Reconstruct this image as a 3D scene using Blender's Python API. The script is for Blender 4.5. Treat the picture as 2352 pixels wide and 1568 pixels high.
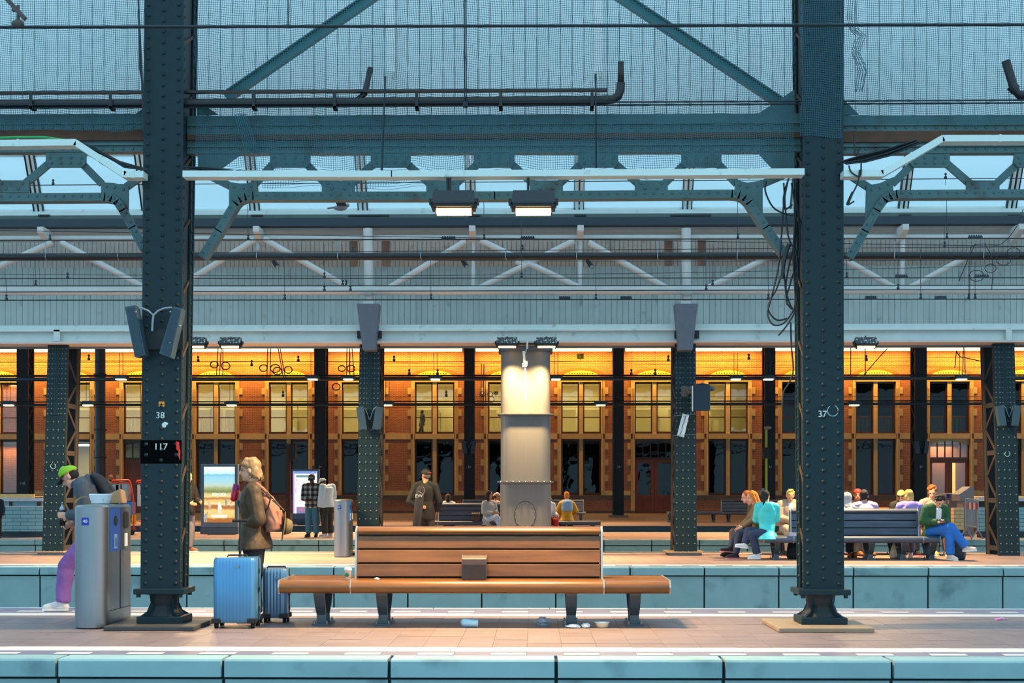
import bpy, math, random
from mathutils import Vector, Matrix
random.seed(7)
R = math.radians
for _o in list(bpy.data.objects):
    bpy.data.objects.remove(_o)
SC = bpy.context.scene
COL = SC.collection

# ------------------------------------------------------------------ camera
FPX, HY, CX, H, YAW = 3200.0, 1128.0, 1176.0, 1.34, 0.0163
cam_d = bpy.data.cameras.new('camera')
cam = bpy.data.objects.new('camera', cam_d)
COL.objects.link(cam)
cam_d.sensor_width = 36.0
cam_d.lens = FPX / 2352 * 36
cam_d.shift_y = (HY - 784) / 2352
cam_d.clip_end = 400
cam.location = (0, 0, H)
cam.rotation_euler = (math.pi / 2, 0, YAW)
cam_d.dof.use_dof = True
cam_d.dof.focus_distance = 26
cam_d.dof.aperture_fstop = 5.6
SC.camera = cam
SC.view_settings.view_transform = 'Standard'
SC.view_settings.look = 'None'
SC.view_settings.gamma = 1
SC.view_settings.exposure = 0.0
SC.view_settings.use_curve_mapping = False

# ------------------------------------------------------------------ daylight
world = bpy.data.worlds.new('sky')
SC.world = world
world.use_nodes = True
_bg = world.node_tree.nodes['Background']
_bg.inputs[0].default_value = (0.37, 0.62, 0.78, 1)
_bg.inputs[1].default_value = 1.9


def W(px, py, Y):
    """point of the place seen at a photograph pixel, at distance Y along the platform normal"""
    u, v = (px - CX) / FPX, (HY - py) / FPX
    dx = -math.sin(YAW) + u * math.cos(YAW)
    dy = math.cos(YAW) + u * math.sin(YAW)
    t = Y / dy
    return Vector((dx * t, Y, H + v * t))


def wx(px, Y):
    return W(px, HY, Y).x


def wz(py, Y, px=CX):
    return W(px, py, Y).z


# ------------------------------------------------------------------ materials
def lin(c):
    c = c / 255.0
    return c / 12.92 if c <= 0.04045 else ((c + 0.055) / 1.055) ** 2.4


def rgb(r, g, b):
    return (lin(r), lin(g), lin(b), 1)


MATS = {}


def mat(name, col, rough=0.6, metal=0.0, var=0.12, scale=6.0, bump=0.0, stretch=(1, 1, 1), rand=0.0, spec=0.5, detail=4, dirt=None):
    """principled surface with a little procedural variation; rand = per object tint"""
    if name in MATS:
        return MATS[name]
    m = bpy.data.materials.new(name)
    m.use_nodes = True
    nt = m.node_tree
    N, L = nt.nodes, nt.links
    p = N['Principled BSDF']
    p.inputs['Roughness'].default_value = rough
    p.inputs['Metallic'].default_value = metal
    p.inputs['Specular IOR Level'].default_value = spec
    tc = N.new('ShaderNodeTexCoord')
    src = tc.outputs['Object']
    if rand:                      # every piece gets its own stretch of grain
        oi0 = N.new('ShaderNodeObjectInfo')
        sc0 = N.new('ShaderNodeMath')
        sc0.operation = 'MULTIPLY'
        sc0.inputs[1].default_value = 61.0
        L.new(oi0.outputs['Random'], sc0.inputs[0])
        va = N.new('ShaderNodeVectorMath')
        va.operation = 'ADD'
        L.new(src, va.inputs[0])
        L.new(sc0.outputs[0], va.inputs[1])
        src = va.outputs[0]
    mp = N.new('ShaderNodeMapping')
    mp.inputs['Scale'].default_value = stretch
    L.new(src, mp.inputs[0])
    nz = N.new('ShaderNodeTexNoise')
    nz.inputs['Scale'].default_value = scale
    nz.inputs['Detail'].default_value = detail
    L.new(mp.outputs[0], nz.inputs['Vector'])
    mx = N.new('ShaderNodeMix')
    mx.data_type = 'RGBA'
    mx.inputs[6].default_value = [max(0, c * (1 - var * 1.6)) for c in col[:3]] + [1]
    mx.inputs[7].default_value = [min(1, c * (1 + var * 1.6)) for c in col[:3]] + [1]
    L.new(nz.outputs['Fac'], mx.inputs[0])
    out = mx.outputs[2]
    if dirt:
        dcol, dsc, lo, hi = dirt
        n2 = N.new('ShaderNodeTexNoise')
        n2.inputs['Scale'].default_value = dsc
        n2.inputs['Detail'].default_value = 6
        L.new(src, n2.inputs['Vector'])
        mr = N.new('ShaderNodeMapRange')
        mr.inputs[1].default_value = lo
        mr.inputs[2].default_value = hi
        L.new(n2.outputs['Fac'], mr.inputs[0])
        m2 = N.new('ShaderNodeMix')
        m2.data_type = 'RGBA'
        L.new(mr.outputs[0], m2.inputs[0])
        L.new(out, m2.inputs[6])
        m2.inputs[7].default_value = dcol
        out = m2.outputs[2]
    if rand:
        oi = N.new('ShaderNodeObjectInfo')
        mr = N.new('ShaderNodeMapRange')
        mr.inputs[3].default_value = 1 - rand
        mr.inputs[4].default_value = 1 + rand
        L.new(oi.outputs['Random'], mr.inputs[0])
        vm = N.new('ShaderNodeVectorMath')
        vm.operation = 'SCALE'
        L.new(out, vm.inputs[0])
        L.new(mr.outputs[0], vm.inputs['Scale'])
        out = vm.outputs[0]
    L.new(out, p.inputs['Base Color'])
    if bump:
        b = N.new('ShaderNodeBump')
        b.inputs['Strength'].default_value = bump
        b.inputs['Distance'].default_value = 0.01
        L.new(nz.outputs['Fac'], b.inputs['Height'])
        L.new(b.outputs[0], p.inputs['Normal'])
    MATS[name] = m
    return m


def emit(name, col, strength):
    if name in MATS:
        return MATS[name]
    m = bpy.data.materials.new(name)
    m.use_nodes = True
    p = m.node_tree.nodes['Principled BSDF']
    p.inputs['Base Color'].default_value = (0.8, 0.8, 0.8, 1)
    p.inputs['Emission Color'].default_value = col
    p.inputs['Emission Strength'].default_value = strength
    MATS[name] = m
    return m


def glass_mat(name, refl=0.12, tint=(0.9, 0.95, 0.95, 1), rough=0.02, wob=0.0):
    m = bpy.data.materials.new(name)
    m.use_nodes = True
    nt = m.node_tree
    N, L = nt.nodes, nt.links
    for n in list(N):
        if n.type != 'OUTPUT_MATERIAL':
            N.remove(n)
    out = [n for n in N if n.type == 'OUTPUT_MATERIAL'][0]
    tr = N.new('ShaderNodeBsdfTransparent')
    tr.inputs[0].default_value = tint
    gl = N.new('ShaderNodeBsdfGlossy')
    gl.inputs['Roughness'].default_value = rough
    mx = N.new('ShaderNodeMixShader')
    mx.inputs[0].default_value = refl
    L.new(tr.outputs[0], mx.inputs[1])
    L.new(gl.outputs[0], mx.inputs[2])
    L.new(mx.outputs[0], out.inputs[0])
    if wob:
        tc = N.new('ShaderNodeTexCoord')
        nz = N.new('ShaderNodeTexNoise')
        nz.inputs['Scale'].default_value = 0.9
        L.new(tc.outputs['Object'], nz.inputs['Vector'])
        b = N.new('ShaderNodeBump')
        b.inputs['Strength'].default_value = wob
        b.inputs['Distance'].default_value = 0.3
        L.new(nz.outputs['Fac'], b.inputs['Height'])
        L.new(b.outputs[0], gl.inputs['Normal'])
    MATS[name] = m
    return m


def brick_mat(name, c1, c2, mortar, bw=0.215, bh=0.0635, ms=0.011):
    m = bpy.data.materials.new(name)
    m.use_nodes = True
    nt = m.node_tree
    N, L = nt.nodes, nt.links
    p = N['Principled BSDF']
    p.inputs['Roughness'].default_value = 0.8
    tc = N.new('ShaderNodeTexCoord')
    sx = N.new('ShaderNodeSeparateXYZ')
    cb = N.new('ShaderNodeCombineXYZ')
    L.new(tc.outputs['Object'], sx.inputs[0])
    L.new(sx.outputs['X'], cb.inputs['X'])
    L.new(sx.outputs['Z'], cb.inputs['Y'])
    bt = N.new('ShaderNodeTexBrick')
    bt.inputs['Color1'].default_value = c1
    bt.inputs['Color2'].default_value = c2
    bt.inputs['Mortar'].default_value = mortar
    bt.inputs['Scale'].default_value = 1.0
    bt.inputs['Mortar Size'].default_value = ms
    bt.inputs['Brick Width'].default_value = bw
    bt.inputs['Row Height'].default_value = bh
    L.new(cb.outputs[0], bt.inputs['Vector'])
    nz = N.new('ShaderNodeTexNoise')
    nz.inputs['Scale'].default_value = 0.8
    nz.inputs['Detail'].default_value = 5
    L.new(tc.outputs['Object'], nz.inputs['Vector'])
    mr = N.new('ShaderNodeMapRange')
    mr.inputs[3].default_value = 0.65
    mr.inputs[4].default_value = 1.3
    L.new(nz.outputs['Fac'], mr.inputs[0])
    vm = N.new('ShaderNodeVectorMath')
    vm.operation = 'SCALE'
    L.new(bt.outputs['Color'], vm.inputs[0])
    L.new(mr.outputs[0], vm.inputs['Scale'])
    L.new(vm.outputs[0], p.inputs['Base Color'])
    b = N.new('ShaderNodeBump')
    b.inputs['Strength'].default_value = 0.5
    b.inputs['Distance'].default_value = 0.01
    L.new(bt.outputs['Fac'], b.inputs['Height'])
    b.invert = True
    L.new(b.outputs[0], p.inputs['Normal'])
    MATS[name] = m
    return m


# ------------------------------------------------------------------ object helpers
LOC = {}


def props(o, label=None, cat=None, group=None, kind=None):
    if label:
        o['label'] = label
    if cat:
        o['category'] = cat
    if group:
        o['group'] = group
    if kind:
        o['kind'] = kind
    return o


def thing(name, label, cat, loc=(0, 0, 0), group=None, kind=None):
    o = bpy.data.objects.new(name, None)
    o.empty_display_size = 0.1
    COL.objects.link(o)
    o.location = loc
    LOC[o.name] = Vector(loc)
    return props(o, label, cat, group, kind)


class MB:
    """collects shapes in world coordinates and links them as ONE mesh object"""

    def __init__(s):
        s.v, s.f, s.mi = [], [], []
        s.cur = 0

    def add(s, vs, fs):
        b = len(s.v)
        s.v.extend([tuple(x) for x in vs])
        s.f.extend([tuple(i + b for i in q) for q in fs])
        s.mi.extend([s.cur] * len(fs))
        return s

    def box(s, x0, x1, y0, y1, z0, z1):
        return s.add([(x0, y0, z0), (x1, y0, z0), (x1, y1, z0), (x0, y1, z0), (x0, y0, z1), (x1, y0, z1), (x1, y1, z1), (x0, y1, z1)],
                     [(0, 3, 2, 1), (4, 5, 6, 7), (0, 1, 5, 4), (1, 2, 6, 5), (2, 3, 7, 6), (3, 0, 4, 7)])

    def cbox(s, c, sx, sy, sz, rot=None):
        vs = [Vector((a * sx / 2, b * sy / 2, d * sz / 2)) for d in (-1, 1) for a, b in ((-1, -1), (1, -1), (1, 1), (-1, 1))]
        if rot is not None:
            vs = [rot @ q for q in vs]
        c = Vector(c)
        return s.add([q + c for q in vs], [(0, 3, 2, 1), (4, 5, 6, 7), (0, 1, 5, 4), (1, 2, 6, 5), (2, 3, 7, 6), (3, 0, 4, 7)])

    def bar(s, a, b, w, t, up=(0, 1, 0)):
        """rectangular bar from a to b: w across (perpendicular to up), t along up"""
        a, b = Vector(a), Vector(b)
        d = (b - a).normalized()
        u = Vector(up)
        u = (u - d * u.dot(d))
        u = u.normalized() if u.length > 1e-6 else d.orthogonal().normalized()
        k = d.cross(u).normalized()
        vs = []
        for p in (a, b):
            for i, j in ((-1, -1), (1, -1), (1, 1), (-1, 1)):
                vs.append(p + k * (w / 2 * i) + u * (t / 2 * j))
        return s.add(vs, [(0, 3, 2, 1), (4, 5, 6, 7), (0, 1, 5, 4), (1, 2, 6, 5), (2, 3, 7, 6), (3, 0, 4, 7)])

    def tube(s, pts, r, n=8, closed=False, r1=None):
        pts = [Vector(p) for p in pts]
        m = len(pts)
        vs, fs = [], []
        prev = None
        for i, p in enumerate(pts):
            d = (pts[(i + 1) % m] - pts[i - 1]) if closed else (pts[min(i + 1, m - 1)] - pts[max(i - 1, 0)])
            d = d.normalized()
            if prev is None:
                k = d.orthogonal().normalized()
            else:
                k = prev - d * prev.dot(d)
                k = k.normalized() if k.length > 1e-6 else d.orthogonal().normalized()
            prev = k
            e = d.cross(k)
            rr = r if r1 is None else r + (r1 - r) * i / max(1, m - 1)
            for j in range(n):
                a = 2 * math.pi * j / n
                vs.append(p + (k * math.cos(a) + e * math.sin(a)) * rr)
        for i in range(m if closed else m - 1):
            i2 = (i + 1) % m
            for j in range(n):
                j2 = (j + 1) % n
                fs.append((i * n + j, i * n + j2, i2 * n + j2, i2 * n + j))
        if not closed:
            fs.append(tuple(range(n - 1, -1, -1)))
            fs.append(tuple((m - 1) * n + j for j in range(n)))
        return s.add(vs, fs)

    def prism(s, poly, y0, y1):
        """poly in (x, z), extruded in y"""
        n = len(poly)
        vs = [(x, y0, z) for x, z in poly] + [(x, y1, z) for x, z in poly]
        fs = [tuple(range(n)), tuple(range(2 * n - 1, n - 1, -1))]
        for i in range(n):
            j = (i + 1) % n
            fs.append((i, i + n, j + n, j))
        return s.add(vs, fs)

    def zprism(s, poly, z0, z1):
        n = len(poly)
        vs = [(x, y, z0) for x, y in poly] + [(x, y, z1) for x, y in poly]
        fs = [tuple(range(n - 1, -1, -1)), tuple(range(n, 2 * n))]
        for i in range(n):
            j = (i + 1) % n
            fs.append((i, j, j + n, i + n))
        return s.add(vs, fs)

    def xprism(s, poly, x0, x1):
        """poly in (y, z), extruded in x"""
        n = len(poly)
        vs = [(x0, y, z) for y, z in poly] + [(x1, y, z) for y, z in poly]
        fs = [tuple(range(n)), tuple(range(2 * n - 1, n - 1, -1))]
        for i in range(n):
            j = (i + 1) % n
            fs.append((i, i + n, j + n, j))
        return s.add(vs, fs)

    def lathe(s, prof, c, n=16, sx=1, sy=1):
        """prof: (r, z) list around the vertical axis at c"""
        vs, fs = [], []
        for r_, z in prof:
            for j in range(n):
                a = 2 * math.pi * j / n
                vs.append((c[0] + r_ * math.cos(a) * sx, c[1] + r_ * math.sin(a) * sy, c[2] + z))
        m = len(prof)
        for i in range(m - 1):
            for j in range(n):
                j2 = (j + 1) % n
                fs.append((i * n + j, i * n + j2, (i + 1) * n + j2, (i + 1) * n + j))
        fs.append(tuple(range(n - 1, -1, -1)))
        fs.append(tuple((m - 1) * n + j for j in range(n)))
        return s.add(vs, fs)

    def ell(s, c, ru, rv, rw, basis=None, n=14, m=9):
        """ellipsoid; basis = 3 unit vectors"""
        c = Vector(c)
        B = basis or (Vector((1, 0, 0)), Vector((0, 1, 0)), Vector((0, 0, 1)))
        vs, fs = [], []
        for i in range(1, m):
            t = math.pi * i / m
            for j in range(n):
                a = 2 * math.pi * j / n
                vs.append(c + B[0] * (ru * math.sin(t) * math.cos(a)) + B[1] * (rv * math.sin(t) * math.sin(a)) + B[2] * (rw * math.cos(t)))
        top, bot = len(vs), len(vs) + 1
        vs += [c + B[2] * rw, c - B[2] * rw]
        for i in range(m - 2):
            for j in range(n):
                j2 = (j + 1) % n
                fs.append((i * n + j, (i + 1) * n + j, (i + 1) * n + j2, i * n + j2))
        for j in range(n):
            j2 = (j + 1) % n
            fs.append((top, j, j2))
            fs.append((bot, (m - 2) * n + j2, (m - 2) * n + j))
        return s.add(vs, fs)

    def limb(s, a, b, r0, r1, n=12, flat=False):
        """tapered capsule (or flat-ended frustum at b)"""
        a, b = Vector(a), Vector(b)
        d = (b - a)
        L = d.length
        d = d.normalized()
        k = d.orthogonal().normalized()
        e = d.cross(k)
        prof = [(r0 * math.sin(t), -r0 * math.cos(t)) for t in (0.15, 0.6, 1.1)] + [(r0, 0)]
        if flat:
            prof += [(r1, L)]
        else:
            prof += [(r1, L)] + [(r1 * math.cos(t), L + r1 * math.sin(t)) for t in (0.45, 0.95, 1.42)]
        vs, fs = [], []
        for r_, z in prof:
            for j in range(n):
                q = 2 * math.pi * j / n
                vs.append(a + d * z + (k * math.cos(q) + e * math.sin(q)) * r_)
        m = len(prof)
        for i in range(m - 1):
            for j in range(n):
                j2 = (j + 1) % n
                fs.append((i * n + j, i * n + j2, (i + 1) * n + j2, (i + 1) * n + j))
        fs.append(tuple(range(n - 1, -1, -1)))
        fs.append(tuple((m - 1) * n + j for j in range(n)))
        return s.add(vs, fs)

    def rings(s, rs, n=20, caps=True, closed_ends=True):
        """loft of ellipses (centre, u, v)"""
        vs, fs = [], []
        for c, u, v in rs:
            for j in range(n):
                a = 2 * math.pi * j / n
                vs.append(Vector(c) + Vector(u) * math.cos(a) + Vector(v) * math.sin(a))
        m = len(rs)
        for i in range(m - 1):
            for j in range(n):
                j2 = (j + 1) % n
                fs.append((i * n + j, i * n + j2, (i + 1) * n + j2, (i + 1) * n + j))
        if caps:
            fs.append(tuple(range(n - 1, -1, -1)))
            fs.append(tuple((m - 1) * n + j for j in range(n)))
        return s.add(vs, fs)

    def dome(s, c, r, h, axis=(0, -1, 0), n=6):
        """small rivet head whose flat side sits at c"""
        c, ax = Vector(c), Vector(axis).normalized()
        k = ax.orthogonal().normalized()
        e = ax.cross(k)
        vs, fs = [], []
        for rr, hh in ((r, 0), (r * 0.7, h * 0.75)):
            for j in range(n):
                a = 2 * math.pi * j / n
                vs.append(c + ax * hh + (k * math.cos(a) + e * math.sin(a)) * rr)
        vs.append(c + ax * h)
        for j in range(n):
            j2 = (j + 1) % n
            fs.append((j, j2, n + j2, n + j))
            fs.append((n + j, n + j2, 2 * n))
        return s.add(vs, fs)

    def mesh(s, name, mats, off=None, smooth=False):
        me = bpy.data.meshes.new(name)
        o = Vector(off) if off is not None else Vector((0, 0, 0))
        me.from_pydata([(x - o.x, y - o.y, z - o.z) for x, y, z in s.v], [], s.f)
        for m in (mats if isinstance(mats, (list, tuple)) else [mats]):
            me.materials.append(m)
        if any(s.mi):
            me.polygons.foreach_set('material_index', s.mi)
        if smooth:
            me.polygons.foreach_set('use_smooth', [True] * len(me.polygons))
        me.update()
        return me

    def build(s, name, mats, parent=None, label=None, cat=None, group=None, kind=None, smooth=False, bevel=0, angle=None, base=None):
        """one linked object; top-level meshes get their origin at base"""
        off = LOC[parent.name] if parent is not None else Vector(base if base is not None else (0, 0, 0))
        o = bpy.data.objects.new(name, s.mesh(name, mats, off, smooth or angle is not None))
        COL.objects.link(o)
        if parent is not None:
            o.parent = parent
        else:
            o.location = off
        LOC[o.name] = off
        if bevel:
            b = o.modifiers.new('bevel', 'BEVEL')
            b.width = bevel
            b.segments = 2
            b.limit_method = 'ANGLE'
        if angle is not None:
            o.data.polygons.foreach_set('use_smooth', [True] * len(o.data.polygons))
            o.data.set_sharp_from_angle(angle=R(angle))
        return props(o, label, cat, group, kind)


def copy_tree(o, parent=None):
    c = o.copy()
    COL.objects.link(c)
    c.parent = parent
    LOC[c.name] = LOC.get(o.name, Vector((0, 0, 0))).copy()
    for ch in [x for x in KIDS(o)]:
        copy_tree(ch, c)
    return c


def KIDS(o):
    return list(o.children)


def place(o, src_loc, new_loc):
    """move a copied thing"""
    o.location = new_loc
    LOC[o.name] = Vector(new_loc)


def instance(name, me, loc, parent=None, rot=None):
    """cheap piece sharing mesh data; loc in world"""
    o = bpy.data.objects.new(name, me)
    COL.objects.link(o)
    if parent is not None:
        o.parent = parent
        o.location = Vector(loc) - LOC[parent.name]
    else:
        o.location = loc
    if rot:
        o.rotation_euler = rot
    return o


def text(name, body, size, loc, m, parent=None, rot=(math.pi / 2, 0, 0), align='CENTER', depth=0.002, sx=1.0):
    cu = bpy.data.curves.new(name, 'FONT')
    cu.body = body
    cu.size = size
    cu.align_x = align
    cu.align_y = 'CENTER'
    cu.extrude = depth
    cu.materials.append(m)
    tmp = bpy.data.objects.new('tmp', cu)
    me = bpy.data.meshes.new_from_object(tmp)
    bpy.data.objects.remove(tmp)
    me.name = name
    me.transform(Matrix.Diagonal((sx, 1, 1, 1)))
    o = bpy.data.objects.new(name, me)
    COL.objects.link(o)
    o.rotation_euler = rot
    if parent is not None:
        o.parent = parent
        o.location = Vector(loc) - LOC[parent.name]
    else:
        o.location = loc
    return o


def lamp(name, loc, energy, col, size, size_y=None, rot=(0, 0, 0), spread=180, parent=None):
    ld = bpy.data.lights.new(name, 'AREA')
    ld.energy = energy
    ld.color = col
    ld.size = size
    if size_y:
        ld.shape = 'RECTANGLE'
        ld.size_y = size_y
    ld.spread = R(spread)
    o = bpy.data.objects.new(name, ld)
    COL.objects.link(o)
    o.rotation_euler = rot
    if parent is not None:
        o.parent = parent
        o.location = Vector(loc) - LOC[parent.name]
    else:
        o.location = loc
    return o


# shared materials
IRON = mat('iron_paint', rgb(22, 44, 50), 0.5, 0, 0.10, 14, 0.25, spec=0.25)
IRON_D = mat('iron_paint_dark', rgb(22, 30, 35), 0.6, 0, 0.15, 9, 0.2)
IRON_G = mat('iron_paint_green', rgb(66, 100, 102), 0.5, 0, 0.14, 5, 0.2, dirt=(rgb(60, 62, 58), 3, 0.55, 0.75))
RUST = mat('rust', rgb(78, 58, 46), 0.8, 0, 0.25, 8, 0.3)
WHITE = mat('white_paint', rgb(205, 212, 208), 0.5, 0, 0.08, 3, dirt=(rgb(120, 118, 108), 4, 0.62, 0.85))
BLACK = mat('black', rgb(20, 22, 25), 0.5)
BLACKG = mat('black_rubber', rgb(16, 17, 19), 0.7)
STEEL = mat('brushed_steel', rgb(140, 146, 152), 0.36, 0.9, 0.05, 30, 0.05, (1, 1, 0.05))
GREYP = mat('grey_paint', rgb(92, 96, 108), 0.5)
NAVY = mat('navy_paint', rgb(28, 46, 58), 0.5, 0, 0.12, 4)
STONE = mat('sandstone', rgb(196, 168, 118), 0.8, 0, 0.14, 4, 0.2, rand=0.12)
WARMW = (1.0, 0.66, 0.29)
# ================================================================== setting
def pbox(mb, px0, px1, py0, py1, Y0, Y1):
    """box whose front face, at distance Y0, spans these photograph pixels"""
    pm = (px0 + px1) / 2
    return mb.box(wx(px0, Y0), wx(px1, Y0), Y0, Y1, wz(py1, Y0, pm), wz(py0, Y0, pm))


def tile_mat(name, c1, c2, joint, w=0.3, ms=0.006, rough=0.55):
    m = bpy.data.materials.new(name)
    m.use_nodes = True
    nt = m.node_tree
    N, L = nt.nodes, nt.links
    p = N['Principled BSDF']
    p.inputs['Roughness'].default_value = rough
    tc = N.new('ShaderNodeTexCoord')
    bt = N.new('ShaderNodeTexBrick')
    bt.offset = 0.0
    bt.inputs['Color1'].default_value = c1
    bt.inputs['Color2'].default_value = c2
    bt.inputs['Mortar'].default_value = joint
    bt.inputs['Scale'].default_value = 1
    bt.inputs['Mortar Size'].default_value = ms
    bt.inputs['Brick Width'].default_value = w
    bt.inputs['Row Height'].default_value = w
    L.new(tc.outputs['Object'], bt.inputs['Vector'])
    nz = N.new('ShaderNodeTexNoise')
    nz.inputs['Scale'].default_value = 0.7
    nz.inputs['Detail'].default_value = 6
    L.new(tc.outputs['Object'], nz.inputs['Vector'])
    mr = N.new('ShaderNodeMapRange')
    mr.inputs[3].default_value = 0.8
    mr.inputs[4].default_value = 1.2
    L.new(nz.outputs['Fac'], mr.inputs[0])
    vm = N.new('ShaderNodeVectorMath')
    vm.operation = 'SCALE'
    L.new(bt.outputs['Color'], vm.inputs[0])
    L.new(mr.outputs[0], vm.inputs['Scale'])
    L.new(vm.outputs[0], p.inputs['Base Color'])
    MATS[name] = m
    return m


PAVE = mat('paving', rgb(134, 118, 119), 0.5, 0, 0.10, 3, 0.08, rand=0.06, dirt=(rgb(120, 100, 96), 1.2, 0.55, 0.8))
PAVE_D = mat('paving_grey', rgb(128, 125, 144), 0.5, 0, 0.08, 3, 0.08, rand=0.08)
LINEW = mat('white_tile', rgb(232, 222, 216), 0.5, 0, 0.05, 4, rand=0.04)
PAVE_T = tile_mat('paving_field', rgb(158, 132, 124), rgb(148, 124, 118), rgb(140, 108, 98))
CONC = mat('teal_concrete', rgb(146, 182, 186), 0.75, 0, 0.10, 3, 0.3, dirt=(rgb(70, 102, 112), 2.2, 0.57, 0.85), rand=0.06)
CONC_L = mat('concrete_edge', rgb(176, 190, 196), 0.7, 0, 0.08, 4)
JOINT = mat('joint_dark', rgb(26, 44, 52), 0.9)
BALLAST = mat('ballast', rgb(70, 66, 62), 0.9, 0, 0.4, 14, 0.8)

YA0, YA1, YB0, YB1, YC0, YC1, YD0, YD1 = 11.07, 16.0, 24.6, 30.9, 38.3, 45.8, 53.6, 85.0
PLAT = {}

g = MB()
g.box(-60, 60, 2, 110, -1.3, -1.0)
g.build('ground', BALLAST, label='dark ballast track bed lying below all the platforms', cat='ground', kind='structure')


def platform(nm, y0, y1, half, label, core_mat):
    root = thing(nm, label, 'platform', (0, (y0 + y1) / 2, 0), kind='structure')
    b = MB()
    b.box(-half, half, y0 + 0.06, y1 - 0.06, -1.0, -0.02)
    b.build('platform_core', core_mat, root)
    PLAT[nm] = root
    return root


PA = platform('platform_floor', YA0, YA1, 14, 'nearest platform paved in pinkish tiles, carrying the brown bench', JOINT)
PB = platform('platform_floor', YB0, YB1, 24, 'second platform from the front, carrying the dark blue bench', JOINT)
PC = platform('platform_floor', YC0, YC1, 30, 'third platform from the front, in front of the tiled stair walls', JOINT)
PD = platform('platform_floor', YD0, YD1, 50, 'farthest platform, running up to the brick station building', JOINT)
PD.name = 'platform_floor.003'

# tiles of the nearest platform: first rows one by one, the rest joined
tw = 0.3
tb = MB().box(-0.149, 0.149, -0.149, 0.149, -0.02, 0.0)
tile_p = tb.mesh('paving_tile', PAVE)
tile_g = tb.mesh('paving_tile_grey', PAVE_D)
tile_w = tb.mesh('paving_tile_white', LINEW)
dash_me = MB().box(-0.1475, 0.1475, -0.055, 0.055, 0.0, 0.003).mesh('dash', LINEW)
yrow0 = YA0 + 0.30
r = 0
rest = MB()
rest_w = MB()
rest_g = MB()
ncount = 0
x_off = wx(365 / 4.04 + 1120, 11.85) % tw
while yrow0 + (r + 1) * tw < YA1 - 0.1:
    y = yrow0 + r * tw + tw / 2
    band = 'g' if r == 0 else 'w' if r == 1 else 'p'
    back = YA1 - 0.12 - y
    if back < 0.65:
        band = 'g'
    elif back < 0.95:
        band = 'w'
    for i in range(-24, 25):
        x = x_off + (i + 0.5) * tw
        vis = abs(x) < 0.385 * y
        if r < 7 and vis:
            me = {'g': tile_g, 'w': tile_w, 'p': tile_p}[band]
            instance('paving_tile', me, (x, y, random.uniform(-0.0015, 0.0015)), PA)
            ncount += 1
        else:
            tgt = {'g': rest_g, 'w': rest_w, 'p': rest}[band]
            tgt.box(x - 0.149, x + 0.149, y - 0.149, y + 0.149, -0.02, random.uniform(-0.0015, 0.0015))
        if i % 2 == 0 and r == 0 and vis:
            instance('white_dash', dash_me, (x, y - 0.065, 0.0015), PA)
        if i % 2 == 0 and 0.33 < back < 0.65 and vis:
            instance('white_dash', dash_me, (x, y + 0.05, 0.0015), PA)
    r += 1
rest.build('paving_field', PAVE, PA, kind='stuff')
rest_w.build('white_line_tiles', LINEW, PA, kind='stuff')
rest_g.build('grey_edge_tiles', PAVE_D, PA, kind='stuff')
yend = yrow0 + r * tw
m_ = MB()
m_.box(-14, 14, yend + 0.005, YA1 - 0.13, -0.02, 0)
m_.build('edge_filler', PAVE_D, PA)


def edge_slabs(root, y0, y1, half, step, xoff, cap=0.14, front=True, backcap=True):
    """concrete cap slabs and face slabs of a platform edge, one object each"""
    capme = MB()
    capme.xprism([(0.0, -cap), (0.30, -cap), (0.30, 0.0), (0.015, 0.0), (0.0, -0.015)], -step / 2 + 0.014, step / 2 - 0.014)
    cm = capme.mesh('edge_slab', CONC)
    fm = MB().box(-step / 2 + 0.014, step / 2 - 0.014, 0.04, 0.10, -0.95, -cap - 0.024).mesh('face_slab', CONC)
    bm_ = MB().box(-step / 2 + 0.006, step / 2 - 0.006, -0.12, 0, -0.14, 0.002).mesh('rear_edge_slab', CONC_L)
    n = int(half / step) + 1
    for i in range(-n, n + 1):
        x = xoff + i * step
        if abs(x) > 0.52 * y0 + step:
            continue
        instance('edge_slab', cm, (x, y0, 0), root)
        instance('face_slab', fm, (x, y0, 0), root)
        instance('rear_edge_slab', bm_, (x, y1, 0), root)


edge_slabs(PA, YA0, YA1, 14, 1.33, wx(510 + 192, YA0))
edge_slabs(PB, YB0, YB1, 24, 1.31, wx(1962 + 85, YB0))
edge_slabs(PC, YC0, YC1, 30, 1.31, wx(1497 + 55, YC0))
DCON = mat('navy_concrete', rgb(58, 84, 100), 0.8, 0, 0.15, 2)
m_ = MB()
m_.box(-50, 50, YD0, YD0 + 0.3, -0.28, 0.0)
m_.box(-50, 50, YD0 + 0.05, YD0 + 0.3, -0.95, -0.3)
m_.build('edge_beam', DCON, PD)
# paving of the farther platforms: field, white safety line and its dashes
for root, y0, y1, half in ((PB, YB0, YB1, 24), (PC, YC0, YC1, 30), (PD, YD0, YD1, 50)):
    b = MB()
    b.box(-half, half, y0 + 0.3, y1 - 0.12, -0.02, 0)
    b.build('paving_field', PAVE_T, root)
    b = MB()
    b.box(-half, half, y0 + 0.62, y0 + 0.92, 0, 0.003)
    if root is not PD:
        b.box(-half, half, y1 - 0.95, y1 - 0.7, 0, 0.003)
    b.build('safety_line', LINEW, root)
    b = MB()
    b.box(-half, half, y0 + 0.3, y0 + 0.62, 0, 0.002)
    b.build('grey_edge_strip', PAVE_D, root)
    if root is not PD:
        nvis = int(0.39 * y0 / 0.6)
        for i in range(-nvis, nvis + 1):
            instance('white_dash', dash_me, (i * 0.6 + 0.1, y0 + 0.48, 0.002), root)

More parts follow.
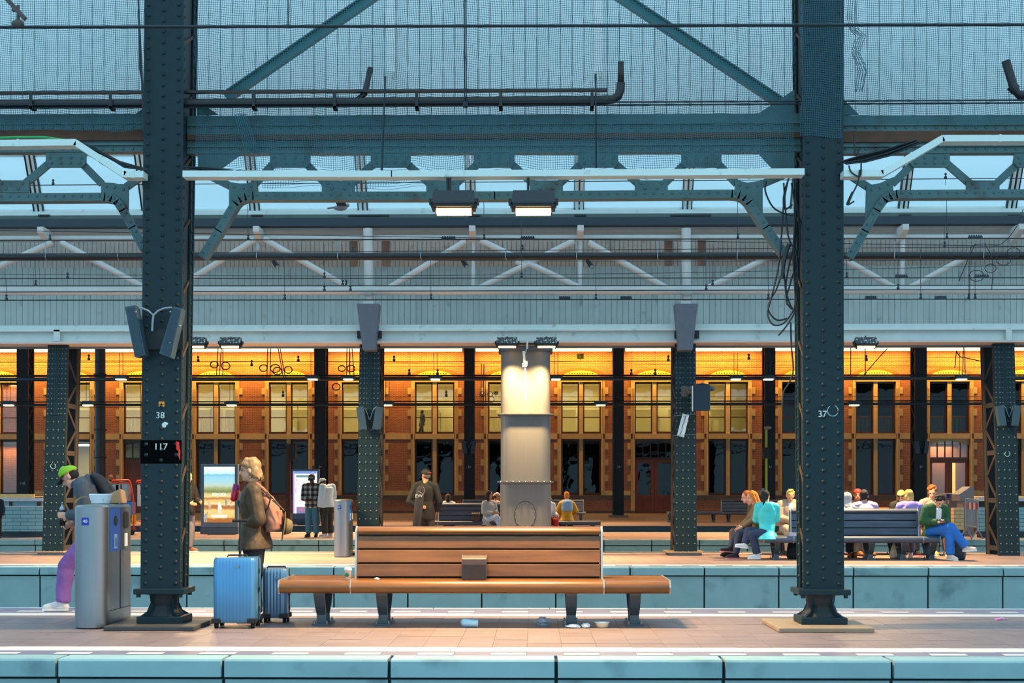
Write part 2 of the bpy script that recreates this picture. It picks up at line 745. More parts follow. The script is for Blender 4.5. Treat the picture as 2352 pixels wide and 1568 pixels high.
# ------------------------------------------------------------------ boarded wall above the nearest girder
BOARD = mat('white_board', rgb(222, 234, 236), 0.6, 0, 0.05, 2.5, rand=0.035)
BOARD2 = mat('grey_board', rgb(200, 206, 202), 0.6, 0, 0.07, 2.5, rand=0.05, dirt=(rgb(120, 126, 124), 3, 0.62, 0.85))
GAP = mat('board_gap', rgb(70, 92, 104), 0.9)


def boarded_wall(nm, label, Y, py0, py1, pitch_px, m, x0=-560, x1=2912, single=True, th=0.03, gap=0.006):
    root = thing(nm, label, 'wall', (0, Y, wz(py1, Y)), kind='structure')
    b = MB()
    zt, zb = wz(py0, Y), wz(py1, Y)
    b.box(wx(x0, Y), wx(x1, Y), Y + th, Y + th + 0.05, zb, zt)
    b.build('backing', GAP, root)
    p = pitch_px * Y / FPX
    bm_ = MB().box(-p / 2 + gap / 2, p / 2 - gap / 2, 0, th, 0, zt - zb)
    x = wx(x0, Y) + p / 2
    if single:
        me = bm_.mesh('board', m)
        while x < wx(x1, Y):
            instance('board', me, (x, Y + random.uniform(-0.003, 0.003), zb), root)
            x += p
    else:
        s = MB()
        while x < wx(x1, Y):
            dy = random.uniform(-0.003, 0.003)
            s.box(x - p / 2 + gap / 2, x + p / 2 - gap / 2, Y + dy, Y + th, zb, zt)
            x += p
        s.build('boards', m, root, kind='stuff')
    return root


YBW = 15.6
WA = boarded_wall('wall_upper', 'pale blue boarded wall above the nearest lattice girder, behind the netting', YBW, -250, 335, 27, BOARD, gap=0.007)
WB = boarded_wall('wall_fascia', 'white board cladding right above the pale roof beam of the second platform', 31.0, 612, 748, 13.2, BOARD2, single=True)
WC = boarded_wall('wall_rear_boards', 'grey board wall seen through the tubular roof truss', 41.2, 470, 690, 10.3, BOARD2, single=False, gap=0.012)

# two white hanger posts and gusset strips on the boarded wall
for k, pxp in enumerate((897, 1375)):
    b = MB()
    pbox(b, pxp - 10, pxp + 9, -250, 165, YBW - 0.12, YBW - 0.005)
    side = 'left' if k == 0 else 'right'
    o = b.build('hanger_post', mat('post_white', rgb(248, 250, 250), 0.5), base=(wx(pxp, YBW), YBW - 0.1, wz(165, YBW)),
                label='white vertical strip on the boarded wall, ' + ('above the left lamp' if k == 0 else 'near the bent end of the dark pipe'), cat='post')
    b = MB()
    b.bar(W(pxp - 2, 165, YBW - 0.3), W(pxp - 1, 215, YBW - 0.4), 0.03, 0.03)
    pbox(b, pxp - 8, pxp + 6, 163, 176, YBW - 0.2, YBW - 0.1)
    b.build('post_bracket', WHITE, o)

# ------------------------------------------------------------------ roof glazing over the second platform
FROST = glass_mat('frosted_glass', 0.05, (0.75, 0.85, 0.88, 1), 0.3)
_nt = FROST.node_tree
_tl = _nt.nodes.new('ShaderNodeBsdfTranslucent')
_tl.inputs[0].default_value = (0.86, 0.93, 0.95, 1)
_m2 = _nt.nodes.new('ShaderNodeMixShader')
_m2.inputs[0].default_value = 0.78
_o = [n for n in _nt.nodes if n.type == 'OUTPUT_MATERIAL'][0]
_nt.links.new(_o.inputs[0].links[0].from_socket, _m2.inputs[1])
_nt.links.new(_tl.outputs[0], _m2.inputs[2])
_nt.links.new(_m2.outputs[0], _o.inputs[0])
YG0, ZG0 = 29.6, wz(483, 29.6)
YG1, ZG1 = 28.2, wz(483, 29.6) + 2.6


def gl(t):
    return YG0 + (YG1 - YG0) * t, ZG0 + (ZG1 - ZG0) * t


RG = thing('window_1', 'sloping frosted glass roof glazing above the second platform', 'window', (0, YG0, ZG0), kind='structure')
mull = [92 + 247.6 * i for i in range(-3, 13)]
xs = [wx(p, YG0) for p in mull]
tb_ = [0.0, 0.42, 0.74, 1.0]
for i in range(len(xs) - 1):
    for t0, t1 in zip(tb_[:-1], tb_[1:]):
        ya, za = gl(t0)
        yb, zb = gl(t1)
        b = MB()
        b.bar(((xs[i] + xs[i + 1]) / 2, ya, za), ((xs[i] + xs[i + 1]) / 2, yb, zb), xs[i + 1] - xs[i] - 0.05, 0.012)
        b.build('pane', FROST, RG)
for x in xs:
    ya, za = gl(-0.02)
    yb, zb = gl(1.0)
    b = MB()
    b.bar((x - 0.05, ya - 0.03, za), (x - 0.05, yb - 0.03, zb), 0.06, 0.10)
    b.bar((x + 0.05, ya - 0.03, za), (x + 0.05, yb - 0.03, zb), 0.06, 0.10)
    mu = b.build('mullion', WHITE, RG)
    b = MB()
    for dx in (-0.105, 0, 0.095):
        b.bar((x + dx, ya - 0.05, za), (x + dx, yb - 0.05, zb), 0.012, 0.10)
    b.build('gasket', IRON_D, mu)
for t in tb_[:-1]:
    ya, za = gl(t)
    b = MB()
    b.box(xs[0], xs[-1], ya - 0.06, ya + 0.04, za - 0.035, za + 0.04)
    b.build('glazing_bar', WHITE, RG)

# gutter, beams and cladding on the second platform's columns
def long_box(nm, label, cat, m, py0, py1, Y0, Y1, kind='structure', bevel=0.0):
    b = MB()
    pbox(b, -560, 2912, py0, py1, Y0, Y1)
    return b.build(nm, m, base=(0, Y0, wz(py1, Y0)), label=label, cat=cat, kind=kind, bevel=bevel)


long_box('trim_1', 'white sill under the frosted roof glazing', 'sill', WHITE, 482, 491, 29.3, 29.9)
GUT = mat('gutter_green', rgb(84, 96, 92), 0.7, 0, 0.2, 3)
o = long_box('trim_2', 'grey green gutter ledge under the white glazing sill', 'gutter', GUT, 491, 499, 29.25, 30.0)
for px in (100, 340, 590, 845, 1090, 1333, 1585, 1830, 2080, 2330):
    b = MB()
    pbox(b, px - (45 if px in (845, 1585) else 13), px + (48 if px in (845, 1585) else 13), 492.5, 496.5, 29.22, 29.27)
    b.build('outlet', BLACK, o)
long_box('trim_3', 'long navy steel beam under the roof gutter', 'beam', NAVY, 499, 517, 29.1, 29.6)
PINKW = mat('cream_paint', rgb(206, 190, 182), 0.6, 0, 0.08, 3)
long_box('trim_4', 'cream soffit strip under the navy gutter beam', 'trim', PINKW, 518, 528, 29.35, 30.6)
long_box('trim_5', 'thin white ledge between the board cladding and the pale roof beam', 'trim', WHITE, 745, 755, 28.95, 31.1)
o = long_box('trim_6', 'pale grey green steel roof beam resting on the second platform columns', 'beam', WHITE, 757, 783, 29.0, 29.5)
b = MB()
pbox(b, -560, 2912, 782, 787, 28.85, 29.65)
b.build('bottom_flange', PINKW, o)
b = MB()
pbox(b, -560, 2912, 755, 759, 28.9, 29.6)
b.build('top_flange', WHITE, o)
for px in (130, 2318):
    b = MB()
    pbox(b, px - 7, px + 7, 757, 783, 28.9, 29.05)
    b.build('stiffener', WHITE, o)
long_box('trim_7', 'slate blue beam right above the lit brick facade', 'beam', mat('slate_paint', rgb(92, 116, 136), 0.5), 787.5, 797.5, 29.5, 29.7)
# sloping soffit behind the truss, and the canopy roof over the two far platforms
SOFF = mat('soffit', rgb(150, 148, 142), 0.7, 0, 0.1, 2)
b = MB()
z0 = wz(518, 29.6)
b.add([(-16, 29.6, z0), (16, 29.6, z0), (18, 40.3, z0 + 2.45), (-18, 40.3, z0 + 2.45),
       (-16, 29.6, z0 + 0.15), (16, 29.6, z0 + 0.15), (18, 40.3, z0 + 2.6), (-18, 40.3, z0 + 2.6)],
      [(0, 3, 2, 1), (4, 5, 6, 7), (0, 1, 5, 4), (1, 2, 6, 5), (2, 3, 7, 6), (3, 0, 4, 7)])
b.build('ceiling_1', SOFF, base=(0, 32, z0), label='grey sloping roof soffit behind the tubular truss', cat='ceiling', kind='structure')
b = MB()
b.box(-50, 50, 41.3, 86, 10.7, 10.9)
b.build('ceiling_2', SOFF, base=(0, 60, 10.7), label='dark canopy roof over the far platforms, just above the lit wall strip', cat='ceiling', kind='structure')

# ------------------------------------------------------------------ brick facade of the station building
BRICK = brick_mat('red_brick', rgb(160, 84, 58), rgb(132, 64, 44), rgb(176, 140, 110))
TILEY = mat('ochre_plaster', rgb(226, 196, 92), 0.7, 0, 0.1, 3)
DSTONE = mat('dark_plinth_stone', rgb(92, 84, 78), 0.8, 0, 0.15, 3, rand=0.1)
WOODF = mat('brown_window_frame', rgb(74, 40, 24), 0.45, 0, 0.1, 4)
WOODR = mat('red_brown_door', rgb(120, 56, 26), 0.45, 0, 0.15, 3, 0.1, (6, 6, 0.6))
GLASSW = glass_mat('window_glass', 0.06, (0.90, 0.92, 0.88, 1), 0.02, 0.02)
GLASSD = glass_mat('window_glass_dark', 0.02, (0.5, 0.6, 0.64, 1), 0.02, 0.03)

YF = YD1
P0 = wx(162, YF)
PER = (wx(2181, YF) - P0) / 12


def bay_x(k):
    return P0 + PER * k


def hf(py):
    return H + (HY - py) / FPX * YF / math.cos(YAW)


zs = dict(up1=hf(877), up0=hf(996), lo1=hf(1008), lo0=hf(1137), pl=hf(1142), pl2=hf(1172), top=10.75)
OPW = 41 / FPX * YF          # width of one light
MUL = 9 / FPX * YF
HALF = OPW + MUL / 2
WALL = thing('wall_back', 'red brick station facade with sandstone window surrounds, lit orange along its top', 'wall', (0, YF, 0), kind='structure')
b = MB()
KB = range(-1, 14)
DOORS = {1: 'covered', 8: 'double', 12: 'double'}
xa = bay_x(-2)
for k in KB:
    xc = bay_x(k)
    b.box(xa, xc - HALF, YF, YF + 0.5, 0, zs['top'])           # pier
    b.box(xc - HALF, xc + HALF, YF, YF + 0.5, zs['up1'], zs['top'])   # above
    b.box(xc - HALF, xc + HALF, YF + 0.02, YF + 0.5, zs['up0'], zs['lo1'])
    if k not in DOORS:
        b.box(xc - HALF, xc + HALF, YF, YF + 0.5, 0, zs['lo0'])
    xa = xc + HALF
b.box(xa, xa + 3, YF, YF + 0.5, 0, zs['top'])
b.build('brickwork', BRICK, WALL)
# dark stone courses along the foot of the wall
for k in KB:
    x0, x1 = bay_x(k - 1) + HALF, bay_x(k) - HALF
    for nm, z0_, z1_, pr in (('plinth_course', zs['lo0'] - 0.28, zs['lo0'] - 0.02, 0.05), ('plinth_base', 0.0, 0.16, 0.08)):
        q = MB()
        xe0 = x0 if (k - 1) in DOORS else bay_x(k - 1)
        xe1 = x1 if k in DOORS else bay_x(k)
        q.box(xe0 + 0.004, xe1 - 0.004, YF - pr, YF, z0_, z1_)
        q.build(nm, DSTONE, WALL)
# sandstone: belt, jamb strips, quoins, mullions, transoms, lintels
sh = {}


def stone(nm, w, d, hgt, loc):
    key = (nm, round(w, 3), round(d, 3), round(hgt, 3))
    if key not in sh:
        sh[key] = MB().box(-w / 2, w / 2, -d, 0, 0, hgt).mesh(nm, STONE)
    instance(nm, sh[key], loc, WALL)


SJ = 9.0 / FPX * YF
for k in KB:
    xc = bay_x(k)
    for s in (-1, 1):
        xj = xc + s * (HALF + SJ / 2)
        stone('jamb_stone', SJ, 0.07, zs['up1'] - zs['up0'] + 0.12, (xj, YF, zs['up0']))
        stone('jamb_stone', SJ, 0.07, zs['lo1'] - zs['lo0'] if k not in DOORS else zs['lo1'], (xj, YF, zs['lo0'] if k not in DOORS else 0))
        # slim round shaft beside the jamb
        xr = xc + s * (HALF + SJ * 0.30)
        q = MB()
        q.lathe([(0.055, 0), (0.055, 0.05), (0.04, 0.1), (0.04, zs['up1'] - zs['lo0'] - 0.7), (0.06, zs['up1'] - zs['lo0'] - 0.6)], (xr, YF - 0.09, zs['lo0'] + 0.25), 8)
        if k % 1 == 0:
            q.build('jamb_shaft', STONE, WALL, smooth=True)
        for py in (905, 955, 1032, 1069, 1105):
            stone('quoin_stone', 0.20, 0.045, 0.40, (xc + s * (HALF + SJ + 0.10), YF, hf(py)))
    stone('mullion_stone', MUL, 0.10, zs['up1'] - zs['up0'], (xc, YF + 0.1, zs['up0']))
    if k not in DOORS:
        stone('mullion_stone', MUL, 0.10, zs['lo1'] - zs['lo0'], (xc, YF + 0.1, zs['lo0']))
    stone('transom_stone', 2 * HALF, 0.12, zs['up0'] - zs['lo1'], (xc, YF, zs['lo1']))
    stone('lintel_stone', 2 * HALF + 2 * SJ, 0.08, 0.16, (xc, YF, zs['up1']))
    # belt across the pier to the next bay
    x0, x1 = xc + HALF + SJ, bay_x(k + 1) - HALF - SJ
    stone('belt_stone', x1 - x0 - 0.01, 0.04, zs['up0'] - zs['lo1'] + 0.03, ((x0 + x1) / 2, YF, zs['lo1'] - 0.01))
    stone('foot_stone', x1 - x0 - 0.01, 0.04, hf(1129) - zs['lo0'] + 0.06, ((x0 + x1) / 2, YF, zs['lo0']))
    # arch over the window: ochre field with dark studs and a ring of brick voussoirs
    rw, rh, zb = 44 / FPX * YF, hf(851) - hf(868), hf(868)
    arc = [(xc + rw * math.cos(t), zb + rh * math.sin(t)) for t in [math.pi * i / 14 for i in range(15)]]
    q = MB()
    q.prism(arc, YF - 0.03, YF)
    ty = q.build('tympanum', TILEY, WALL)
    q = MB()
    for i in range(-6, 7):
        for row, fz in ((0, 0.30), (1, 0.62)):
            xx = xc + (i + 0.5 * row) * rw / 7.5
            if ((xx - xc) / rw) ** 2 + fz ** 2 < 0.80:
                q.box(xx - 0.035, xx + 0.035, YF - 0.045, YF - 0.03, zb + fz * rh - 0.03, zb + fz * rh + 0.03)
    q.build('studs', mat('dark_stud', rgb(70, 50, 24), 0.7), ty, kind='stuff')
    q = MB()
    for i in range(26):
        t0, t1 = math.pi * (i + 0.06) / 26, math.pi * (i + 0.94) / 26
        pts = [(xc + rr * rw * math.cos(t), zb + (rr * rh + (rr - 1) * 0.2) * math.sin(t)) for t, rr in ((t0, 1.02), (t1, 1.02), (t1, 1.28), (t0, 1.28))]
        q.prism(pts, YF - 0.025, YF)
    q.build('voussoirs', mat('arch_brick', rgb(176, 92, 48), 0.8, 0, 0.15, 9), WALL, kind='stuff')

# rooms behind the windows
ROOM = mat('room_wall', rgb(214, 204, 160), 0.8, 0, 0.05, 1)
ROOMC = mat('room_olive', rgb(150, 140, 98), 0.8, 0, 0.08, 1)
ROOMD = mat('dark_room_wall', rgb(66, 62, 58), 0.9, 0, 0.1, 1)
b = MB()
xl, xp, xr_ = bay_x(-2), (bay_x(9) + bay_x(10)) / 2, bay_x(14)
b.box(xl, xr_, YF + 5.0, YF + 5.2, -0.2, 11)
b.build('wall_room', ROOM, base=(0, YF + 5, 0), label='cream back wall of the rooms inside the station building', cat='wall', kind='structure')
b = MB()
b.box(xl, xr_, YF + 0.5, YF + 5.0, zs['lo1'] - 0.25, zs['lo1'] + 0.05)
b.build('ceiling_3', ROOM, base=(0, YF + 3, zs['lo1']), label='floor slab between the two storeys of the station building', cat='ceiling', kind='structure')
b = MB()
b.box(xl, xr_, YF + 0.5, YF + 5.0, zs['up1'] + 0.15, zs['up1'] + 0.3)
b.build('ceiling_4', ROOM, base=(0, YF + 3, zs['up1']), label='ceiling of the upper rooms inside the station building', cat='ceiling', kind='structure')
b = MB()
b.box(xp - 0.1, xp + 0.1, YF + 0.5, YF + 5, zs['lo1'], zs['up1'] + 0.2)
b.box(bay_x(1.5) - 0.1, bay_x(1.5) + 0.1, YF + 0.5, YF + 5, 0, zs['lo1'])
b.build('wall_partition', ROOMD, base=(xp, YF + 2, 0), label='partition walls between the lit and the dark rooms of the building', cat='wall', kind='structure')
b = MB()
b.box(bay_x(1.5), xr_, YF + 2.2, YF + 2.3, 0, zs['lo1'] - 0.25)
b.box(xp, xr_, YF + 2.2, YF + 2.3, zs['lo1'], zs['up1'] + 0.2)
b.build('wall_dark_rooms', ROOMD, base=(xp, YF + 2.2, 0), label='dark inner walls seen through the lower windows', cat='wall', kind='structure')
TUBE = emit('tube_light', (1.0, 0.9, 0.62, 1), 9.0)
for i, k in enumerate((-0.5, 1, 2.5, 4, 5.5, 7, 8.5)):
    q = MB()
    q.box(bay_x(k) - 0.7, bay_x(k) + 0.7, YF + 1.6, YF + 1.8, zs['up1'] + 0.02, zs['up1'] + 0.12)
    t = q.build('ceiling_light', TUBE, base=(bay_x(k), YF + 1.7, zs['up1']), label='white tube light on the ceiling of an upper room', cat='lamp', group='tube lights in the upper rooms')
    lamp('room_light', (bay_x(k), YF + 1.7, zs['up1'] - 0.05), 320, (1.0, 0.86, 0.5), 4.0, 1.0, parent=t)
q = MB()
q.box(bay_x(-0.2), bay_x(0.6), YF + 1.6, YF + 1.8, zs['lo1'] - 0.36, zs['lo1'] - 0.26)
t = q.build('ceiling_light', TUBE, base=(bay_x(0), YF + 1.7, zs['lo1'] - 0.3), label='tube light in the lit lower room behind the left end of the facade', cat='lamp')
lamp('room_light', (bay_x(0), YF + 1.7, zs['lo1'] - 0.4), 160, (1.0, 0.78, 0.36), 3.5, 1.0, parent=t)

b = MB()
for k, (f0, f1) in ((0, (.1, .9)), (2, (-.8, -.1)), (3, (.0, .5)), (4, (-.45, .3)), (5, (.1, .8)), (6, (-.7, .2)), (7, (-.2, .2)), (8, (.35, .9)), (9, (-.9, -.2))):
    x0, x1 = bay_x(k) + f0 * HALF, bay_x(k) + f1 * HALF
    b = MB()
    b.box(x0, x1, YF + 2.6, YF + 3.2, zs['lo1'] + 0.06, hf(960 - (k % 3) * 14))
    b.box(x0 + 0.1, x1 - 0.5, YF + 2.5, YF + 2.9, zs['lo1'] + 0.06, hf(948 - (k % 4) * 9))
    b.build('cabinet', ROOMC, base=((x0 + x1) / 2, YF + 2.9, zs['lo1'] + 0.06), label='olive grey cupboard in a lit upper room of the station building', cat='cupboard', group='cupboards in the upper rooms')
b = MB()
b.box(xl, xp - 0.2, YF + 4.9, YF + 5.0, zs['lo1'], hf(930))
b.build('wall_dado', ROOMC, base=(xl, YF + 4.9, zs['lo1']), label='olive lower part of the back wall in the upper rooms', cat='wall', kind='structure')
b = MB()
b.box(bay_x(-2), bay_x(-1) + 1.25, YF + 1.3, YF + 1.4, 0, zs['up1'] + 0.1)
b.build('wall_lit_room', BRICK, base=(bay_x(-1), YF + 1.3, 0), label='orange lit brick inner wall behind the windows at the left edge', cat='wall', kind='structure')
for z_ in (zs['lo1'] - 0.4, zs['up1'] - 0.1):
    lamp('room_light', (bay_x(-1) + 0.3, YF + 0.75, z_), 60, (1.0, 0.55, 0.12), 1.8, 0.2)
RAILM = mat('white_railing', rgb(214, 206, 176), 0.5)
wn = [1]


def sash(root, x0, x1, z0, z1, bar_at=None, gm=GLASSW, fw=0.085):
    q = MB()
    y0 = YF + 0.16
    q.box(x0, x0 + fw, y0, y0 + 0.12, z0, z1)
    q.box(x1 - fw, x1, y0, y0 + 0.12, z0, z1)
    q.box(x0 + fw, x1 - fw, y0, y0 + 0.12, z0, z0 + fw * 1.6)
    q.box(x0 + fw, x1 - fw, y0, y0 + 0.12, z1 - fw * 1.4, z1)
    fr = q.build('window_frame', WOODF, root)
    zc = [z0 + fw * 1.6, z1 - fw * 1.4] if bar_at is None else [z0 + fw * 1.6, bar_at, z1 - fw * 1.4]
    if bar_at is not None:
        q = MB()
        q.box(x0 + fw, x1 - fw, y0 + 0.02, y0 + 0.08, bar_at - 0.03, bar_at + 0.03)
        q.build('sash_bar', WOODF, fr)
    for a, c in zip(zc[:-1], zc[1:]):
        q = MB()
        q.box(x0 + fw, x1 - fw, y0 + 0.05, y0 + 0.06, a, c)
        q.build('pane', gm, fr)


for k in KB:
    xc = bay_x(k)
    for storey in ('upper', 'lower'):
        if storey == 'lower' and k in DOORS:
            continue
        wn[0] += 1
        lit = (k < 9.5) if storey == 'upper' else (k < 1)
        root = thing('window_%d' % wn[0], '%s brown framed %s window pair, %s visible facade bay from the left'
                     % ('lit' if lit else 'dark', storey, ('first second third fourth fifth sixth seventh eighth ninth tenth eleventh twelfth thirteenth fourteenth fifteenth'.split())[k + 1]),
                     'window', (xc, YF, zs['up0'] if storey == 'upper' else zs['lo0']), kind='structure')
        for s in (-1, 1):
            x0, x1 = sorted((xc + s * MUL / 2, xc + s * HALF))
            if storey == 'upper':
                sash(root, x0, x1, zs['up0'], zs['up1'], hf(958), GLASSW if lit else GLASSD)
                q = MB()
                q.box(x0, x1, YF + 0.05, YF + 0.2, zs['up0'], zs['up0'] + 0.08)
                q.build('window_sill', WOODF, root)
                if k in (1, 2, 6, 11, 12, 13):
                    q = MB()
                    zr = hf(956)
                    for i in range(11):
                        xx = x0 + 0.14 + (x1 - x0 - 0.28) * i / 10
                        q.box(xx - 0.012, xx + 0.012, YF + 0.55, YF + 0.58, zs['up0'] + 0.15, zr)
                    q.box(x0 + 0.1, x1 - 0.1, YF + 0.54, YF + 0.59, zr - 0.03, zr + 0.03)
                    q.build('railing', RAILM, root)
            else:
                sash(root, x0, x1, zs['lo0'], zs['lo1'], None, GLASSD if not lit else GLASSW, 0.10)
                q = MB()
                q.box(x0, x1, YF + 0.04, YF + 0.2, zs['lo0'] - 0.02, zs['lo0'] + 0.1)
                q.build('window_sill', WOODF, root)

dn = 0
for k, kind in DOORS.items():
    dn += 1
    xc = bay_x(k)
    root = thing('door_%d' % dn, {1: 'dark red door with an arched fanlight behind the left iron column', 8: 'brown double door with an arched fanlight, beside the middle right column',
                                  12: 'brown double door with arched fanlight and yellow light strip, behind the stair barrier'}[k], 'door', (xc, YF, 0), kind='structure')
    z1, zf0, zf1 = zs['lo1'], hf(1050), hf(1022)
    # arched head
    q = MB()
    n = 12
    arc = [(xc - HALF + 2 * HALF * i / n, zf1 + (hf(1012) - zf1) * math.sin(math.pi * i / n)) for i in range(n + 1)]
    q.prism([(xc - HALF, z1)] + arc + [(xc + HALF, z1)], YF + 0.06, YF + 0.3)
    q.build('arched_head', DSTONE if k != 12 else STONE, root)
    q = MB()
    for i in range(6):
        xx = xc - HALF + 0.05 + (2 * HALF - 0.1) * i / 5
        zt = zf1 + (hf(1012) - zf1) * math.sin(math.pi * (xx - xc + HALF) / (2 * HALF)) - 0.02
        q.box(xx - 0.035, xx + 0.035, YF + 0.15, YF + 0.22, zf0, max(zt, zf0 + 0.2))
    q.box(xc - HALF, xc + HALF, YF + 0.12, YF + 0.24, zf0 - 0.14, zf0)
    fl = q.build('fanlight_frame', WOODF if k != 12 else WOODR, root)
    q = MB()
    arc2 = [(xc - HALF + 2 * HALF * i / n, zf1 + (hf(1012) - zf1) * math.sin(math.pi * i / n)) for i in range(n + 1)]
    q.prism([(xc - HALF, zf0)] + arc2 + [(xc + HALF, zf0)], YF + 0.19, YF + 0.2)
    q.build('pane', GLASSD if k != 12 else GLASSW, fl)
    for s in (-1, 1):
        x0, x1 = sorted((xc + s * 0.01, xc + s * HALF))
        zt = zf0 - 0.14
        q = MB()
        fw = 0.2
        ya, yb = YF + 0.15, YF + 0.25
        zm = hf(1137)
        q.box(x0, x0 + fw, ya, yb, 0.01, zt)
        q.box(x1 - fw, x1, ya, yb, 0.01, zt)
        q.box(x0 + fw, x1 - fw, ya, yb, zt - fw, zt)
        q.box(x0 + fw, x1 - fw, ya, yb, zm - 0.12, zm + 0.02)
        q.box(x0 + fw, x1 - fw, ya, yb, 0.01, 0.22)
        q.box((x0 + x1) / 2 - 0.05, (x0 + x1) / 2 + 0.05, ya, yb, 0.22, zm - 0.12)
        lf = q.build('door_leaf', WOODR, root)
        for xa_, xb_ in ((x0 + fw, (x0 + x1) / 2 - 0.05), ((x0 + x1) / 2 + 0.05, x1 - fw)):
            q = MB()
            q.box(xa_, xb_, ya + 0.04, yb, 0.22, zm - 0.12)
            q.build('panel', WOODR, lf)
        q = MB()
        q.box(x0 + fw, x1 - fw, ya + 0.05, ya + 0.06, zm + 0.02, zt - fw)
        q.build('pane', (WOODR if k == 1 else GLASSD if k == 8 else GLASSW), lf)
    q = MB()
    q.tube([(xc - 0.1, YF + 0.13, hf(1128)), (xc - 0.1, YF + 0.06, hf(1128)), (xc - 0.2, YF + 0.06, hf(1128))], 0.02, 6)
    q.build('handle', STEEL, root)
# warm lobby behind the far right door
b = MB()
b.box(bay_x(12) - 1.6, bay_x(12) + 1.6, YF + 2.0, YF + 2.1, 0, zs['lo1'] - 0.3)
b.build('wall_lobby', mat('lobby_wall', rgb(196, 128, 100), 0.7, 0, 0.15, 1.2), base=(bay_x(12), YF + 2, 0), label='salmon lobby wall seen through the double door behind the barrier', cat='wall', kind='structure')
lamp('lobby_light', (bay_x(12), YF + 1.2, zs['lo1'] - 0.4), 60, (1.0, 0.75, 0.4), 1.5)
b = MB()
b.box(bay_x(12) + 0.72, bay_x(12) + 0.92, YF + 1.9, YF + 1.95, 0.3, hf(1058))
b.build('wall_lamp', emit('yellow_panel', (1.0, 0.55, 0.02, 1), 1.2), base=(bay_x(12) + 0.8, YF + 1.9, 0.3), label='yellow vertical light panel inside the double door behind the barrier', cat='lamp')
# ================================================================== lit strips along the facade top
STRIP = emit('strip_lamp', (1.0, 0.72, 0.26, 1), 3.2)
YS = 83.9
DCOLS = [58 + 0] + [391 + 344 * i for i in range(6)]
edges = [-100, 391, 735, 1077, 1421, 1765, 2112, 2460]
zst = wz(802, YS)
for i in range(len(edges) - 1):
    a, c = edges[i] + 16, edges[i + 1] - 16
    q = MB()
    x0, x1 = wx(a, YS), wx(c, YS)
    q.box(x0, x1, YS - 0.3, YS + 0.3, zst - 0.10, zst + 0.14)
    o = q.build('light_strip', STRIP, base=((x0 + x1) / 2, YS, zst), cat='lamp', group='light strips along the top of the facade',
                label='glowing yellow strip along the facade top, ' + ('first second third fourth fifth sixth seventh'.split()[i]) + ' between dark columns counted from the left')
    q = MB()
    q.box(x0 + 0.2, x1 - 0.2, YS - 0.33, YS + 0.33, zst + 0.14, zst + 0.30)
    for xx in (x0 + 0.5, x1 - 0.5):
        q.box(xx - 0.03, xx + 0.03, YS - 0.03, YS + 0.03, zst + 0.3, 10.68)
    q.build('housing', BLACK, o)
    lamp('strip_light', ((x0 + x1) / 2, YS + 0.2, zst - 0.2), 430 * (x1 - x0) / 8.5, (1.0, 0.47, 0.05), x1 - x0, 0.4, rot=(R(42), 0, 0), spread=126, parent=o)

# ================================================================== iron columns of the nearest platform
PLATEM = mat('base_plate_stone', rgb(150, 130, 108), 0.7, 0, 0.15, 5)


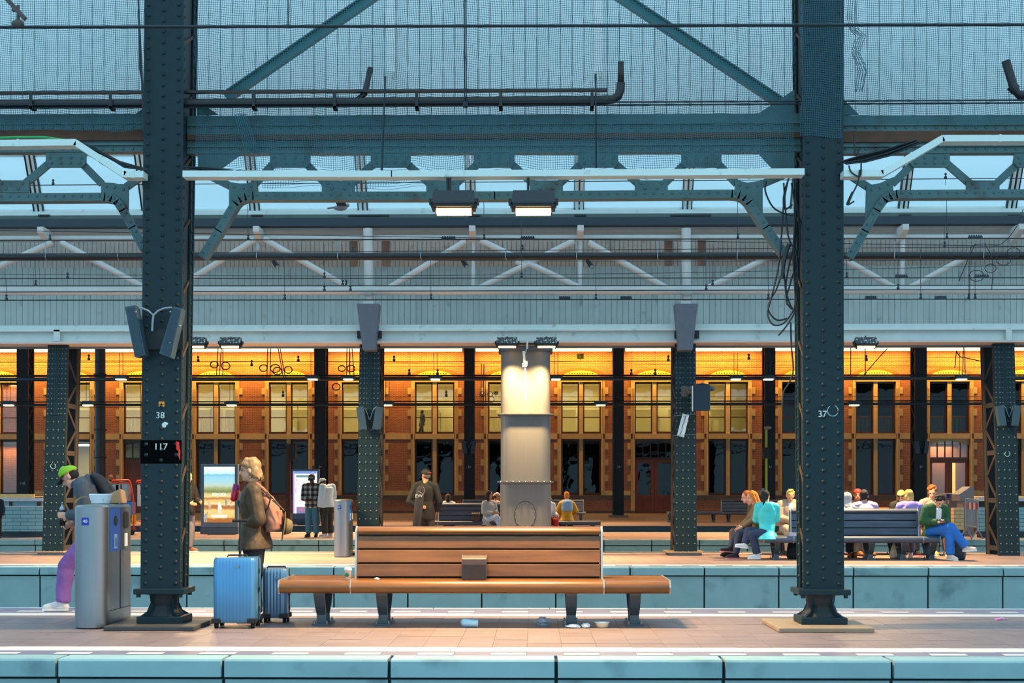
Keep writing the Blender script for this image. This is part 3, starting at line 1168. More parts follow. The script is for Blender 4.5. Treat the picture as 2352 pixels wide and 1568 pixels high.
def near_column(label, px_t, px_b, wpx, side, plate, num, plate_mat):
    """side = +1 when the column's right flank shows, -1 for its left flank"""
    YC = 13.6
    xb = wx(px_b, YC)
    xt = wx(px_t, YC)
    zt, zb = wz(-250, YC), wz(1352, YC)
    hw = wpx / 2 / FPX * YC
    root = thing('iron_column', label, 'column', (xb, YC + 0.2, 0), kind='thing')

    def xat(z):
        return xb + (xt - xb) * (z - zb) / (zt - zb)

    def strip(dx0, dx1, ya, yb_b, yc, yd_t, m, nm, parent=root):
        """tapered slab: bottom spans ya..yb_b, top yc..yd_t"""
        q = MB()
        vs = []
        for z, y0, y1 in ((zb, ya, yb_b), (zt, yc, yd_t)):
            x = xat(z)
            vs += [(x + dx0, y0, z), (x + dx1, y0, z), (x + dx1, y1, z), (x + dx0, y1, z)]
        q.add(vs, [(0, 3, 2, 1), (4, 5, 6, 7), (0, 1, 5, 4), (1, 2, 6, 5), (2, 3, 7, 6), (3, 0, 4, 7)])
        return q.build(nm, m, parent)
    D0, D1 = 0.34, 0.60
    strip(-hw, hw, YC, YC + 0.025, YC, YC + 0.025, IRON, 'front_plate')
    strip(-hw, hw, YC + D0 - 0.025, YC + D0, YC + D1 - 0.025, YC + D1, IRON, 'back_plate')
    for s in (-1, 1):
        strip(min(s * (hw - 0.035), s * (hw - 0.05)), max(s * (hw - 0.035), s * (hw - 0.05)), YC + 0.025, YC + D0 - 0.025, YC + 0.025, YC + D1 - 0.025, IRON_D, 'side_web')
        for f0, f1, g0, g1 in ((0.025, 0.10, 0.025, 0.10), (D0 - 0.10, D0 - 0.025, D1 - 0.10, D1 - 0.025)):
            e = sorted((s * (hw - 0.012), s * (hw - 0.03)))
            strip(e[0], e[1], YC + f0, YC + f1, YC + g0, YC + g1, IRON, 'angle_iron')
        q = MB()
        n = 0
        z = zb + 0.06
        while z < zt - 0.1:
            x = xat(z) + s * (hw - 0.012)
            q.dome((x, YC + 0.065, z), 0.02, 0.014, (s, 0, 0))
            t = (z - zb) / (zt - zb)
            q.dome((x, YC + D0 + (D1 - D0) * t - 0.06, z + 0.05), 0.02, 0.014, (s, 0, 0))
            z += 0.105
        q.build('side_rivets', IRON, root, kind='stuff')
        q = MB()
        z = zb + 0.4
        while z < zt - 0.2:
            t = (z - zb) / (zt - zb)
            q.bar((xat(z) + s * (hw - 0.022), YC + 0.08, z), (xat(z) + s * (hw - 0.022), YC + D0 + (D1 - D0) * t - 0.06, z + 0.2), 0.03, 0.012, (1, 0, 0))
            z += 0.62
        q.build('lacing_bars', RUST, root, kind='stuff')
    q = MB()
    z, i = zb + 0.05, 0
    while z < zt:
        x = xat(z)
        if i % 2 == 0:
            q.dome((x - hw * 0.76, YC, z), 0.022, 0.018)
            q.dome((x + hw * 0.76, YC, z), 0.022, 0.018)
        else:
            q.dome((x, YC, z), 0.022, 0.018)
        z += 0.0525
        i += 1
    q.build('rivets', IRON, root, kind='stuff', smooth=True)
    # collar, pedestal, foot and plate
    q = MB()
    q.box(xb - hw - 0.055, xb + hw + 0.055, YC - 0.06, YC + D0 + 0.05, zb - 0.055, zb)
    q.build('collar', IRON, root, bevel=0.008)
    q = MB()
    for s in (-1, 1):
        for yy in (YC - 0.03, YC + D0):
            q.lathe([(0.022, 0), (0.022, 0.03)], (xb + s * (hw + 0.01), yy, zb - 0.085), 6)
    q.build('collar_nuts', IRON, root, kind='stuff')
    yc = YC + D0 / 2
    zf = 0.06
    hb = zb - 0.055
    q = MB()
    q.rings([((xb, yc, z), (rx, 0, 0), (0, ry, 0)) for z, rx, ry in ((hb, 0.15, 0.15), (hb - 0.08, 0.14, 0.14), (hb - 0.12, 0.13, 0.13), (zf + 0.12, 0.145, 0.145), (zf + 0.06, 0.19, 0.18), (zf + 0.03, 0.2, 0.19))], 16)
    q.build('pedestal', IRON_D, root)
    for k in range(4):
        a = math.pi / 4 + math.pi / 2 * k
        d = Vector((math.cos(a), math.sin(a), 0))
        q = MB()
        pts = [(0.10, zf), (0.27, zf), (0.26, zf + 0.06), (0.19, zf + 0.10), (0.15, zf + 0.18), (0.14, hb - 0.02), (0.10, hb - 0.02)]
        n = Vector((-d.y, d.x, 0)) * 0.014
        c = Vector((xb, yc, 0))
        vs = [c + d * r_ + n + Vector((0, 0, z)) for r_, z in pts] + [c + d * r_ - n + Vector((0, 0, z)) for r_, z in pts]
        m_ = len(pts)
        q.add(vs, [tuple(range(m_)), tuple(range(2 * m_ - 1, m_ - 1, -1))] + [(i, i + m_, (i + 1) % m_ + m_, (i + 1) % m_) for i in range(m_)])
        q.build('pedestal_rib', IRON, root)
    q = MB()
    q.box(xb - 0.225, xb + 0.225, yc - 0.21, yc + 0.21, 0.045, 0.115)
    q.build('foot', IRON, root, bevel=0.01)
    q = MB()
    x0, x1, ya, yb_ = plate
    q.box(x0, x1, ya, yb_, 0.001, 0.046)
    q.build('base_plate', plate_mat, root, bevel=0.01)
    return root, xat, hw, YC, zb


PAINTW = mat('stencil_white', rgb(196, 214, 216), 0.6)
colL, xatL, hwL, YCN, zbN = near_column('left riveted iron column, numbered 38, with a black band and two loudspeakers', 378.5, 368, 92, 1,
                                        (wx(248, 13.45), wx(455, 13.45), 13.3, 14.3), '38', mat('iron_plate', rgb(66, 66, 66), 0.6))
colR, xatR, hwR, _, _ = near_column('right riveted iron column, numbered 37, with loose black cables on its side', 1890, 1892, 93, -1,
                                    (wx(1786, 13.3), wx(2006, 13.3), 13.25, 14.25), '37', PLATEM)
ph = MAT_ID = None
YT = YCN - 0.021
q = MB()
zb0, zb1 = wz(1064, YCN), wz(1010, YCN)
q.box(xatL(zb0) - hwL - 0.004, xatL(zb0) + hwL + 0.004, YCN - 0.005, YCN + 0.02, zb0, zb1)
band = q.build('black_band', mat('black_paint', rgb(4, 6, 8), 0.9, spec=0.05), colL)
text('number_lettering', '117', 0.088, W(369, 1026, YT), PAINTW, colL, sx=1.05)
text('number_lettering', '38', 0.088, W(368, 954, YT), PAINTW, colL, sx=1.0)
text('number_lettering', '37', 0.088, W(1889, 951, YT), PAINTW, colR)
q = MB()
lp = [(405, 1013), (411, 1015), (412, 1030), (414, 1034), (413, 1057), (409, 1045), (410, 1036), (405, 1031)]
q.prism([(W(x, y, YT).x, W(x, y, YT).z) for x, y in lp], YT, YT + 0.006)
q.build('lightning_sign', mat('signal_red', rgb(222, 40, 30), 0.5), band)
q = MB()
pbox(q, 364.5, 377, 922, 934, YCN - 0.006, YCN)
st = q.build('warning_sticker', mat('yellow_sticker', rgb(230, 150, 20), 0.5), colL)
q = MB()
pbox(q, 370, 372, 924, 932, YCN - 0.008, YCN - 0.006)
pbox(q, 366, 376, 927.5, 929, YCN - 0.008, YCN - 0.006)
q.build('sticker_print', BLACK, st)
CH = mat('chalk', rgb(140, 190, 200), 0.8)
q = MB()
q.tube([W(1913 + 12.5 * math.cos(t), 943 - 12.5 * math.sin(t), YCN - 0.004) for t in [R(125) + R(300) * i / 14 for i in range(15)]], 0.004, 5)
q.build('chalk_ring', CH, colR)
q = MB()
for i in range(9):
    a = i * 0.7
    q.dome(W(378 + 7 * math.cos(a) * (i / 9), 977 + 7 * math.sin(a) * (i / 9), YCN), 0.014, 0.002)
q.build('paint_blot', PAINTW, colL)

# ---- two loudspeakers on the left column
SPK = mat('speaker_grey', rgb(50, 74, 86), 0.5, 0, 0.08, 10)
q = MB()
pbox(q, 322, 420, 756, 802, YCN - 0.07, YCN - 0.02)
q.build('speaker_bracket', IRON_D, colL)


def quad_prism(pts, Y0, Y1):
    q = MB()
    q.prism([(W(x, y, Y0).x, W(x, y, Y0).z) for x, y in pts], Y0, Y1)
    return q


for nm, pts, lab in ((0, [(286, 704), (310, 700), (334, 815), (309, 820)], 'left'), (1, [(397, 703), (418, 708), (392, 822), (365, 812)], 'right')):
    p = W(sum(x for x, y in pts) / 4, sum(y for x, y in pts) / 4, YCN - 0.3)
    sp = thing('loudspeaker', 'slim grey column loudspeaker on the left iron column, the one tilting out to the ' + lab, 'loudspeaker', p, 'loudspeakers on the left column')
    quad_prism(pts, YCN - 0.24, YCN - 0.08).build('housing', SPK, sp, bevel=0.006)
    cx_, cy_ = sum(x for x, y in pts) / 4, sum(y for x, y in pts) / 4
    quad_prism([(cx_ + (x - cx_) * 0.78, cy_ + (y - cy_) * 0.92) for x, y in pts], YCN - 0.248, YCN - 0.238).build('grille', mat('speaker_grille', rgb(42, 64, 76), 0.7, 0, 0.2, 60), sp)
    q = MB()
    if nm == 0:
        q.tube([W(a, b_, YCN - 0.12) for a, b_ in ((314, 708), (325, 707), (340, 713), (352, 723), (350, 740), (349, 760))], 0.009, 6)
    else:
        q.tube([W(a, b_, YCN - 0.12) for a, b_ in ((394, 706), (376, 708), (362, 714), (353, 723), (351, 740), (350, 760))], 0.009, 6)
    q.build('cable', mat('grey_cable', rgb(150, 160, 165), 0.5), sp)
    for a, b_ in ((392, 716), (391, 787), (413, 748)) if nm else ((312, 716),):
        MB().dome(W(a, b_, YCN - 0.24), 0.014, 0.01).build('bolt', STEEL, sp)

# ================================================================== lattice girders between the near columns
YGd = 13.9
RUSTB = mat('rust_strip', rgb(84, 56, 40), 0.8, 0, 0.25, 6)


def girder(label, x0, x1, upper, lower, ends, taper=None):
    root = thing('lattice_girder', label, 'girder', W((x0 + x1) / 2, 460, YGd))
    mid = (x0 == 430)
    rows = [('top_band', 263, 300, -0.02, IRON_G), ('rust_strip', 299, 324, -0.03, RUSTB), ('lower_band', 324, 350, 0.0, IRON_G)] if not mid else \
           [('top_band', 263, 307, -0.02, IRON_G), ('rust_strip', 306, 318, -0.045, RUSTB), ('lower_band', 318, 350, 0.0, IRON_G)]
    for nm, a, c, dy, m in rows:
        q = MB()
        pbox(q, x0, x1, a, c, YGd + dy, YGd + 0.12)
        if nm == 'top_band':
            pbox(q, x0, x1, 282, 286, YGd + dy - 0.03, YGd + 0.1)
        if nm == 'lower_band':
            pbox(q, x0, x1, 331, 335, YGd + dy - 0.025, YGd + 0.1)
        q.build(nm, m, root)
    q = MB()
    px = x0 + 8
    while px < x1:
        for py, s, dy in ((293, 1, -0.02), (342, 1, 0)):
            q.dome(W(px, py, YGd + dy), 0.017, 0.012)
        px += 23
    q.build('rivets', IRON_G, root, kind='stuff')
    for c in upper:
        quad_prism([(c - 46, 349), (c + 46, 349), (c + 46, 375), (c + 38, 384), (c - 38, 384), (c - 46, 375)], YGd + 0.01, YGd + 0.04).build('upper_gusset', IRON_G, root)
        q = MB()
        for dx in (-36, -12, 12, 36):
            q.dome(W(c + dx, 362, YGd + 0.01), 0.017, 0.012)
            q.dome(W(c + dx * 0.9, 374, YGd + 0.01), 0.017, 0.012)
        q.build('gusset_rivets', IRON_G, root, kind='stuff')
    for c in lower:
        quad_prism([(c - 38, 414), (c + 38, 414), (c + 38, 442), (c - 38, 442)], YGd + 0.01, YGd + 0.04).build('lower_gusset', IRON_G, root)
        q = MB()
        for dx in (-24, 24):
            q.dome(W(c + dx, 421, YGd + 0.01), 0.017, 0.012)
            q.dome(W(c + dx * 0.6, 433, YGd + 0.01), 0.017, 0.012)
        q.build('gusset_rivets', IRON_G, root, kind='stuff')
    low = sorted(lower + [e for e in ends])
    for u in upper:
        for l_ in low:
            if abs(u - l_) < 150:
                s = 1 if l_ > u else -1
                q = MB()
                q.bar(W(u + s * 36, 374, YGd + 0.05), W(l_ - s * 30, 422, YGd + 0.05), 0.075, 0.03)
                q.build('diagonal', IRON_G, root)
    return root


gC = girder('middle lattice girder between the two near iron columns', 430, 1845, [666, 897, 1136, 1374, 1611], [777, 1017, 1255, 1496], [556, 1722])
gL = girder('left lattice girder, running off the left edge from the left column', -600, 335, [-560, -320, -80, 151], [28, -200, -440], [264])
gR = girder('right lattice girder, running off the right edge from the right column', 1935, 2950, [2136, 2376, 2616, 2856], [2258, 2497, 2736], [2020])


def chord(root, pts, endg, mirror):
    """bottom chord with its bent brace; pts = upper line of the chord in the photograph"""
    q = MB()
    th, fl = 0.062, 0.14
    P = [W(x, y, YGd) for x, y in pts]
    for a, c in zip(P[:-1], P[1:]):
        q.bar(a, c + (c - a).normalized() * 0.012, th, 0.03)
    q.build('chord_web', IRON_G, root)
    q = MB()
    for a, c in zip(P[:-1], P[1:]):
        d = (c - a).normalized()
        n = Vector((-d.z, 0, d.x))
        if n.z > 0:
            n = -n
        off = n * (th / 2 + 0.01)
        q.bar(a + off + Vector((0, 0.05, 0)), c + off + Vector((0, 0.05, 0)) + d * 0.01, 0.022, fl)
    q.build('chord_flange', IRON_G, root)
    q = MB()
    for a, c in zip(P[:-1], P[1:]):
        L = (c - a).length
        n = max(1, int(L / 0.09))
        for i in range(n):
            q.dome(a + (c - a) * ((i + 0.5) / n) + Vector((0, -0.015, 0)), 0.015, 0.011)
    q.build('chord_rivets', IRON_G, root, kind='stuff')
    for e in endg:
        quad_prism(e, YGd + 0.012, YGd + 0.04).build('end_gusset', IRON_G, root)
        cx_, cy_ = sum(x for x, y in e) / len(e), sum(y for x, y in e) / len(e)
        q = MB()
        for x, y in e:
            q.dome(W(cx_ + (x - cx_) * 0.62, cy_ + (y - cy_) * 0.62, YGd + 0.012), 0.017, 0.012)
        q.build('gusset_rivets', IRON_G, root, kind='stuff')


chord(gC, [(462, 590), (500, 530), (538, 466), (548, 456), (562, 450), (580, 448), (1135, 447), (1680, 443), (1697, 445), (1711, 451), (1722, 462), (1760, 520), (1802, 578)],
      [[(526, 418), (560, 422), (590, 415), (590, 449), (566, 454), (548, 468), (526, 500)], [(1688, 412), (1716, 419), (1752, 414), (1752, 512), (1724, 466), (1705, 450), (1688, 446)]], False)
for p0, p1, pp in (((484, 405), (530, 428), 0), ((1800, 402), (1748, 424), 1)):
    q = MB()
    q.bar(W(p0[0], p0[1], YGd + 0.05), W(p1[0], p1[1], YGd + 0.05), 0.075, 0.03)
    q.build('diagonal', IRON_G, gC)
quad_prism([(455, 349), (560, 349), (500, 392), (455, 392)], YGd + 0.01, YGd + 0.04).build('corner_plate', IRON_G, gC)
quad_prism([(1740, 349), (1825, 349), (1825, 392), (1780, 392)], YGd + 0.01, YGd + 0.04).build('corner_plate', IRON_G, gC)
chord(gL, [(-600, 455), (240, 450), (256, 452), (270, 460), (284, 480), (306, 520), (332, 568)],
      [[(232, 418), (262, 420), (295, 428), (294, 500), (270, 462), (232, 450)]], True)
q = MB()
q.bar(W(325, 405, YGd + 0.05), W(284, 434, YGd + 0.05), 0.075, 0.03)
q.build('diagonal', IRON_G, gL)
chord(gR, [(2950, 438), (2060, 444), (2044, 447), (2030, 455), (2012, 480), (1985, 528), (1950, 588)],
      [[(1990, 426), (2022, 420), (2052, 406), (2052, 446), (2034, 456), (2016, 480), (1988, 520)]], True)
q = MB()
q.bar(W(1948, 400, YGd + 0.05), W(2000, 434, YGd + 0.05), 0.075, 0.03)
q.build('diagonal', IRON_G, gR)
for root, pts in ((gL, [(306, 265), (330, 248), (330, 266)]), (gR, [(1936, 226), (1972, 262), (1936, 264)]), (gC, [(1740, 262), (1825, 205), (1825, 264)]), (gC, [(452, 230), (500, 262), (452, 264)])):
    quad_prism(pts, YGd, YGd + 0.03).build('corner_plate', IRON_G, root)

# two green diagonal roof braces
TEALB = mat('brace_teal', rgb(70, 130, 130), 0.5, 0, 0.1, 6)
for a, c, lab in (((520, 226), (1136, -198), 'left'), ((1144, -192), (1812, 252), 'right')):
    p0, p1 = W(a[0], a[1], 14.6), W(c[0], c[1], 14.6)
    o = thing('roof_brace', 'teal diagonal roof brace rising from the %s near column behind the netting' % lab, 'brace', p0 if lab == 'left' else p1)
    q = MB()
    q.bar(p0, p1, 0.10, 0.012)
    q.build('web', TEALB, o)
    d = (p1 - p0).normalized()
    n = Vector((-d.z, 0, d.x))
    if n.z < 0:
        n = -n
    for s, nm in ((1, 'upper_flange'), (-1, 'lower_flange')):
        q = MB()
        q.bar(p0 + n * 0.05 * s + Vector((0, -0.03, 0)), p1 + n * 0.05 * s + Vector((0, -0.03, 0)), 0.012, 0.08)
        q.build(nm, IRON_G, o)

# ================================================================== white cable duct
YDu = 13.5
DUCT = mat('duct_white', rgb(202, 218, 214), 0.5, 0, 0.06, 3, dirt=(rgb(130, 134, 130), 8, 0.66, 0.85))
for lab, pts in (('middle run of the white cable duct carrying the two heater lamps', [(424, 403), (900, 403), (1842, 398)]),
                 ('left run of the white cable duct stepping up to the left edge', [(-600, 340), (178, 331), (290, 404), (332, 404)]),
                 ('right run of the white cable duct stepping up to the right edge', [(1934, 402), (2022, 402), (2160, 322), (2950, 320)])):
    P = [W(x, y, YDu) for x, y in pts]
    o = thing('cable_duct', lab, 'duct', P[0])
    q = MB()
    for a, c in zip(P[:-1], P[1:]):
        q.bar(a, c + (c - a).normalized() * 0.01, 0.062, 0.16)
    q.build('duct_body', DUCT, o)
    q = MB()
    for a, c in zip(P[:-1], P[1:]):
        n = max(1, int((c - a).length / 0.9))
        for i in range(n):
            p = a + (c - a) * ((i + 0.5) / n)
            q.bar(p - (c - a).normalized() * 0.012, p + (c - a).normalized() * 0.012, 0.07, 0.168)
    q.build('duct_clips', DUCT, o, kind='stuff')
# cables lying in and over the ducts
CABK = mat('black_cable', rgb(20, 30, 36), 0.6)
for lab, pts, nn, m in (('bundle of dark cables sagging from the left duct into the left column', [(170, 322), (225, 345), (280, 378), (332, 388)], 9, CABK),
                        ('bundle of dark cables rising from the right column onto the right duct', [(1938, 374), (1985, 366), (2040, 352), (2110, 325)], 9, CABK),
                        ('dark cables lying on the left end of the middle duct', [(424, 386), (470, 390), (560, 395), (640, 396)], 5, CABK)):
    q = MB()
    for i in range(nn):
        sh_ = [random.uniform(-5, 5) for _ in range(2)]
        q.tube([W(x + (i - nn / 2) * 1.5, y + (i - nn / 2) * (1.6 if 0 < j < 3 else 0.7) + (sh_[j % 2] * 0.5 if 0 < j < 3 else 0), YDu - 0.05 + 0.015 * (i % 4)) for j, (x, y) in enumerate(pts)], 0.008, 5)
    q.build('cable_bundle', m, base=W(pts[0][0], pts[0][1], YDu), label=lab, cat='cable')
q = MB()
q.tube([W(x, y, YDu - 0.06) for x, y in ((-40, 318), (40, 315), (100, 315), (150, 322))], 0.012, 6)
q.build('green_cable', mat('green_cable', rgb(40, 150, 80), 0.5), base=W(0, 318, YDu), label='green cable lying on the left cable duct', cat='cable')

# ================================================================== dark drain pipe under the boards
YP = 13.71
pr = 10 / FPX * YP
pp = thing('drain_pipe', 'long dark drain pipe in front of the boarded wall, bent upward at its right end', 'pipe', W(1360, 230, YP))
q = MB()
q.tube([W(x, y, YP) for x, y in ((-600, 240), (300, 238), (800, 234), (1380, 230), (1408, 228), (1420, 220), (1425, 206), (1426, 190))], pr, 12)
q.build('pipe_run', BLACK, pp, smooth=True)
q = MB()
q.tube([W(1426, 195, YP), W(1426, 141, YP - 0.05)], pr * 0.72, 12)
q.build('upright_end', BLACK, pp, smooth=True)
q = MB()
q.tube([W(800, 236, YP + 0.05), W(822, 228, YP + 0.05), W(838, 215, YP + 0.05), W(851, 155, YP + 0.05)], pr * 0.66, 10)
q.build('branch_stub', BLACK, pp, smooth=True)
q = MB()
pbox(q, -600, 1396, 207, 213, YP - 0.02, YP + 0.03)
q.build('hanger_rail', BLACK, pp)
for px in (70, 253, 582, 768, 957, 1150, 1360):
    q = MB()
    pbox(q, px - 3.5, px + 3.5, 212, 248, YP - 0.06, YP - 0.045)
    pbox(q, px - 4.5, px + 4.5, 243, 248, YP - 0.06, YP + 0.06)
    q.build('pipe_strap', IRON_D, pp)
q = MB()
q.tube([W(2310, 140, YP), W(2330, 205, YP), W(2340, 218, YP), W(2470, 232, YP), W(2900, 232, YP)], pr, 12)
o = q.build('drain_pipe', BLACK, base=W(2330, 205, YP), label='dark bent drain pipe at the right edge, in front of the boarded wall', cat='pipe', smooth=True)
q = MB()
q.tube([W(2322, 196, YP), W(2334, 208, YP)], pr * 1.2, 12)
q.build('pipe_joint', BLACK, o)

# ================================================================== bird netting
NET = mat('net_cord', rgb(44, 92, 104), 0.8)
YN = 13.79


def net(label, x0, x1, y0, y1, step=5.1, Y=YN, amp=0.05, seed=0, ragged=False):
    rr = random.Random(seed)
    ph1, ph2, ph3 = rr.uniform(0, 6), rr.uniform(0, 6), rr.uniform(0, 6)
    q = MB()
    w = 0.0021

    def P(px, py):
        s = 3.5 * math.sin(px / 47 + ph1 + py / 90) + 2.5 * math.sin(px / 19 + ph2) * (py - y0) / (y1 - y0 + 1)
        t = 3.0 * math.sin(py / 37 + ph3 + px / 140)
        return W(px + t, py + s, Y + amp * math.sin(px / 60 + ph2) + amp * 0.6 * math.sin(py / 45 + ph3))

    def ribbon(pts, hor):
        vs = []
        for p in pts:
            o = Vector((0, 0, w)) if hor else Vector((w, 0, 0))
            vs += [p - o, p + o]
        q.add(vs, [(2 * i, 2 * i + 1, 2 * i + 3, 2 * i + 2) for i in range(len(pts) - 1)])
    nx, ny = int((x1 - x0) / step), int((y1 - y0) / step)
    for i in range(nx + 1):
        px = x0 + i * step
        ye = y1 if not ragged else y1 - 20 * abs(math.sin(px / 70 + ph1))
        n = max(2, int((ye - y0) / 14))
        ribbon([P(px, y0 + (ye - y0) * j / n) for j in range(n + 1)], False)
    for j in range(ny + 1):
        py = y0 + j * step
        n = max(2, int((x1 - x0) / 16))
        ribbon([P(x0 + (x1 - x0) * i / n, py) for i in range(n + 1)], True)
    return q.build('bird_net', NET, base=W((x0 + x1) / 2, y0, Y), label=label, cat='net', kind='stuff')


net('fine dark bird netting hung over the middle boards and girder', 452, 1822, -180, 400, 5.1, YN, 0.02, 1, True)
net('fine dark bird netting hung over the left boards, left of the left column', -330, 332, -180, 300, 4.9, YN, 0.02, 2)
net('fine dark bird netting hung over the right boards, right of the right column', 1936, 2690, -180, 285, 4.9, YN, 0.02, 3)
net('strip of bird netting across the upper part of the right column', 1842, 1937, -180, 312, 5.1, 13.573, 0.002, 4)
net('loose torn end of bird netting hanging under the middle duct', 600, 1010, 413, 436, 6.0, 13.7, 0.03, 5, True)
q = MB()
for i in range(7):
    q.tube([W(540 + i * 4, 262, YN - 0.05), W(548 + i * 5, 300, YN - 0.08), W(565 + i * 4, 345, YN - 0.05)], 0.0035, 4)
for j in range(14):
    q.tube([W(538 + j * 2, 262 + j * 6, YN - 0.06), W(568 + j * 2, 262 + j * 6, YN - 0.06)], 0.003, 4)
q.build('torn_net', NET, base=W(550, 265, YN), label='bunched tear of dark netting near the left column', cat='net', kind='stuff')
q = MB()
pts = [(1952, -40), (1946, 40), (1950, 68), (1968, 82), (1955, 120), (1968, 150), (1972, 165), (1962, 210)]
for i in range(5):
    q.tube([W(x + i * 5 + random.uniform(-2, 2), y, YN - 0.06) for x, y in pts], 0.004, 4)
q.build('torn_net', NET, base=W(1952, 100, YN), label='torn flapping edge of netting beside the right column', cat='net', kind='stuff')

# ================================================================== heater lamps above the bench
HEAT = emit('heater_glow', (1.0, 0.60, 0.22, 1), 14.0)
HOUS = mat('lamp_housing', rgb(40, 44, 50), 0.55, 0, 0.12, 12)


def heater(label, pxc, py_t, Y, s, energy, group, hous, glowm=HEAT, hang=None, spread=170, tilt=0.0, ceil_py=None):
    """trapezoid lamp box with glowing underside; s = pixel scale of the 92 px wide box"""
    zt = wz(py_t, Y, pxc)
    x = wx(pxc, Y)
    k = s / FPX * Y
    root = thing('heater_lamp', label, 'lamp', (x, Y, zt - 50 * k), group)
    q = MB()
    q.add([(x - 46 * k, Y - 16 * k, zt), (x + 46 * k, Y - 16 * k, zt), (x + 46 * k, Y + 16 * k, zt), (x - 46 * k, Y + 16 * k, zt),
           (x - 50 * k, Y - 24 * k, zt - 28 * k), (x + 50 * k, Y - 24 * k, zt - 28 * k), (x + 50 * k, Y + 24 * k, zt - 28 * k), (x - 50 * k, Y + 24 * k, zt - 28 * k)],
          [(0, 1, 2, 3), (7, 6, 5, 4), (0, 4, 5, 1), (1, 5, 6, 2), (2, 6, 7, 3), (3, 7, 4, 0)])
    q.build('housing', hous, root)
    for sgn in (-1, 1):
        q = MB()
        for a, c, d, e in ((46, 57, 18, 30), (44, 53, 28, 36), (42, 50, 36, 44)):
            q.box(*sorted((x + sgn * a * k, x + sgn * c * k)), Y - 12 * k, Y + 12 * k, zt - e * k, zt - d * k)
        q.build('end_bracket', BLACK, root)
    q = MB()
    q.box(x - 46 * k, x + 46 * k, Y - 22 * k, Y - 19 * k, zt - 38 * k, zt - 30 * k)
    q.box(x - 46 * k, x + 46 * k, Y + 19 * k, Y + 22 * k, zt - 38 * k, zt - 30 * k)
    q.box(x - 48 * k, x + 48 * k, Y - 24 * k, Y + 24 * k, zt - 32 * k, zt - 28 * k)
    q.build('reflector_frame', BLACK, root)
    q = MB()
    q.box(x - 40 * k, x + 40 * k, Y - 14 * k, Y + 14 * k, zt - (52 if s > 0.6 else 46) * k, zt - 41 * k)
    q.build('glow_tube', glowm, root)
    q = MB()
    for sgn in (-1, 1):
        q.box(x + sgn * 41 * k - 2 * k, x + sgn * 41 * k + 2 * k, Y - 12 * k, Y + 12 * k, zt - 52 * k, zt - 30 * k)
    q.build('tube_holder', RUST, root)
    if hang:
        q = MB()
        for dx in hang:
            q.tube([(x + dx * k, Y, zt), (x + dx * k, Y, wz(ceil_py, Y))], 3 * k, 6)
        q.build('hanger_rod', BLACK, root)
    if s < 0.6:
        q = MB()
        q.bar((x, Y, zt - 6 * k), (x, 28.95, zt - 2 * k), 8 * k, 5 * k)
        q.build('mounting_arm', BLACK, root)
    lamp('heater_light', (x, Y, zt - 54 * k), energy, WARMW, 78 * k, 26 * k, rot=(tilt, 0, 0), spread=spread, parent=root)
    return root


heater('left of the two glowing heater lamps over the brown bench', 1043, 440, 13.45, 1.0, 300, 'heater lamps over the brown bench', HOUS, hang=(-15, -9), ceil_py=408)
heater('right of the two glowing heater lamps over the brown bench', 1225, 440, 13.45, 1.0, 300, 'heater lamps over the brown bench', HOUS, hang=(-12,), ceil_py=408)
SPECK = mat('speckled_housing', rgb(60, 62, 62), 0.8, 0, 0.9, 30, dirt=(rgb(190, 195, 195), 26, 0.56, 0.62))
for px, lab in ((450, 'half hidden behind the left column'), (530, 'just right of the left column'), (1165, 'left one over the steel pillar'), (1255, 'right one over the steel pillar'), (1988, 'right of the right column')):
    pil = px in (1165, 1255)
    heater('speckled dark heater lamp under the pale beam, ' + lab, px, 775, 28.3 if not pil else 27.97, 0.5, 600 if not pil else 220, 'speckled heater lamps under the pale beam', SPECK, hang=(0,), ceil_py=772, spread=112 if pil else 160)

# loose cables on the right column's side
q = MB()
loops = [[(1812, 405), (1800, 470), (1790, 600), (1770, 690), (1763, 720), (1775, 745), (1800, 742), (1822, 712), (1826, 690)],
         [(1806, 590), (1785, 660), (1768, 690), (1766, 715), (1785, 735), (1812, 730)],
         [(1818, 420), (1830, 520), (1812, 610), (1805, 660), (1815, 700), (1828, 716)],
         [(1824, 400), (1838, 560), (1818, 640), (1806, 690), (1822, 712)],
         [(1800, 420), (1810, 540), (1830, 590), (1828, 700), (1812, 740), (1788, 770)],
         [(1816, 740), (1818, 800), (1822, 850), (1812, 880), (1800, 900), (1797, 940)],
         [(1760, 415), (1758, 440), (1775, 475), (1800, 490), (1822, 495)],
         [(1835, 385), (1812, 410), (1800, 450), (1802, 480), (1820, 470)],
         [(1826, 500), (1822, 600), (1830, 720)], [(1828, 420), (1826, 560), (1824, 640), (1830, 690)], [(1818, 560), (1800, 600), (1808, 700)]]


def smooth_path(pts, n=4):
    out = []
    P = [pts[0]] + list(pts) + [pts[-1]]
    for i in range(1, len(P) - 2):
        p0, p1, p2, p3 = [Vector((*p, 0)) for p in P[i - 1:i + 3]]
        for j in range(n):
            t = j / n
            out.append(0.5 * ((2 * p1) + (p2 - p0) * t + (2 * p0 - 5 * p1 + 4 * p2 - p3) * t * t + (3 * p1 - p0 - 3 * p2 + p3) * t ** 3))
    out.append(Vector((*pts[-1], 0)))
    return [(p.x, p.y) for p in out]


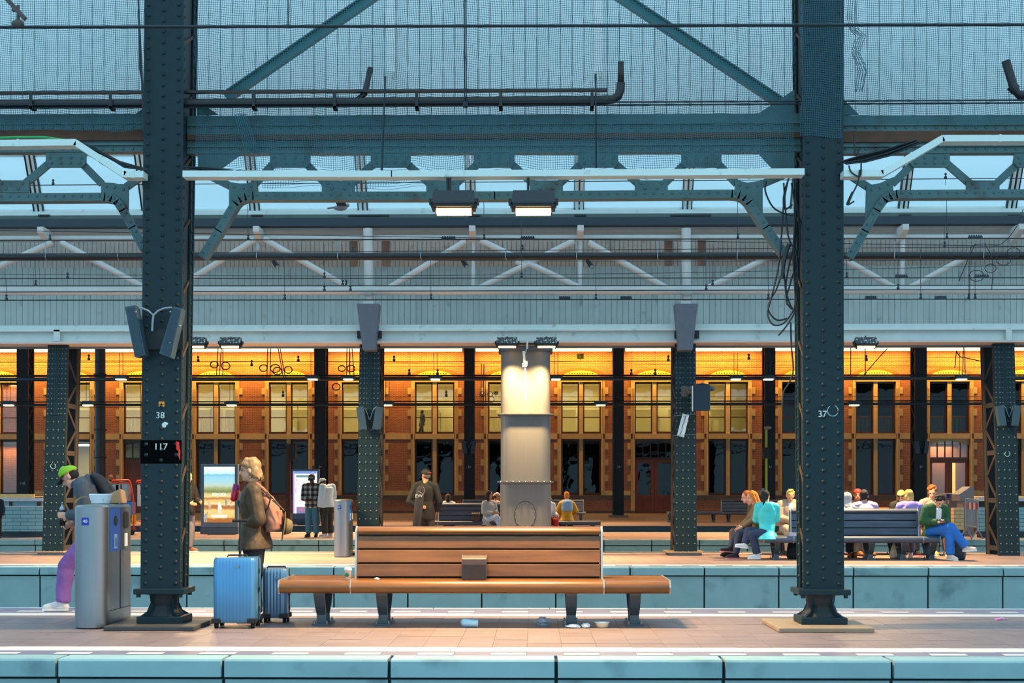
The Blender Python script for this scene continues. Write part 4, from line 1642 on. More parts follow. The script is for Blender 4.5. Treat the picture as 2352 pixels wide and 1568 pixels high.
for i, l_ in enumerate(loops):
    q.tube([W(x, y, 13.75 + 0.02 * (i % 4)) for x, y in smooth_path(l_)], 0.0085, 6)
q.tube([W(1812, 560, 13.7), W(1800, 600, 13.7), W(1796, 640, 13.7)], 0.02, 6)
q.build('cable_coil', CABK, base=W(1800, 600, 13.8), label='tangled black cable loops hanging on the left side of the right column', cat='cable')
q = MB()
for l_ in ([(316, -240), (320, 120), (326, 190), (329, 300)], [(316, -40), (322, 100), (328, 210), (328, 262)]):
    q.tube([W(x, y, 13.5) for x, y in smooth_path(l_)], 0.009, 6)
q.build('cable', CABK, base=W(322, 100, 13.5), label='dark cable running up the left edge of the left column', cat='cable')
q = MB()
for l_ in ([(1950, 380), (1955, 395), (1975, 405), (1978, 375)], [(1975, 390), (1970, 420), (1958, 445), (1948, 470)], [(1958, 440), (1945, 470), (1962, 462)], [(1962, 300), (1964, 355), (1975, 340)]):
    q.tube([W(x, y, 13.4) for x, y in smooth_path(l_)], 0.008, 6)
q.build('cable', CABK, base=W(1960, 420, 13.4), label='torn rusty cable ends dangling at the right side of the right column', cat='cable')
# ================================================================== tubular roof truss over the second platform
TUBEW = mat('truss_white', rgb(196, 192, 188), 0.5, 0, 0.07, 3)
YTt = 29.0
tr = thing('roof_truss', 'white tubular roof truss spanning above the second platform columns', 'truss', W(1176, 680, YTt))


def ttube(nm, a, c, wpx, Y=YTt, root=tr, m=TUBEW, n=12):
    q = MB()
    q.tube([W(a[0], a[1], Y), W(c[0], c[1], Y)], wpx / 2 / FPX * Y, n)
    return q.build(nm, m, root, smooth=False, angle=50)


ttube('bottom_chord', (-560, 669), (2912, 665), 20)
ttube('top_chord', (-560, 548), (2912, 543), 13, 29.25)
ttube('rear_tube', (-560, 537), (2912, 532), 16, 29.8)
for a, c, w in (((845, 525), (848, 690), 22), ((1576, 525), (1577, 690), 22), ((1088, 520), (1087, 660), 10), ((1333, 518), (1332, 660), 11), ((2074, 518), (2072, 660), 11), ((592, 540), (592, 575), 10)):
    ttube('post', a, c, w, YTt + 0.1)
for a, c in (((606, 548), (800, 660)), ((1070, 553), (895, 660)), ((1104, 552), (1335, 662)), ((1318, 553), (1100, 662)), ((1352, 556), (1532, 662)), ((1800, 572), (1628, 660)),
             ((1930, 590), (2056, 662)), ((2230, 585), (2090, 660)), ((140, 556), (335, 662)), ((120, 556), (-20, 620)), ((585, 550), (440, 640)), ((1185, 600), (1204, 608))):
    ttube('diagonal', a, c, 14)
q = MB()
for px in (845, 1577):
    q.ell(W(px, 668, YTt), 0.14, 0.14, 0.11)
q.build('node_collars', TUBEW, tr, kind='stuff', smooth=True)
for px in (100, 592, 1085, 1333, 1577, 2075, 2340):
    if px in (1577,):
        continue
    q = MB()
    x = wx(px, 28.9)
    k = 1 / FPX * 28.9
    q.xprism([(28.7, wz(517, 28.7)), (29.4, wz(517, 28.7)), (29.4, wz(552, 28.7)), (29.15, wz(550, 28.7)), (28.7, wz(530, 28.7))], x - 7 * k, x + 7 * k)
    q.build('outrigger', TUBEW, tr)
# grey down pipes behind the truss
for px in (812, 886, 1535, 1612):
    q = MB()
    q.tube([W(px, 506, 36), W(px, 700, 36)], 0.11, 12)
    q.build('rain_pipe', mat('pipe_grey', rgb(170, 176, 178), 0.5), base=W(px, 700, 36), label='grey down pipe behind the roof truss, %s of the %s post' % ('left' if px in (812, 1535) else 'right', 'left thick' if px < 1000 else 'right thick'), cat='pipe', smooth=True)
# black pipe
YBP = 28.0
q = MB()
q.tube([W(-560, 591, YBP), W(2912, 586, YBP)], 8.5 / FPX * YBP, 12)
bp = q.build('drain_pipe', BLACK, base=W(0, 590, YBP), label='long black pipe crossing in front of the tubular roof truss', cat='pipe', angle=60)
for px in (105, 271, 590, 776, 967, 1162, 1325, 1511, 1694, 1890, 2055, 2260):
    q = MB()
    q.tube([W(px - 1, 555, YBP), W(px, 575, YBP - 0.06), W(px - 1, 590, YBP - 0.12), W(px + 2, 600, YBP - 0.06)], 0.011, 5)
    q.build('pipe_hook', STEEL, bp)
for px, py in ((632, 603), (1067, 603), (1354, 603)):
    o = thing('camera', 'small dark surveillance camera under the black pipe, ' + {632: 'left one', 1067: 'middle one', 1354: 'right one'}[px], 'camera', W(px, py, 28.3))
    q = MB()
    q.limb(W(px - 4, py - 4, 28.3), W(px + 4, py + 8, 28.2), 0.045, 0.05)
    q.build('body', BLACK, o, smooth=True)
    q = MB()
    q.ell(W(px + 5, py + 10, 28.15), 0.04, 0.04, 0.04)
    q.build('lens', STEEL, o, smooth=True)
    q = MB()
    q.tube([W(px - 6, py - 14, 28.02), W(px - 5, py - 9, 28.25), W(px - 4, py - 4, 28.3)], 0.03, 6)
    q.build('mount', BLACK, o)

LACE = mat('lacing_iron', rgb(54, 48, 44), 0.7, 0, 0.2, 8)
# ================================================================== iron columns of the second platform
def mid_column(label, top, bot, py_b, side, Y=29.1, depth=0.85, base=True, py_t=786):
    """top / bot: left and right pixel edges of the front plate"""
    zt, zb = wz(py_t, Y), 0.0
    xt0, xt1, xb0, xb1 = wx(top[0], Y), wx(top[1], Y), wx(bot[0], Y), wx(bot[1], Y)
    # extend to floor
    root = thing('iron_column', label, 'column', ((xb0 + xb1) / 2, Y + depth / 2, 0), kind='thing')

    def plate(e0t, e1t, e0b, e1b, y0, y1, nm, m):
        q = MB()
        vs = []
        for z, a, c in ((zb, e0b, e1b), (zt, e0t, e1t)):
            vs += [(a, y0, z), (c, y0, z), (c, y1, z), (a, y1, z)]
        q.add(vs, [(0, 3, 2, 1), (4, 5, 6, 7), (0, 1, 5, 4), (1, 2, 6, 5), (2, 3, 7, 6), (3, 0, 4, 7)])
        return q.build(nm, m, root)
    plate(xt0, xt1, xb0, xb1, Y, Y + 0.03, 'front_plate', IRON)
    plate(xt0, xt1, xb0, xb1, Y + depth - 0.03, Y + depth, 'back_plate', IRON_D)
    for s, (t_, b_) in ((-1, (xt0, xb0)), (1, (xt1, xb1))):
        for ya, yb in ((Y + 0.03, Y + 0.13), (Y + depth - 0.16, Y + depth - 0.03)):
            a = sorted((t_ - s * 0.01, t_ - s * 0.04))
            c = sorted((b_ - s * 0.01, b_ - s * 0.04))
            plate(a[0], a[1], c[0], c[1], ya, yb, 'angle_iron', IRON_D if ya < Y + 0.1 else LACE)
        # lacing
        z, k = 0.15, 0
        while z + 0.55 < zt:
            t0, t1 = z / zt, (z + 0.5) / zt
            xa, xc = b_ + (t_ - b_) * t0 - s * 0.03, b_ + (t_ - b_) * t1 - s * 0.03
            q = MB()
            ya, yb = (Y + 0.08, Y + depth - 0.1) if k % 2 == 0 else (Y + depth - 0.1, Y + 0.08)
            q.bar((xa, ya, z), (xc, yb, z + 0.5), 0.07, 0.012, (1, 0, 0))
            q.build('lacing_bar', LACE, root)
            if k % 2 == 0:
                q = MB()
                q.box(min(xa - 0.006, xa + 0.006), max(xa - 0.006, xa + 0.006), Y + 0.1, Y + depth - 0.1, z - 0.05, z + 0.05)
                q.build('batten_plate', LACE, root)
            z += 0.5
            k += 1
    q = MB()
    z = 0.08
    while z < zt - 0.05:
        t = z / zt
        a, c = xb0 + (xt0 - xb0) * t, xb1 + (xt1 - xb1) * t
        up = z > wz(950, Y)
        for f in ((0.10, 0.38, 0.62, 0.90) if not up else (0.08, 0.26, 0.40, 0.60, 0.74, 0.92)):
            q.dome((a + (c - a) * f, Y, z), 0.018, 0.014, n=6)
        z += 0.17 if not up else 0.105
    q.build('rivets', mat('rivet_paint', rgb(78, 100, 108), 0.4), root, kind='stuff', smooth=True)
    xm_t, xm_b = (xt0 + xt1) / 2, (xb0 + xb1) / 2
    zq = wz(950, Y)
    q = MB()
    xq = xm_b + (xm_t - xm_b) * zq / zt
    q.add([(xq - 0.05, Y - 0.012, zq), (xq + 0.05, Y - 0.012, zq), (xq + 0.05, Y, zq), (xq - 0.05, Y, zq), (xm_t - 0.05, Y - 0.012, zt), (xm_t + 0.05, Y - 0.012, zt), (xm_t + 0.05, Y, zt), (xm_t - 0.05, Y, zt)],
          [(0, 3, 2, 1), (4, 5, 6, 7), (0, 1, 5, 4), (1, 2, 6, 5), (2, 3, 7, 6), (3, 0, 4, 7)])
    q.box(xq - 0.09, xq + 0.09, Y - 0.014, Y, zq - 0.02, zq + 0.01)
    q.build('cover_strip', IRON, root)
    if base:
        w2 = (xb1 - xb0) / 2
        q = MB()
        c = (xb0 + xb1) / 2
        q.zprism([(c - w2 - 0.02, Y - 0.10), (c + w2 + 0.02, Y - 0.10), (c + w2 + 0.1, Y + 0.02), (c + w2 + 0.1, Y + depth + 0.05), (c - w2 - 0.1, Y + depth + 0.05), (c - w2 - 0.1, Y + 0.02)], 0.001, 0.06)
        q.build('base_plate', mat('grey_base', rgb(96, 108, 112), 0.6), root)
        q = MB()
        q.zprism([(c - w2 - 0.06, Y - 0.13), (c + w2 + 0.06, Y - 0.13), (c + w2 + 0.16, Y), (c + w2 + 0.16, Y + depth + 0.1), (c - w2 - 0.16, Y + depth + 0.1), (c - w2 - 0.16, Y)], 0.06, 0.085)
        q.build('base_ledge', PLATEM, root)
    return root


c1 = mid_column('iron column of the second platform at the left, behind the man in the green cap', (110, 156), (96, 144), 1273, 1)
c2 = mid_column('iron column of the second platform behind the left end of the brown bench back', (826, 873), (819, 869), 1275, 1)
c3 = mid_column('iron column of the second platform with the dark signal box', (1550, 1598), (1549, 1601), 1275, -1)
c4 = mid_column('iron column of the second platform at the right edge, by the tiled wall', (2281, 2330), (2295, 2343), 1275, -1, base=False)
for c, px, py in ((c1, 122, 1070), (c4, 2314, 1042)):
    q = MB()
    q.tube([W(px + 6 * math.cos(t), py - 6 * math.sin(t), 29.085) for t in [R(120) + R(300) * i / 12 for i in range(13)]], 0.006, 5)
    q.build('chalk_ring', CH, c)
# tapered grey caps
for px, t, lab in ((846, ((819, 871), (833, 862)), 'left'), (1576, ((1550, 1603), (1559, 1591)), 'right')):
    o = thing('post_cover', 'dark grey tapered sheet cover on top of the middle %s column' % lab, 'cover', W(px, 805, 28.8))
    quad_prism([(t[0][0], 697), (t[0][1], 697), (t[1][1], 804), (t[1][0], 804)], 28.65, 29.0).build('sheet', GREYP, o, bevel=0.01)
    q = MB()
    pbox(q, px - 26, px + 30, 759, 776, 28.9, 29.0)
    q.build('clamp_plate', IRON_D, o)
    q = MB()
    pbox(q, px - 12, px + 12, 690, 699, 28.75, 29.0)
    q.build('top_cap', TUBEW, o)

# loudspeakers on the middle columns
def small_speakers(pxc, py, Y, k, where):
    for s in (-1, 1):
        pts = [(pxc + s * 31 * k, py - 48 * k), (pxc + s * 14 * k, py - 50 * k), (pxc + s * 4 * k if False else pxc + s * 6 * k, py + 2 * k), (pxc + s * 24 * k, py + 3 * k)]
        o = thing('loudspeaker', 'small dark column loudspeaker leaning %s on %s' % ('left' if s < 0 else 'right', where), 'loudspeaker', W(pxc + s * 20 * k, py, Y - 0.2))
        if s < 0:
            pts = pts[::-1]
        quad_prism(pts, Y - 0.22, Y - 0.05).build('housing', SPK, o)
        q = MB()
        q.tube([W(pxc + s * 16 * k, py - 50 * k, Y - 0.1), W(pxc + s * 8 * k, py - 42 * k, Y - 0.1), W(pxc + s * 1 * k, py - 20 * k, Y - 0.1)], 0.008, 5)
        q.build('cable', mat('grey_cable', rgb(150, 160, 165), 0.5), o)
    q = MB()


small_speakers(849, 983, 29.1, 1.0, 'the middle left column')
small_speakers(2318, 975, 29.1, 0.9, 'the column at the right edge')
small_speakers(1077, 1040, 72.5, 0.55, 'the dark column left of the steel pillar')
small_speakers(2118, 1040, 72.5, 0.55, 'the dark column behind the dark blue bench')

# signal box with arm, tilted white plate
o = thing('signal_box', 'dark blue signal box on an arm at the middle right column, seen from behind', 'signal', W(1612, 943, 28.7))
q = MB()
q.box(wx(1594, 28.5), wx(1630, 28.5), 28.4, 28.7, wz(943, 28.5), wz(885, 28.5))
q.prism([(W(1594, 885, 28.5).x, wz(885, 28.5)), (W(1612, 881, 28.5).x, wz(880, 28.5)), (W(1630, 885, 28.5).x, wz(885, 28.5))], 28.4, 28.7)
q.build('box', mat('signal_navy', rgb(18, 40, 56), 0.5), o, bevel=0.01)
for s in (-1, 1):
    q = MB()
    xa = wx(1594 if s < 0 else 1630, 28.5)
    q.ell((xa + s * 0.03, 28.6, wz(892, 28.5)), 0.10, 0.10, 0.05)
    q.build('lamp_hood', SPK, o, smooth=True)
q = MB()
q.bar(W(1572, 900, 29.0), W(1602, 888, 28.6), 0.14, 0.10)
pbox(q, 1566, 1580, 886, 910, 28.85, 29.0)
q.build('arm', mat('arm_brown', rgb(84, 78, 76), 0.6), o)
q = MB()
pbox(q, 1589.5, 1592, 886, 944, 28.38, 28.42)
q.build('edge_strip', WHITE, o)
o = thing('notice_plate', 'tilted white notice plate wired to the middle right column', 'sign', W(1570, 1003, 28.9))
quad_prism([(1568, 949), (1583, 953), (1571, 1004), (1555, 1000)], 28.98, 29.0).build('plate', mat('plate_white', rgb(206, 222, 230), 0.4), o)
q = MB()
q.tube([W(x, y, 28.975) for x, y in ((1575, 955), (1571, 972), (1568, 976), (1566, 990), (1564, 994), (1561, 1000))], 0.006, 4)
q.build('drawn_line', BLACK, o)
q = MB()
q.tube([W(1546, 955, 28.97), W(1573, 952, 28.96), W(1599, 951, 28.97)], 0.006, 4)
q.tube([W(1547, 1000, 28.97), W(1570, 998, 28.96), W(1599, 998, 28.97)], 0.006, 4)
q.build('tie_wire', STEEL, o)

# ================================================================== steel ventilation pillar
YPL = 28.4
xp_ = wx(1207, YPL)
PIL = mat('pillar_steel', rgb(96, 95, 94), 0.42, 0.2, 0.05, 40, 0.05, (1, 1, 0.04))
pil = thing('steel_pillar', 'thick round-cornered steel pillar lit warm from above behind the brown bench', 'pillar', (xp_, YPL + 0.3, 0), kind='thing')
hw_ = 57 / FPX * YPL


def stadium(hw, d, r, n=6):
    pts = []
    for cx_, cy_, a0 in ((hw - r, d - r, 0), (-hw + r, d - r, 90), (-hw + r, -d + r, 180), (hw - r, -d + r, 270)):
        for i in range(n + 1):
            a = R(a0 + 90 * i / n)
            pts.append((cx_ + r * math.cos(a), cy_ + r * math.sin(a)))
    return pts


def plan_prism(q, pts, c, z0, z1, k=1.0):
    return q.zprism([(c[0] + x * k, c[1] + y * k) for x, y in pts], z0, z1)


for nm, a, c, k in (('upper_drum', 797, 949, 1.0), ('middle_drum', 952, 1105, 1.01), ('lower_drum', 1108, 1300, 1.03)):
    q = MB()
    plan_prism(q, stadium(hw_, 0.42, 0.22, 8), (xp_, YPL + 0.42), max(0.0, wz(c, YPL)), wz(a, YPL), k)
    q.build(nm, PIL, pil, angle=40)
for py in (950, 1106):
    q = MB()
    plan_prism(q, stadium(hw_ + 0.075, 0.50, 0.28, 8), (xp_, YPL + 0.42), wz(py + 1.6, YPL), wz(py - 1.2, YPL), 1.0)
    q.build('flange_ring', PIL, pil, angle=40)
q = MB()
for i in range(9):
    q.dome((xp_ - hw_ + 2 * hw_ * i / 8, YPL - 0.08, wz(1106, YPL)), 0.018, 0.03)
q.build('flange_bolts', STEEL, pil, kind='stuff')
q = MB()
plan_prism(q, stadium(hw_ + 0.05, 0.47, 0.26, 8), (xp_, YPL + 0.42), wz(806, YPL), wz(797, YPL))
q.build('top_ring', mat('pillar_dark', rgb(70, 74, 80), 0.5, 0.3), pil, angle=40)
q = MB()
q.tube([W(1206 + 25 * math.cos(t), 1182 - 31 * math.sin(t), YPL - 0.014) for t in [2 * math.pi * i / 28 for i in range(28)]], 0.006, 5, closed=True)
hat = q.build('hatch_rim', BLACK, pil)
q = MB()
for i in range(12):
    t = 2 * math.pi * (i + 0.5) / 12
    q.dome(W(1206 + 22.5 * math.cos(t), 1182 - 27.5 * math.sin(t), YPL - 0.012), 0.014, 0.012)
q.build('hatch_screw', STEEL, hat, kind='stuff')
o = thing('hanging_rod', 'white rod with a clamp hanging in front of the lit steel pillar', 'rod', W(1205, 810, YPL - 0.25))
q = MB()
q.tube([W(1203, 806, YPL - 0.2), W(1205, 833, YPL - 0.2)], 0.025, 8)
q.tube([W(1205, 833, YPL - 0.2), W(1206, 848, YPL - 0.2), W(1207, 919, YPL - 0.15)], 0.013, 8)
q.build('rod', WHITE, o)
q = MB()
q.lathe([(0.05, 0), (0.05, 0.03)], W(1205, 837, YPL - 0.2), 10)
q.cbox(W(1208, 834, YPL - 0.2), 0.06, 0.04, 0.09)
q.lathe([(0.045, -0.05), (0.045, -0.02)], W(1205, 837, YPL - 0.2), 10)
q.build('clamp', WHITE, o)
q = MB()
pbox(q, 1209, 1213, 783, 800, YPL - 0.2, YPL - 0.15)
q.bar(W(1211, 784, YPL - 0.18), W(1211, 784, 28.95), 0.03, 0.03)
q.tube([W(1211, 798, YPL - 0.2), W(1206, 812, YPL - 0.2)], 0.008, 5)
q.build('hook', WHITE, o)

# ================================================================== dark columns of the far platform
YDC = 72.5
ordn = ['first', 'second', 'third', 'fourth', 'fifth', 'sixth', 'seventh']


def far_column(px0, px1, lat, lab):
    z1 = wz(786, YDC)
    x0, x1 = wx(px0, YDC), wx(px1, YDC)
    root = thing('iron_column', lab, 'column', ((x0 + x1) / 2, YDC + 0.4, 0), kind='thing')
    q = MB()
    q.box(x0, x1, YDC, YDC + 0.04, 0.1, z1)
    q.build('front_plate', IRON_D, root)
    q = MB()
    q.box(x0, x1, YDC + 0.9, YDC + 0.94, 0.1, z1)
    q.build('back_plate', IRON_D, root)
    for s, xe in ((-1, x0), (1, x1)):
        q = MB()
        for ya, yb in ((YDC + 0.04, YDC + 0.15), (YDC + 0.79, YDC + 0.9)):
            q.box(min(xe, xe - s * 0.03), max(xe, xe - s * 0.03), ya, yb, 0.1, z1)
        q.build('angle_iron', IRON_D, root)
        q = MB()
        z, k = 0.2, 0
        while z + 0.8 < z1:
            ya, yb = (YDC + 0.1, YDC + 0.85) if k % 2 == 0 else (YDC + 0.85, YDC + 0.1)
            q.bar((xe - s * 0.03, ya, z), (xe - s * 0.03, yb, z + 0.8), 0.09, 0.014, (1, 0, 0))
            z += 0.8
            k += 1
        q.build('lacing_bars', LACE, root, kind='stuff')
    q = MB()
    z = 0.3
    while z < z1:
        for f in (0.12, 0.88):
            q.dome((x0 + (x1 - x0) * f, YDC, z), 0.025, 0.018, n=5)
        z += 0.24
    q.build('rivets', IRON_D, root, kind='stuff')
    q = MB()
    q.box(x0 - 0.22, x1 + 0.22, YDC - 0.2, YDC + 1.1, 0.001, 0.1)
    q.build('base_plate', PLATEM, root)
    return root


for (a, c), num, where in (((38, 64), '118', 'at the left edge, left of the green cap'), ((722, 748), '', 'behind the two young men in caps'), ((1066, 1089), '', 'left of the steel pillar'),
                           ((1409, 1433), '', 'right of the steel pillar, beside the double door'), ((1757, 1781), '', 'behind the girl in the turquoise coat'), ((2102, 2129), '', 'behind the right end of the dark blue bench'), ((379, 404), '', 'hidden behind the left near column')):
    rt = far_column(a, c, 1, 'dark lattice column of the far platform ' + where)
    text('number_lettering', num or '34', 0.16 if not num else 0.2, W((a + c) / 2, 1072 if not num else 1110, YDC - 0.02), PAINTW, rt)
# round black iron pipe pillar on the far platform
YR = 66.0
o = thing('round_pillar', 'round black iron pillar with ring joints, left of the left near column', 'pillar', W(230, HY, YR) * Vector((1, 1, 0)) if False else (wx(230, YR), YR, 0), kind='thing')
q = MB()
rr_ = 12 / FPX * YR
q.lathe([(rr_, 0), (rr_, wz(786, YR))], (wx(230, YR), YR, 0), 20)
q.build('shaft', mat('pillar_black', rgb(44, 46, 50), 0.4), o, angle=40)
for py in (858, 986, 1050):
    q = MB()
    q.lathe([(rr_ * 1.22, -0.03), (rr_ * 1.22, 0.03)], (wx(230, YR), YR, wz(py, YR)), 20)
    q.build('ring_joint', BLACK, o)

# ================================================================== overhead wires
WIRE = mat('wire_dark', rgb(28, 40, 48), 0.5, 0.4)
INS = mat('insulator', rgb(40, 56, 66), 0.35)
wire_no = 0


def wire(label, py0, py1, Y, r, droppers=(), sag=0, x0=-600, x1=2960, clamps=()):
    """long overhead wire; droppers = (px, py_top) hangers with an insulator at the wire"""
    q = MB()
    n = 24
    pts = []
    for i in range(n + 1):
        t = i / n
        pts.append(W(x0 + (x1 - x0) * t, py0 + (py1 - py0) * t + sag * math.sin(t * math.pi), Y))
    q.tube(pts, r, 6)
    root = thing('overhead_wire', label, 'wire', W(1176, (py0 + py1) / 2, Y))
    q.build('wire', WIRE, root, smooth=True)

    def yat(px):
        t = (px - x0) / (x1 - x0)
        return py0 + (py1 - py0) * t + sag * math.sin(t * math.pi)
    k = FPX / Y
    for px, pt in droppers:
        q = MB()
        y = yat(px)
        q.tube([W(px - 1, pt, Y), W(px, y, Y)], r * 0.55, 5)
        u = Y / 34
        q.lathe([(a_ * u, b_ * u) for a_, b_ in ((0.012, 0), (0.035, 0.01), (0.035, 0.06), (0.016, 0.07), (0.016, 0.09), (0.03, 0.1), (0.03, 0.13), (0.008, 0.15))], W(px, y, Y), 8)
        q.build('dropper', INS, root)
    for px, w_ in clamps:
        q = MB()
        y = yat(px)
        q.bar(W(px - w_, y - 2, Y), W(px + w_, y - 2, Y), 4.5 / k, 0.05)
        for i in range(6):
            q.lathe([(2 / k, 0), (2 / k, 3.5 / k)], W(px - w_ + (i + 0.5) * w_ / 3, y - 4, Y), 6)
        q.build('splice', INS, root)
    return root


o = wire('thick contact wire crossing the boards near the top of the picture', 64, 55, 9.5, 0.011, [(662, -30)])
q = MB()
q.bar(W(-10, -30, 9.5), W(58, 44, 9.5), 0.03, 0.03)
q.tube([W(42, 12, 9.5), W(41, 55, 9.5)], 0.012, 6)
q.ell(W(41, 55, 9.5), 0.045, 0.03, 0.03)
q.tube([W(28, 22, 9.5), W(45, 26, 9.5)], 0.012, 6)
q.build('steady_arm', mat('arm_rust', rgb(70, 60, 56), 0.6), o)
wire('upper of two wires running under the dark drain pipe', 244, 227, 13.66, 0.008, sag=0)
wire('lower of two wires running under the dark drain pipe', 252, 233, 13.68, 0.008)
q = MB()
for dx in (-2, 2):
    q.tube([W(1067 + dx, -240, 13.66), W(1069 + dx, 245, 13.66)], 0.007, 5)
q.cbox(W(1069, 240, 13.66), 0.05, 0.05, 0.05)
q.build('hanging_wire', WIRE, base=W(1068, 240, 13.9), label='twin vertical wire hanging down to the dark drain pipe', cat='wire')
for px0, px1, py0, py1, lab in ((885, 877, 175, 388, 'left'), (1368, 1369, 170, 382, 'right')):
    q = MB()
    q.tube([W(px0, py0, 13.45), W(px1, py1, 13.45)], 0.009, 5)
    q.cbox(W(px1, py1, 13.45), 0.022, 0.022, 0.03)
    q.build('suspension_rod', WIRE, base=W(px1, py1, 13.45), label='thin rod holding up the middle cable duct, the %s one' % lab, cat='rod')

wire('thin wire crossing the frosted roof glazing', 430, 405, 20.0, 0.006, [(122, 420), (2172, 425)])
wire('wire running along the top chord of the roof truss', 553, 546, 20.5, 0.008, [(570, 470), (1112, 462), (1695, 460), (2175, 450), (115, 520)], clamps=((1030, 16), (1212, 16), (2240, 16)))
wire('sloping thin wire crossing in front of the truss top', 520, 575, 21, 0.005)
wire('second sloping thin wire crossing in front of the truss', 588, 562, 21.5, 0.005, [(810, 552), (1200, 560), (2170, 490)])
wire('thin wire dipping across the black pipe', 575, 590, 22, 0.005, [], sag=16)
wire('wire crossing the middle of the roof truss', 640, 637, 22.5, 0.008, [(155, 625), (745, 560), (1198, 505), (1945, 570)], clamps=((2070, 14), (2255, 16)))
wire('thin long wire sagging across the grey boards', 622, 590, 23, 0.004, sag=25)
wire('wire along the upper edge of the bottom chord', 656, 655, 23.2, 0.007, [(82, 600), (787, 560), (795, 575), (1637, 560)])
wire('wire along the middle of the bottom chord', 672, 663, 23.4, 0.008, [(745, 650), (805, 570), (1622, 585), (2063, 590)])
wire('wire right below the bottom chord of the truss', 690, 686, 23.6, 0.009, [(15, 640), (654, 585), (990, 590), (1369, 600), (1765, 600), (2115, 570), (2225, 600), (2240, 600)], clamps=((1297, 13), (1438, 13), (2000, 13), (2160, 13)))
# cable loops over the tracks at the right edge
q = MB()
for cx_, cy_, r_ in ((2305, 596, 17), (2275, 616, 13), (2328, 580, 15), (2243, 633, 17)):
    q.tube([W(cx_ + r_ * math.cos(t), cy_ + r_ * 0.75 * math.sin(t), 22) for t in [2 * math.pi * i / 20 for i in range(20)]], 0.006, 5, closed=True)
q.tube([W(x, y, 22) for x, y in smooth_path([(2227, 690), (2228, 590), (2232, 566), (2260, 560), (2300, 560), (2335, 520), (2350, 480)])], 0.006, 5)
q.tube([W(x, y, 22) for x, y in smooth_path([(2262, 560), (2280, 600), (2278, 665)])], 0.006, 5)
q.tube([W(x, y, 22) for x, y in smooth_path([(2203, 645), (2215, 615), (2240, 560)])], 0.006, 5)
q.build('cable_loop', CABK, base=W(2280, 600, 22), label='loops of spare wire hanging at the right edge in front of the truss', cat='cable')

# the wires in front of the brick facade
YWc = 47.0
for lab, a, c, Y, r_, dr in (
        ('highest wire crossing the orange lit brickwork', 832, 828, 47, 0.010, [(455, 800), (685, 795), (905, 798), (1535, 800), (1990, 800)]),
        ('thin sloping wire over the orange brickwork', 822, 846, 47.5, 0.006, [(204, 812)]),
        ('third wire over the orange brickwork', 838, 846, 48, 0.006, [(578, 835), (835, 838)]),
        ('sloping wire rising to the right over the orange brickwork', 852, 812, 48.5, 0.006, [(1720, 826)]),
        ('wire just above the lamp pipe on the facade', 862, 860, 44.5, 0.010, [(940, 790), (1450, 790), (1505, 795), (1005, 845)]),
        ('thin wire crossing the tops of the upper windows', 912, 910, 50, 0.007, [(650, 885), (1025, 880)]),
        ('wire crossing the middle of the upper windows', 924, 921, 50.5, 0.005, []),
        ('wire under the lower lamp pipe', 936, 934, 58, 0.008, [])):
    wire(lab, a, c, Y, r_, dr)


def lamp_pipe(label, py, Y, rpx, lamps, glow):
    q = MB()
    q.tube([W(-600, py + 2, Y), W(2960, py - 3, Y)], rpx / FPX * Y, 8)
    root = thing('lamp_pipe', label, 'pipe', W(1176, py, Y))
    q.build('pipe', NAVY, root, smooth=True)
    q = MB()
    q.tube([W(-600, py - 5, Y + 0.1), W(2960, py - 10, Y + 0.1)], rpx * 0.4 / FPX * Y, 6)
    q.build('cable', WIRE, root)
    for px in lamps:
        k = Y / FPX
        o = thing('platform_lamp', 'flat grey lamp hanging on the %s lamp pipe, %s' % ('upper' if py < 900 else 'lower', lamps[px]), 'lamp', W(px, py, Y - 0.1))
        q = MB()
        c = W(px, py - 3, Y - 0.25)
        q.cbox(c, 30 * k, 0.35, 6 * k)
        q.cbox(c + Vector((0, 0, 4 * k)), 22 * k, 0.25, 3 * k)
        q.build('housing', SPK, o)
        q = MB()
        q.cbox(W(px, py + 1.6, Y - 0.25), 20 * k, 0.28, 2.4 * k)
        q.build('diffuser', glow, o)
        q = MB()
        for dx in (-4, 4):
            q.tube([W(px + dx, py - 60, Y - 0.2), W(px + dx, py - 6, Y - 0.2)], 0.010, 5)
        q.cbox(W(px, py - 1, Y - 0.1), 0.1, 0.3, 0.05)
        q.build('hanger_wire', WIRE, o)
        lamp('platform_light', W(px, py + 4, Y - 0.25), 300, (1.0, 0.62, 0.30), 24 * k, 0.3, spread=140, parent=o)


GLOW = emit('lamp_diffuser', (1.0, 0.80, 0.45, 1), 3.0)
lamp_pipe('upper lamp pipe crossing the facade above the window heads', 870, 43.5, 4.5,
          {278: 'left of the left near column', 718: 'behind the young men in caps', 800: 'left of the middle left column', 1277: 'right of the steel pillar', 1690: 'right of the signal box',
           1765: 'left of the right near column', 2208: 'near the right edge', 1000: 'left of the steel pillar'}, GLOW)
lamp_pipe('lower lamp pipe crossing the upper windows', 929, 58.5, 3.2, {202: 'beside the round black pillar', 532: 'at the second lit window pair', 890: 'right of the middle left column', 1962: 'right of the right near column', 1380: 'right of the steel pillar', 20: 'at the left edge'}, GLOW)
